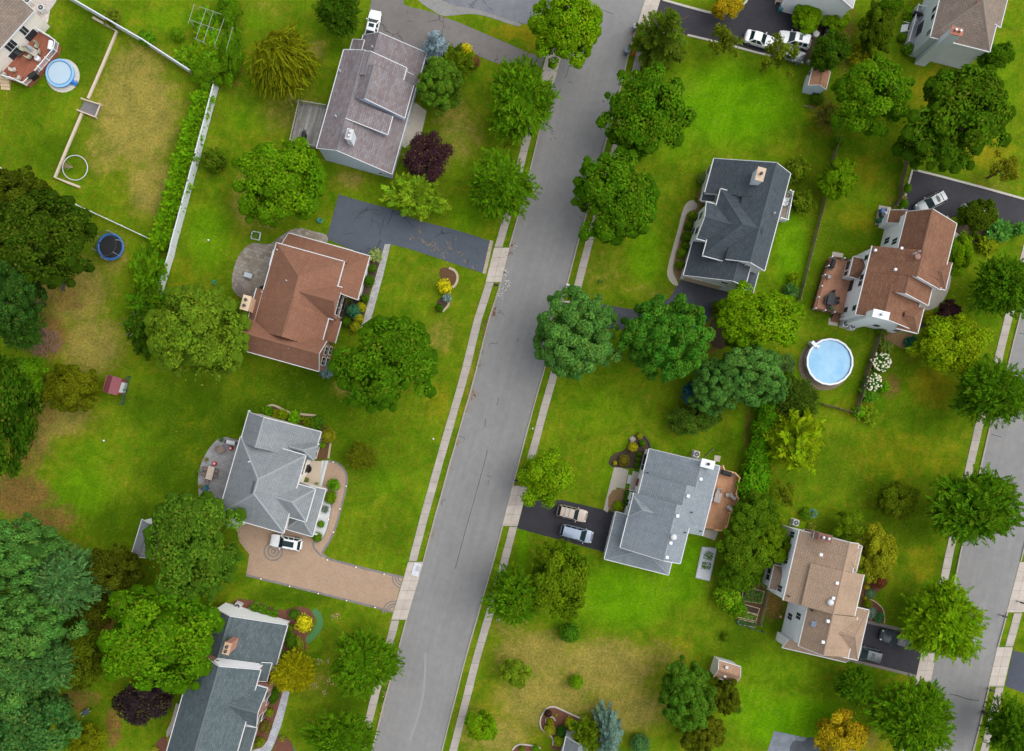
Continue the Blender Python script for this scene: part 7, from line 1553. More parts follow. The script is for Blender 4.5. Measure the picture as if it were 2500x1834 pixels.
# ---- street trees of the middle road
tree('big', 1248, 62, 84, 88, BG, 'large bright green tree at the top edge over the road kerb', ST, 11)
tree('spray', 1147, 217, 80, 95, SG, 'feathery green street tree just above the purple shrub side lawn, left kerb', ST, 9)
tree('spray', 1097, 411, 76, 80, SG, 'feathery green street tree beside the blue-grey driveway, left kerb', ST, 9)
tree('big', 1420, 255, 106, 98, MG, 'wide dark green street tree on the right kerb, topmost there below the spruce', ST, 11)
tree('big', 1357, 438, 105, 102, MG, 'wide dark green street tree on the right kerb, next to the dark slate house lawn', ST, 11)
tree('cauli', 1265, 736, 95, 98, BL_, 'tufted green tree overhanging the road at the driveway of the slate house', ST, 11)
tree('cauli', 1461, 748, 97, 92, BLD, 'tufted dark blue-green tree in the middle of the slate house driveway entrance', GT, 12)
tree('big', 1662, 705, 98, 80, BG, 'bright yellow-green leafy tree below the dark slate house garage', GT, 10)
tree('cauli', 1642, 824, 86, 66, BL_, 'spreading blue-green tree, right lobe, left of the round pool', GT, 10)
tree('cauli', 1572, 852, 58, 56, BL_, 'blue-green tufted tree between the dark driveway tree and the pool', GT, 9)
tree('leafy', 1202, 1054, 59, 64, BG, 'bright round street tree above the black driveway with two cars', ST, 7.5)
tree('big', 1230, 1268, 74, 88, (.062, .13, .008), 'olive-tinted tree below the steel-blue minivan', ST, 9)
tree('spray', 1132, 1315, 66, 70, SG, 'dark feathery street tree left of the olive-tinted one', ST, 8.5)
tree('spray', 797, 1458, 78, 80, SG, 'feathery street tree right of the yellow-green tree, left kerb', ST, 8.5)
tree('spray', 752, 1625, 84, 62, SG, 'feathery street tree cut by the bottom edge, left kerb', ST, 9)
# ---- right road
tree('spray', 2182, 862, 88, 76, MG, 'dark feathery tree over the right road, middle of its left kerb', ST, 9)
tree('spray', 2135, 1120, 108, 92, MG, 'big feathery tree with an orange patch over the right road', ST, 10)
tree('spray', 2067, 1363, 99, 90, BG, 'bright feathery tree over the black sedan driveway at right', ST, 9.5)
tree('spray', 2015, 1578, 92, 92, SG, 'big feathery tree at the bottom right beside the gold tree', ST, 9.5)
tree('spray', 2222, 1600, 52, 70, MG, 'feathery tree in the bottom right corner', ST, 9)
tree('spray', 2212, 628, 74, 78, MG, 'dark feathery tree at the right edge above the pavement', ST, 9.5)
# ---- garden trees
tree('dense', 438, 738, 112, 124, (.085, .175, .022), 'big smooth oval lime-green tree left of the brown house', GT, 12)
tree('big', 850, 796, 122, 110, MG, 'large dark green tree over the front lawn of the brown house', GT, 12)
tree('big', 623, 400, 104, 104, (.062, .165, .008), 'bright green tree between the grey house and the brown house patio', GT, 10)
tree('drape', 622, 133, 76, 86, (.085, .12, .008), 'olive weeping evergreen with drooping boughs at the upper left', GT, 7, 'weeping_tree')
tree('spray', 744, 28, 52, 58, DG, 'dark green tree at the top edge left of the white sedan', GT, 7)
tree('conifer', 958, 97, 34, 46, BS, 'pale silver-blue spruce beside the grey house driveway', GT, 6.5, 'spruce_tree')
tree('cauli', 966, 190, 52, 56, (.055, .14, .022), 'soft dark pine below the silver-blue spruce', GT, 6.5, 'pine_tree')
tree('shaggy', 1000, 140, 34, 40, (.05, .10, .008), 'dark yellowish bush tree between the blue spruce and the yellow shrub', GT, 4)
tree('leafy', 936, 345, 50, 54, PU, 'dark purple-leaved tree by the grey house corner', GT, 5, 'purple_tree')
tree('shaggy', 916, 430, 60, 52, LM, 'pale green spiky conifer below the purple tree', GT, 5, 'conifer_tree')
tree('leafy', 507, 22, 30, 38, SG, 'leafy mass at the top edge above the pipe trellis', GT, 3)
tree('leafy', 508, 115, 24, 72, SG, 'leafy hedge tree along the right side of the pipe trellis', GT, 2.9)
tree('leafy', 468, 105, 40, 66, BG, 'leafy growth climbing under the pipe trellis, lower left', GT, 1.9)
tree('leafy', 460, 165, 40, 30, SG, 'leafy growth at the meeting of the two white fences', GT, 3)
tree('conifer', 305, 722, 46, 66, DG, 'dark green spruce right of the dry yard, beside the oval lime tree', GT, 8, 'spruce_tree')
tree('shaggy', 325, 600, 36, 60, SG, 'straggly light green tree along the lower white fence', GT, 4.5)
tree('shaggy', 322, 664, 42, 34, MG, 'straggly green conifer above the dark spruce at the fence end', GT, 4.5)
# woods at the left
for a in (('big', 95, 520, 128, 108, (.026, .062, .008), 'large dark olive tree behind the trampoline', 12), ('big', 40, 430, 75, 60, (.036, .062, .008), 'dark olive tree below the low rail fence at the left edge', 11), ('cauli', 25, 650, 62, 90, (.02, .065, .02), 'dark blue-green conifer mass at the left edge below the trampoline tree', 12), ('spray', 45, 725, 48, 50, (.026, .085, .02), 'blue-green conifer at the left edge above the brush pile', 9), ('leafy', 20, 900, 66, 130, (.018, .058, .006), 'very dark tree at the left edge left of the olive bush', 11),
          ('leafy', 62, 832, 50, 46, SG, 'lighter green tree at the left edge below the brush pile', 8), ('big', 158, 858, 70, 54, (.07, .10, .008), 'wide olive bush-like tree left of the dark red shed', 6),
          ('cauli', 45, 1215, 105, 75, BL_, 'pale blue-green pine at the left edge, topmost of the pine wood', 14), ('spray', 140, 1280, 85, 75, (.075, .18, .045), 'blue-green pine right of the topmost one in the pine wood', 13), ('cauli', 60, 1360, 115, 85, BL_, 'broad pine in the middle of the pine wood', 14), ('spray', 95, 1455, 85, 70, (.065, .165, .035), 'pine of the wood left of the dark olive bush', 13), ('cauli', 25, 1500, 80, 80, BL_, 'pine at the left edge in the lower pine wood', 13), ('leafy', 70, 1580, 82, 90, (.045, .13, .025), 'dark green tree in the bottom left corner of the wood', 13), ('spray', 15, 1610, 50, 60, BL_, 'pine cut by the bottom left corner', 12)):
    tree(*a[:6], a[6], WT, a[7], 'pine_tree' if 'pine' in a[6] or 'conifer' in a[6] else 'leafy_tree')
tree('big', 424, 1195, 126, 114, (.046, .118, .018), 'large grey-olive tree hiding the grey shed', GT, 12)
tree('big', 355, 1392, 152, 120, (.052, .15, .008), 'very large bright green tree above the purple tree at the bottom left', GT, 12)
tree('big', 250, 1255, 62, 56, OD, 'dark olive tree between the pine wood and the grey-olive tree', WT, 9)
tree('leafy', 182, 1445, 52, 66, (.05, .085, .008), 'dark olive tree beside the pine wood, left of the bright green one', WT, 8)
tree('leafy', 317, 1540, 64, 50, PUD, 'dark blackish-purple tree by the slate-roofed brick house', GT, 5.5, 'purple_tree')
tree('leafy', 190, 1635, 40, 40, (.09, .13, .008), 'small yellow-green tree at the bottom edge beside the dark ring', GT, 4)
tree('spray', 647, 1482, 46, 50, (.17, .20, .008), 'golden-green ornamental tree at the entry of the brick house', GT, 5)
# right half
tree('conifer', 1465, 72, 60, 80, (.05, .10, .015), 'dark layered spruce beside the top right driveway mouth', GT, 10, 'spruce_tree')
tree('thin', 1597, 88, 44, 46, (.06, .10, .01), 'thin see-through tree left of the white sedan on the driveway', GT, 6); tree('thin', 1716, 112, 40, 48, (.065, .11, .01), 'thin see-through tree over the dark silver car', GT, 6)
tree('leafy', 1597, 12, 36, 30, GO, 'small golden tree at the top edge by the driveway bend', GT, 4.5, 'golden_tree')
tree('leafy', 1776, 38, 36, 36, BG, 'bright leafy shrub tree above the white minivan', GT, 3)
tree('leafy', 1826, 115, 43, 44, DG, 'very dark round tree right of the parked white minivan', GT, 6)
tree('leafy', 1842, 42, 30, 26, BG, 'bright green bush behind the grill cart at the top edge', GT, 2.5)
tree('big', 1928, 66, 38, 60, (.04, .085, .008), 'dark bushy evergreen left of the small grey deck', GT, 6); tree('leafy', 1950, 22, 28, 30, MG, 'green evergreen at the top edge left of the small grey deck', GT, 6)
tree('tuft', 1895, 118, 40, 32, (.15, .20, .012), 'pale yellow-green fan of grasses below the dark evergreen', GT, 2.5, 'ornamental_grass', 'grass clump')
tree('big', 1908, 215, 86, 92, SG, 'tall green tree left of the largest right-hand tree', GT, 11)
tree('big', 2096, 262, 128, 118, (.036, .095, .008), 'largest broad dark tree of the right half, above the black driveway', GT, 13)
tree('leafy', 2186, 130, 34, 36, MG, 'green tree behind the corner of the taupe house', GT, 6)
tree('thin', 2205, 375, 46, 40, (.09, .12, .012), 'faint olive see-through tree at the right edge', GT, 5)
tree('shaggy', 1818, 255, 23, 26, (.16, .16, .02), 'straw-yellow round tree left of the tall green tree', GT, 3)
tree('dense', 1841, 393, 46, 48, BG, 'neat round bright green tree above the wooden fence', GT, 6)
tree('leafy', 2146, 478, 44, 40, (.035, .075, .008), 'dark tree hiding a white car on the right driveway', GT, 6)
tree('leafy', 2108, 557, 27, 48, BG, 'bright green tree against the front of the rust-brown house', GT, 5)
tree('leafy', 2087, 757, 76, 62, (.105, .20, .008), 'wide yellow-green tree below the rust-brown house front', GT, 7)
tree('leafy', 2085, 686, 28, 25, PU, 'round purple-brown tree at the front of the rust-brown house', GT, 3.5, 'purple_tree')
tree('shaggy', 1752, 972, 58, 64, (.11, .20, .008), 'bright lime conifer right of the hedge of round bushes', GT, 7, 'conifer_tree')
tree('leafy', 1525, 922, 58, 38, (.036, .09, .018), 'low dark trailing evergreen under the blue-green tree', GT, 4)
tree('cauli', 1525, 864, 26, 26, (.03, .11, .13), 'small vivid blue spruce at the foot of the blue-green tree', GT, 3.5, 'spruce_tree')
tree('spray', 1755, 880, 52, 52, (.035, .08, .015), 'dark green tree under the bare broken branches', GT, 5); tree('leafy', 1722, 838, 28, 26, DG, 'dark bush left of the broken branches by the pool', GT, 3)
tree('thin', 1722, 1090, 34, 40, (.07, .12, .01), 'faint small tree right of the hedge, on the open lawn', GT, 4)
tree('leafy', 1970, 1100, 44, 42, (.055, .10, .008), 'small dark apple-like tree in the middle of the right lawn', GT, 5)
tree('leafy', 1868, 1157, 36, 34, (.07, .15, .01), 'light green tree at the brick chimney of the tan-roofed house', GT, 4.5); tree('big', 1926, 1215, 48, 66, (.20, .22, .008), 'tall yellow tree at the front of the tan-roofed house', GT, 6)
tree('leafy', 1848, 1622, 58, 54, GO, 'golden-yellow tree at the bottom by the sealed grey driveway', GT, 6, 'golden_tree'); tree('spray', 1880, 1510, 48, 44, MG, 'green tree just above the golden-yellow tree', GT, 6)
tree('cauli', 1507, 1528, 62, 74, (.045, .13, .02), 'tufted green tree left of the tan garden shed', GT, 8, 'pine_tree')
tree('cauli', 1592, 1528, 32, 40, (.055, .085, .01), 'dark olive tufted tree touching the tan garden shed', GT, 5)
tree('cauli', 1545, 1612, 46, 50, (.06, .09, .01), 'dark olive tufted hedge tree at the bottom edge, left of the lawn', GT, 5)
tree('conifer', 1340, 1625, 37, 60, (.13, .22, .17), 'pale blue-green spruce at the bottom edge', GT, 7, 'spruce_tree'); tree('shaggy', 1290, 1615, 36, 36, (.06, .12, .01), 'feathery green conifer left of the pale spruce at the bottom edge', GT, 5, 'conifer_tree')
tree('leafy', 1056, 1597, 36, 38, BG, 'small bright tree by the right pavement at the bottom', GT, 4.5); tree('leafy', 1132, 1480, 34, 34, (.10, .19, .02), 'small pale green tree on the dry lawn', GT, 4)
tree('spray', 792, 1003, 34, 34, (.07, .105, .01), 'feathery olive shrub tree alone on the front lawn of the light grey house', GT, 3)
tree('big', 1660, 1130, 52, 54, (.045, .115, .01), 'large round hedge tree beside the orange deck', GT, 6); tree('big', 1636, 1212, 58, 62, (.05, .12, .01), 'large hedge tree beside the raised gravel planter', GT, 6.5); tree('dense', 1690, 1200, 48, 62, (.075, .16, .01), 'smooth light green hedge tree against the tan-roofed house', GT, 6)
tree('big', 1618, 1262, 38, 36, (.045, .12, .01), 'leafy hedge tree between the planter and the round garden bushes', GT, 4.5); tree('cauli', 1700, 852, 30, 34, BL_, 'small blue-green tree at the right end of the spreading one', GT, 7)
tree('big', 208, 1335, 46, 52, OD, 'dark low tree in the gap between the pine wood and the big bright tree', WT, 7); tree('big', 150, 1390, 40, 40, (.035, .075, .008), 'dark understory tree right of the middle pine', WT, 7)
# ---- shrubs
HB = 'round bushes of the tall hedge'
for k, (x, y, r, lab) in enumerate(((1685, 893, 18, 'round hedge bush at the top of the row, under the broken branches'), (1688, 916, 19, 'second hedge bush from the broken branches'), (1676, 942, 21, 'hedge bush left of the dark soil gap, upper'), (1675, 970, 20, 'hedge bush left of the dark soil gap, lower'), (1668, 998, 25, 'hedge bush just below the dark soil gap'), (1664, 1024, 26, 'hedge bush level with the lime conifer foot'), (1660, 1050, 28, 'hedge bush above the railing bend of the orange deck'), (1652, 1076, 29, 'hedge bush beside the railing bend of the orange deck'))):
    shrub('bush', o(x, y), r * 1.28, (.045, .15, .01), lab, HB, hgt=3.2, name='hedge_bush', cat='hedge bush')
for (x, y, r, col, lab) in ((1600, 1312, 30, (.07, .17, .012), 'round bright bush left of the vegetable garden'), (1608, 1278, 27, (.05, .13, .01), 'round green bush above the bright one by the vegetable garden'), (1638, 1268, 32, (.045, .12, .01), 'round bush right above the vegetable garden'), (1622, 1338, 20, (.05, .14, .01), 'leafy low bush at the lower left of the vegetable garden')):
    shrub('bush', o(x, y), r * 1.11, col, lab, HB, hgt=2.6, name='hedge_bush', cat='hedge bush')
AV = 'feathery shrubs along the white fence'
A0, A1 = (447, 215), (352, 530)
labs = ['topmost', 'second from the top', 'third from the top', 'fourth from the top', 'fifth from the top', 'sixth from the top', 'seventh from the top', 'eighth from the top', 'ninth from the top', 'tenth from the top', 'eleventh from the top', 'twelfth from the top', 'thirteenth from the top', 'fourteenth from the top', 'fifteenth from the top', 'sixteenth from the top', 'last but one before the rail fence', 'last before the rail fence']
for k in range(18):
    t = k / 17; x = A0[0] + (A1[0] - A0[0]) * t + random.uniform(-4, 4); y = A0[1] + (A1[1] - A0[1]) * t + random.uniform(-3, 3)
    shrub('shaggy', o(x + 2, y), 25, (.07, .18, .010), 'feathery light green shrub along the tall white fence, ' + labs[k], AV, hgt=2.7, name='evergreen_shrub')
def S_(kind, r, c, x, y, R, col, lab, grp='garden shrubs', **kw): shrub(kind, q(r, c, x, y), R / K, col, lab, grp, **kw)
S_('bush', 1, 3, 495, 435, 52, YE, 'bright yellow shrub at the driveway edge below the silver-blue spruce', hgt=1.6); S_('bush', 1, 3, 565, 540, 55, (.13, .06, .03), 'red-brown shrub below the bright yellow one by the driveway', hgt=1.2); S_('bush', 1, 3, 540, 490, 45, (.10, .16, .01), 'yellow-green shrub between the yellow and red-brown ones', hgt=1.2)
S_('bush', 1, 2, 80, 1410, 102, (.035, .075, .01), 'dark round shrub alone right of the tall white fence', hgt=2.2)
S_('shaggy', 1, 1, 980, 155, 85, (.06, .10, .02), 'dull green shrub behind the white fence by the timber corner', hgt=1.5); S_('bush', 1, 1, 1290, 335, 75, (.04, .13, .01), 'bright low shrub behind the white fence, middle of the top lawn', hgt=1.4); S_('shaggy', 1, 1, 1670, 500, 110, (.06, .15, .012), 'light green sprawling shrub left of the fence corner', hgt=1.8); S_('bush', 1, 1, 1560, 300, 60, (.055, .14, .01), 'green shrub at the left foot of the pipe trellis', hgt=1.5)
S_('tuft', 2, 2, 1498, 585, 78, (.26, .34, .10), 'pale variegated grass clump at the garage corner of the brown house', hgt=1.4, name='ornamental_grass', cat='grass clump'); S_('bush', 2, 2, 1470, 705, 36, (.03, .08, .01), 'small dark shrub just below the pale grass clump'); S_('bush', 2, 2, 1440, 812, 50, (.025, .075, .01), 'dark round shrub by the paver walk, middle one'); S_('bush', 2, 2, 1400, 965, 40, (.025, .07, .01), 'dark shrub at the garage corner above the yellow shrubs')
S_('bush', 2, 2, 1300, 1072, 62, (.03, .11, .07), 'teal-green conifer shrub among the yellow shrubs'); S_('bush', 2, 2, 1372, 1042, 42, (.30, .30, .01), 'yellow shrub by the paver walk, topmost of three'); S_('bush', 2, 2, 1350, 1146, 44, (.30, .30, .01), 'yellow shrub by the paver walk, middle of three'); S_('bush', 2, 2, 1318, 1222, 48, (.24, .27, .01), 'yellow shrub by the paver walk, lowest of three'); S_('bush', 2, 2, 1240, 1170, 45, (.03, .085, .01), 'dark shrub left of the middle yellow shrub'); S_('shaggy', 2, 2, 1070, 1590, 68, (.16, .24, .25), 'pale blue spruce shrub at the lower corner of the brown house', hgt=2.2)
S_('bush', 2, 3, 305, 862, 62, (.55, .50, .01), 'vivid yellow round shrub beside the brown mulch disc'); S_('tuft', 2, 3, 330, 962, 52, (.22, .32, .30), 'blue-grey dwarf conifer below the vivid yellow shrub', hgt=1.2); S_('bush', 2, 3, 262, 1050, 38, (.02, .07, .01), 'small dark green ball at the end of the front lawn bed'); S_('tuft', 2, 3, 1678, 820, 30, (.13, .2, .03), 'tiny grass tuft in a dry ring on the lawn by the right pavement', hgt=.4, name='ornamental_grass', cat='grass clump')
S_('bush', 3, 2, 1085, 515, 66, (.20, .21, .01), 'yellow-green shrub at the right corner of the light grey house', hgt=1.8); S_('bush', 3, 2, 1030, 600, 30, (.06, .15, .01), 'small green shrub below the yellow-green one at the light grey house', hgt=.8)
for x, y, R, c_, lab in ((565, 300, 48, (.05, .15, .01), 'leafy plant at the left end of the flower bed above the light grey house'), (625, 330, 42, (.09, .13, .01), 'second plant from the left in the flower bed above the light grey house'), (690, 335, 44, (.10, .18, .01), 'yellowish plant in the flower bed above the light grey house'), (785, 358, 58, (.07, .19, .01), 'brightest plant in the flower bed above the light grey house'), (900, 400, 48, (.06, .11, .01), 'olive plant in the flower bed above the light grey house'), (985, 400, 60, (.035, .10, .015), 'dark plant at the right end of the flower bed above the light grey house')): S_('shaggy', 3, 2, x, y, R, c_, lab, hgt=1.0)
S_('bush', 3, 2, 1130, 950, 54, (.05, .16, .01), 'layered round shrub at the porch side of the curved walk', hgt=1.0); S_('ball', 3, 2, 1130, 955, 24, (.07, .2, .01), 'small ball topping the layered round shrub', hgt=1.6); S_('ball', 3, 2, 1102, 1062, 58, (.06, .13, .01), 'large clipped ball shrub beside the pale gravel'); S_('tuft', 3, 2, 1055, 1165, 45, (.16, .20, .16), 'silvery grass clump in the pale gravel', hgt=.8, name='ornamental_grass', cat='grass clump'); S_('ball', 3, 2, 1020, 1292, 34, (.055, .15, .02), 'small clipped ball in the pale gravel'); S_('ball', 3, 2, 988, 1405, 46, (.05, .13, .01), 'clipped ball at the garage corner of the paver drive')
S_('bush', 4, 2, 872, 530, 74, (.50, .47, .01), 'big vivid yellow shrub inside the green turf curve', hgt=1.5); S_('bush', 4, 2, 785, 450, 48, (.03, .085, .015), 'dark rose bush above the vivid yellow shrub'); S_('bush', 4, 2, 755, 570, 34, (.05, .09, .015), 'red-flowered plant left of the vivid yellow shrub', hgt=.8)
S_('ball', 4, 2, 757, 690, 52, (.03, .085, .01), 'clipped dark hedge block by the brick wall, upper', ry=100 / K, rot=.27, hgt=1.1); S_('bush', 4, 2, 832, 710, 34, (.17, .22, .012), 'lime shrub strip right of the clipped hedge block', ry=72 / K, rot=.2, hgt=.8); S_('ball', 4, 2, 612, 1155, 44, (.025, .08, .01), 'clipped dark hedge below the golden-green tree', ry=95 / K, rot=-.2, hgt=1.0); S_('bush', 4, 2, 570, 1310, 38, (.17, .22, .01), 'small lime shrub by the pale walk of the brick house'); S_('bush', 4, 2, 485, 1572, 42, (.16, .21, .01), 'small lime shrub near the bottom edge by the brick house'); S_('bush', 4, 2, 530, 1440, 60, (.10, .08, .02), 'rust-brown low shrub between the two lime shrubs', hgt=.7); S_('tuft', 4, 2, 680, 1545, 36, (.2, .24, .02), 'small yellow plant in the mulch beside the pale walk', hgt=.5)
for x, y, R, lab in ((440, 400, 50, 'leafy plant in the red mulch nearest the air conditioner'), (520, 425, 50, 'leafy plant in the red mulch along the white gable, middle'), (600, 450, 48, 'leafy plant in the red mulch along the white gable, right')): S_('shaggy', 4, 2, x, y, R, (.05, .13, .02), lab, hgt=1.0)
S_('bush', 4, 1, 1520, 1545, 52, (.36, .34, .01), 'yellow shrub at the left corner of the brick house', hgt=1.2); S_('bush', 4, 1, 1360, 1640, 34, (.3, .3, .02), 'small yellow plant in the red mulch at the bottom edge', hgt=.6)
S_('bush', 4, 1, 660, 1530, 140, (.03, .085, .01), 'broad dark green shrub mound at the bottom edge by the wood', ry=110 / K, hgt=1.8)
S_('bush', 4, 3, 1405, 612, 92, (.03, .10, .012), 'dark round shrub at the edge of the dry lawn', hgt=2.4); S_('ball', 4, 3, 1460, 1042, 68, (.07, .17, .01), 'clipped bright green shrub on the dry lawn', hgt=1.8)
S_('bush', 4, 3, 1402, 1398, 42, (.32, .32, .01), 'yellow ball shrub in the red mulch bed at the bottom'); S_('bush', 4, 3, 1228, 1465, 50, (.24, .27, .012), 'yellow-green shrub in the pebble ring'); S_('bush', 4, 3, 1232, 1395, 36, (.10, .12, .01), 'olive shrub at the top of the pebble ring'); S_('ball', 4, 3, 1332, 1480, 44, (.015, .07, .02), 'dark green ball shrub in the red mulch bed', ry=58 / K); S_('bush', 4, 3, 1312, 1560, 50, (.11, .18, .01), 'bright shrub below the dark ball in the red mulch bed'); S_('bush', 4, 3, 1215, 1322, 34, (.04, .02, .02), 'dark purple shrub at the top of the red mulch bed'); S_('tuft', 4, 3, 1288, 1338, 20, (.3, .25, .02), 'tiny yellow plant in the red mulch bed', hgt=.4); S_('bush', 4, 3, 1105, 1632, 32, (.05, .15, .01), 'green shrub in the pebble-edged bed at the bottom edge'); S_('bush', 4, 3, 985, 1632, 26, (.07, .13, .01), 'small shrub at the left of the pebble-edged bottom bed')
S_('ball', 4, 4, 225, 1590, 92, (.055, .14, .05), 'large smooth green mound shrub at the bottom edge', hgt=2.2); S_('bush', 4, 4, 975, 655, 40, (.045, .10, .01), 'small potted-looking shrub alone on the lawn above the tan shed', hgt=1.0); S_('tuft', 4, 4, 1085, 1290, 50, (.10, .20, .012), 'light green sprouting shrub below the tan shed', hgt=1.2)
S_('bush', 4, 4, 1020, 410, 45, (.05, .14, .01), 'leafy shrub at the lower left corner of the vegetable garden', hgt=1.2)
RB = 'garden shrubs'
for x, y, R, c_, lab in ((413, 210, 25, (.34, .32, .01), 'small yellow ball nearest the red-leaved tree'), (402, 310, 18, (.34, .32, .01), 'smallest yellow ball by the tan house front wall'), (380, 410, 21, (.32, .31, .01), 'yellow ball beside the black driveway bed'), (450, 272, 46, (.09, .17, .09), 'blue-green low shrub between the yellow balls'), (455, 442, 54, (.16, .23, .16), 'pale blue-green prostrate shrub in the bed by the black driveway'), (535, 465, 30, (.05, .16, .06), 'bright teal shrub at the tip of the bed by the driveway, upper'), (515, 500, 30, (.05, .16, .06), 'bright teal shrub at the tip of the bed by the driveway, lower'), (425, 360, 36, (.08, .13, .01), 'olive shrub in the middle of the tan house bed'), (378, 465, 24, (.09, .12, .01), 'small olive shrub against the tan house wall')): S_('bush' if 'ball' not in lab else 'ball', 4, 5, x, y, R, c_, lab, RB, hgt=.7 if 'blue' in lab else None)
S_('bush', 4, 5, 525, 162, 64, (.13, .04, .02), 'red-leaved round maple shrub in the tan house bed', hgt=1.8)
S_('bush', 3, 4, 160, 617, 44, (.36, .34, .01), 'yellow ball shrub at the corner of the dark bed'); S_('ball', 3, 4, 243, 585, 30, (.04, .12, .01), 'green ball right of the yellow ball in the dark bed'); S_('ball', 3, 4, 218, 680, 24, (.035, .11, .01), 'small clipped ball by the windows, topmost of three'); S_('ball', 3, 4, 208, 725, 24, (.035, .11, .01), 'small clipped ball by the windows, middle of three'); S_('ball', 3, 4, 197, 775, 26, (.03, .10, .01), 'small clipped ball by the windows, lowest of three'); S_('bush', 3, 4, 85, 735, 52, (.12, .10, .015), 'brownish shrub left of the clipped balls', hgt=.9); S_('bush', 3, 4, 222, 520, 30, (.13, .16, .02), 'small olive shrub under the black curved edging', hgt=.6); S_('tuft', 3, 4, 160, 548, 34, (.5, .46, .42), 'small white-flowering plant in the dark bed', hgt=.6); S_('bush', 3, 4, 5, 757, 20, (.4, .36, .01), 'tiny yellow shrub at the path corner')
S_('bush', 3, 4, 35, 1135, 48, (.10, .19, .01), 'bright shrub at the foot of the leafy bed by the garage'); S_('ball', 3, 4, 110, 1020, 28, (.03, .10, .01), 'dark ball against the front wall, topmost of three'); S_('ball', 3, 4, 100, 1075, 28, (.03, .10, .01), 'dark ball against the front wall, middle of three'); S_('ball', 3, 4, 92, 1125, 26, (.03, .10, .01), 'dark ball against the front wall, lowest of three')
for x, y, R, c_, lab in ((690, 245, 48, (.06, .12, .01), 'green shrub at the top of the bed along the tan walk'), (650, 330, 40, (.04, .09, .01), 'dark shrub second in the bed along the tan walk'), (635, 425, 52, (.035, .09, .01), 'dark shrub in the middle of the bed along the tan walk'), (625, 510, 42, (.04, .10, .01), 'dark shrub fourth in the bed along the tan walk'), (590, 570, 44, (.07, .15, .01), 'lighter shrub near the foot of the bed along the tan walk'), (575, 670, 42, (.06, .12, .01), 'green shrub at the foot of the bed along the tan walk')): S_('bush', 2, 4, x, y, R, c_, lab)
S_('shaggy', 2, 4, 760, 65, 46, (.2, .15, .06), 'pinkish-brown shrub at the porch of the dark slate house', hgt=1.0); S_('bush', 1, 4, 770, 1570, 46, (.12, .16, .04), 'pale mottled shrub left of the dark slate house', hgt=1.0)
S_('bush', 1, 4, 1605, 1490, 112, (.055, .10, .012), 'round shrub at the top right corner of the dark slate house', hgt=2.6); S_('bush', 2, 4, 1650, 115, 108, (.05, .095, .012), 'round shrub right of the narrow balcony deck', hgt=2.6); S_('shaggy', 2, 4, 1580, 790, 55, (.09, .17, .012), 'wispy shrub by the wooden fence, upper', hgt=1.6); S_('shaggy', 2, 4, 1545, 900, 65, (.05, .12, .03), 'wispy shrub by the wooden fence, lower', hgt=1.6); S_('bush', 2, 4, 920, 1050, 70, (.045, .085, .01), 'dark bush under the bright leafy tree by the driveway', hgt=1.8)
S_('ball', 2, 5, 737, 137, 42, (.04, .12, .01), 'boxwood ball at the driveway corner, lower of two'); S_('ball', 2, 5, 765, 2, 44, (.04, .12, .01), 'boxwood ball at the driveway corner, upper of two'); S_('ball', 2, 5, 1333, 442, 24, (.05, .11, .01), 'small boxwood left of its twin by the front path'); S_('ball', 2, 5, 1383, 422, 26, (.05, .11, .01), 'small boxwood right of its twin by the front path')
S_('shaggy', 2, 5, 1480, 490, 90, (.09, .14, .012), 'arching fern-like shrub in the right front bed', hgt=1.2); S_('shaggy', 2, 5, 1590, 370, 110, (.06, .17, .03), 'bright feathery shrub beside the right driveway', hgt=1.8); S_('shaggy', 2, 5, 1745, 360, 60, (.06, .17, .03), 'feathery shrub at the right edge by the driveway', hgt=1.6); S_('bush', 2, 5, 955, 1125, 62, (.10, .13, .01), 'olive shrub left of the round purple-brown tree', hgt=1.4)
S_('bush', 2, 5, 806, 1352, 56, (.015, .09, .06), 'dark teal round shrub in the mulch below the rust-brown house'); S_('tuft', 2, 5, 590, 1390, 80, (.12, .17, .03), 'pale green arching shrub above the white hydrangea', hgt=1.4); S_('bush', 2, 5, 545, 1265, 45, (.05, .11, .01), 'green shrub at the wooden fence top below the house', hgt=1.2)
def hydrangea(lab, r, c, x, y, R, R2):
    S_('bush', r, c, x, y, R, (.05, .14, .02), lab, 'white hydrangeas', ry=R2 / K, hgt=1.5); ob = bpy.context.scene.objects[-1] if False else None
def flowers(lab, r, c, x, y, R, R2, n):
    p = T(r, c, x, y); root = thing('hydrangea', lab, 'hydrangea', (p.x, p.y, 0), 0, 'white hydrangeas'); rx, ry = R / K * S, R2 / K * S
    ob = bpy.data.objects.new('leaves', AR['bush'][0]); COL.objects.link(ob); ob.parent = root; ob.location = (0, 0, .65); ob.scale = (rx, ry, .8); ob.color = (.05, .15, .02, 1)
    m = MB()
    for k in range(n):
        a, d = random.uniform(0, 6.28), random.random() ** .5; z = .65 + .82 * math.sqrt(max(0, 1 - d * d * .9)); s = random.uniform(.10, .17)
        m.lathe((rx * d * math.cos(a), ry * d * math.sin(a), z), [(s * .5, -s * .6), (s, 0), (s * .7, s * .6), (s * .1, s * .8)], 7)
    m.build('blossoms', plain('cream_blossom', (.72, .68, .50), .8, .12, 8), root, True)
flowers('white-flowering hydrangea by the brown fence, upper of two', 2, 5, 512, 1530, 92, 86, 75); flowers('white-flowering hydrangea by the brown fence, lower of two', 3, 5, 445, 50, 80, 78, 60)
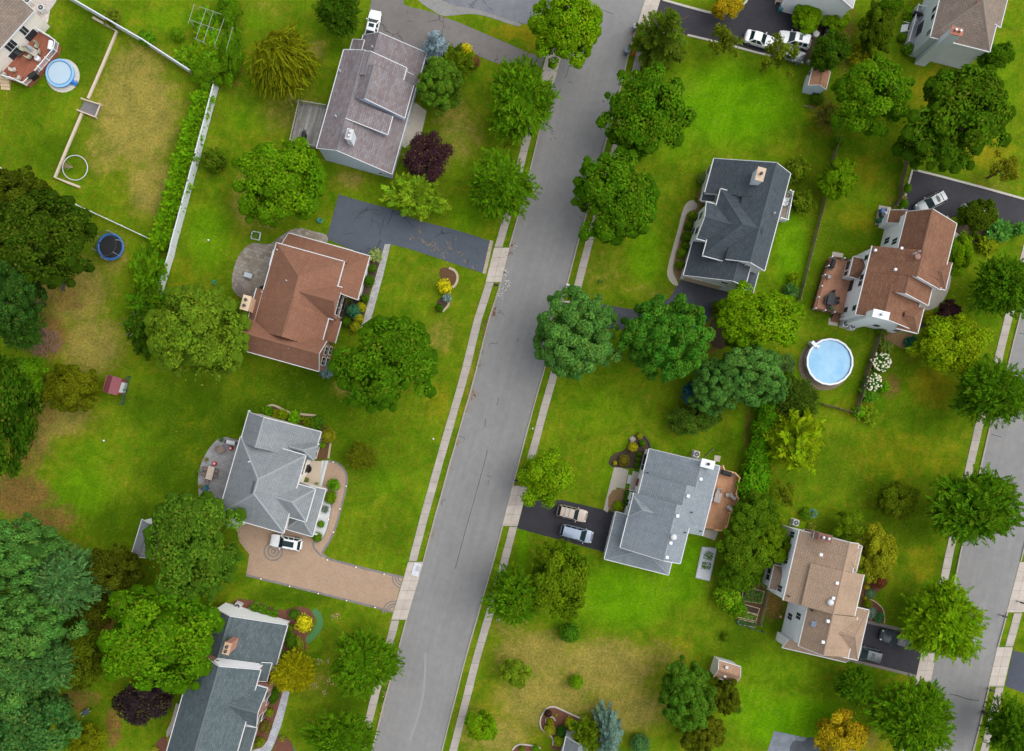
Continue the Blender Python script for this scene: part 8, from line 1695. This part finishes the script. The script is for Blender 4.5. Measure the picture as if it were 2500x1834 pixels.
S_('shaggy', 3, 5, 430, 160, 70, (.04, .13, .02), 'leafy shrub below the hydrangeas', hgt=1.2); S_('shaggy', 3, 5, 350, 310, 55, (.07, .19, .012), 'bright shrub at the corner of the brown fences', hgt=1.2); S_('shaggy', 3, 5, 450, 340, 75, (.08, .15, .015), 'light green shrub right of the fence corner', hgt=1.2); S_('shaggy', 3, 5, 570, 90, 50, (.06, .17, .012), 'green shrub right of the hydrangeas', hgt=1.0)
S_('shaggy', 2, 4, 1500, 1560, 90, (.06, .11, .03), 'loose shrub between the blue-green tree and the pool', hgt=1.4)
S_('tuft', 3, 4, 1735, 1310, 50, (.2, .24, .02), 'yellow-green plant beside the air conditioner of the tan-roofed house', hgt=.8); S_('bush', 3, 4, 1680, 1200, 55, (.04, .11, .012), 'dark shrub left of the large teal pot', hgt=.9); S_('bush', 3, 4, 1420, 1250, 60, (.09, .16, .012), 'leafy climbing shrub at the hedge end by the tan-roofed house', hgt=3.0)
S_('shaggy', 1, 5, 790, 130, 50, (.07, .17, .012), 'bright shrub left of the small grey deck', hgt=1.0); S_('bush', 1, 5, 785, 430, 55, (.10, .22, .012), 'bright clipped shrub at the lower end of the small grey deck', hgt=.9); S_('bush', 1, 5, 730, 330, 40, (.05, .12, .012), 'small shrub beside the white deck steps', hgt=.8)
S_('shaggy', 1, 5, 160, 1260, 50, (.05, .12, .012), 'green shrub at the top end of the long wooden fence', hgt=1.2); S_('bush', 1, 4, 1780, 860, 60, (.03, .08, .01), 'dark shrub below the orange-tan shed', hgt=1.0)
S_('bush', 2, 1, 1270, 620, 60, (.06, .15, .012), 'light shrub inside the lower fence corner', hgt=1.6)
S_('shaggy', 1, 2, 30, 230, 130, (.05, .14, .01), 'leafy vine growth under the pipe trellis, left part', hgt=1.8); S_('shaggy', 1, 2, 120, 330, 130, (.06, .16, .01), 'leafy vine growth under the pipe trellis, lower part', hgt=1.9); S_('shaggy', 1, 2, 170, 150, 120, (.05, .14, .01), 'leafy vine growth under the pipe trellis, upper right part', hgt=1.9); S_('bush', 1, 2, 60, 520, 110, (.05, .14, .01), 'green growth below the pipe trellis at the fence corner', hgt=1.9)
# ---- bare wood
def twigs(name, label, cat, P, R, n, h, mat, spread=None, rad=.03):
    p = T(*P); r = thing(name, label, cat, (p.x, p.y, 0)); m = MB()
    for k in range(n):
        a = random.uniform(*(spread or (0, 6.28))); l = R * random.uniform(.5, 1.1); b = a + random.uniform(-.4, .4); z = h * random.uniform(.3, 1)
        m.tube([(random.uniform(-.1, .1), random.uniform(-.1, .1), .1), (l * .5 * math.cos(a), l * .5 * math.sin(a), z * .7), (l * math.cos(b), l * math.sin(b), z)], [rad, rad * .6, rad * .25], 5)
        for j in range(2):
            c = b + random.uniform(-.7, .7); q0 = (l * .55 * math.cos(a), l * .55 * math.sin(a), z * .72); m.tube([q0, (q0[0] + l * .4 * math.cos(c), q0[1] + l * .4 * math.sin(c), z * random.uniform(.7, 1.1))], [rad * .5, rad * .2], 4)
    m.build('branches', mat, r); return r
twigs('bare_shrub', 'bare grey-brown shrub at the corner of the weathered grey deck', 'bare shrub', (1, 2, 800, 880), 2.0, 30, 1.6, M['drybranch'])
twigs('broken_branches', 'bare pale broken branches sprawling left below the round pool', 'branches', (3, 4, 1445, 195), 4.6, 22, 4.2, M['drybranch'], (-1.3, .9), .055)
twigs('bare_branch', 'pale bare limb trailing from the low dark evergreen', 'branches', (3, 4, 730, 240), 3.2, 5, 3.0, M['drybranch'], (3.4, 3.9), .06)
twigs('bare_branch', 'pale fallen stick beside the orange-tan shed', 'branches', (1, 4, 1660, 930), 2.0, 3, .2, M['drybranch'], (-.35, -.1), .05)
twigs('purple_tree_twigs', 'bare twigs poking out of the dark purple tree', 'branches', (1, 3, 60, 1400), 2.3, 16, 4.6, M['drybranch'], None, .025)
def pile():
    m = MB(); p = T(2, 1, 370, 1340)
    for k in range(420):
        a, d = random.uniform(0, 6.28), random.random() ** .6; x, y = 2.9 * d * math.cos(a), 1.9 * d * math.sin(a); z = .1 + .9 * (1 - d) * random.random(); b = random.uniform(0, 3.14); l = random.uniform(.3, .9)
        m.tube([(x - l * math.cos(b), y - l * math.sin(b), z), (x, y, z + .08), (x + l * math.cos(b), y + l * math.sin(b), z + random.uniform(-.05, .1))], [.02, .025, .01], 4)
    ob = m.build('brush_pile', plain('brush_twigs', (.25, .15, .10), .95, .4, 4)); ob.location = (p.x, p.y, 0); tag(ob, 'heap of dry brown brushwood at the edge of the left wood', 'brush pile')
pile()
# ================================================================== LIGHT AND CAMERA
w = bpy.data.worlds.new('World'); SC.world = w; w.use_nodes = True
nt = w.node_tree; bg = nt.nodes['Background']
sky = nt.nodes.new('ShaderNodeTexSky'); sky.sky_type = 'NISHITA'; sky.sun_disc = False
SUN_EL, SUN_AZ = math.radians(52), math.radians(78)     # azimuth clockwise from the top of the picture
sky.sun_elevation = SUN_EL; sky.sun_rotation = SUN_AZ; sky.air_density = 1.0; sky.dust_density = 1.5; sky.ozone_density = .4
hs = nt.nodes.new('ShaderNodeHueSaturation'); hs.inputs['Saturation'].default_value = .30   # grey overcast
nt.links.new(sky.outputs[0], hs.inputs['Color']); nt.links.new(hs.outputs[0], bg.inputs['Color']); bg.inputs['Strength'].default_value = .15
sl = bpy.data.lights.new('sun', 'SUN'); sl.energy = 1.3; sl.angle = math.radians(80); sl.color = (1.0, .95, .86)
so = bpy.data.objects.new('sun', sl); COL.objects.link(so)
d = Vector((math.sin(SUN_AZ) * math.cos(SUN_EL), math.cos(SUN_AZ) * math.cos(SUN_EL), math.sin(SUN_EL)))
so.rotation_euler = d.to_track_quat('Z', 'Y').to_euler(); so.location = d * 150
cam = bpy.data.cameras.new('camera'); co = bpy.data.objects.new('camera', cam); COL.objects.link(co)
co.location = (0, 0, H); co.rotation_euler = (0, 0, 0)
cam.sensor_width = 36; cam.lens = 36 * H / (2500 * S); cam.clip_end = 6000; cam.clip_start = .5
cam.shift_x = (1250 - NX) / 2500; cam.shift_y = -(917 - NY) / 2500
SC.camera = co
vs = SC.view_settings; vs.view_transform = 'Standard'; vs.look = 'None'; vs.exposure = 0.8; vs.gamma = 1.0; vs.use_curve_mapping = False
SC.cycles.max_bounces = 6; SC.cycles.diffuse_bounces = 3; SC.cycles.transparent_max_bounces = 4
SC.cycles.use_denoising = True
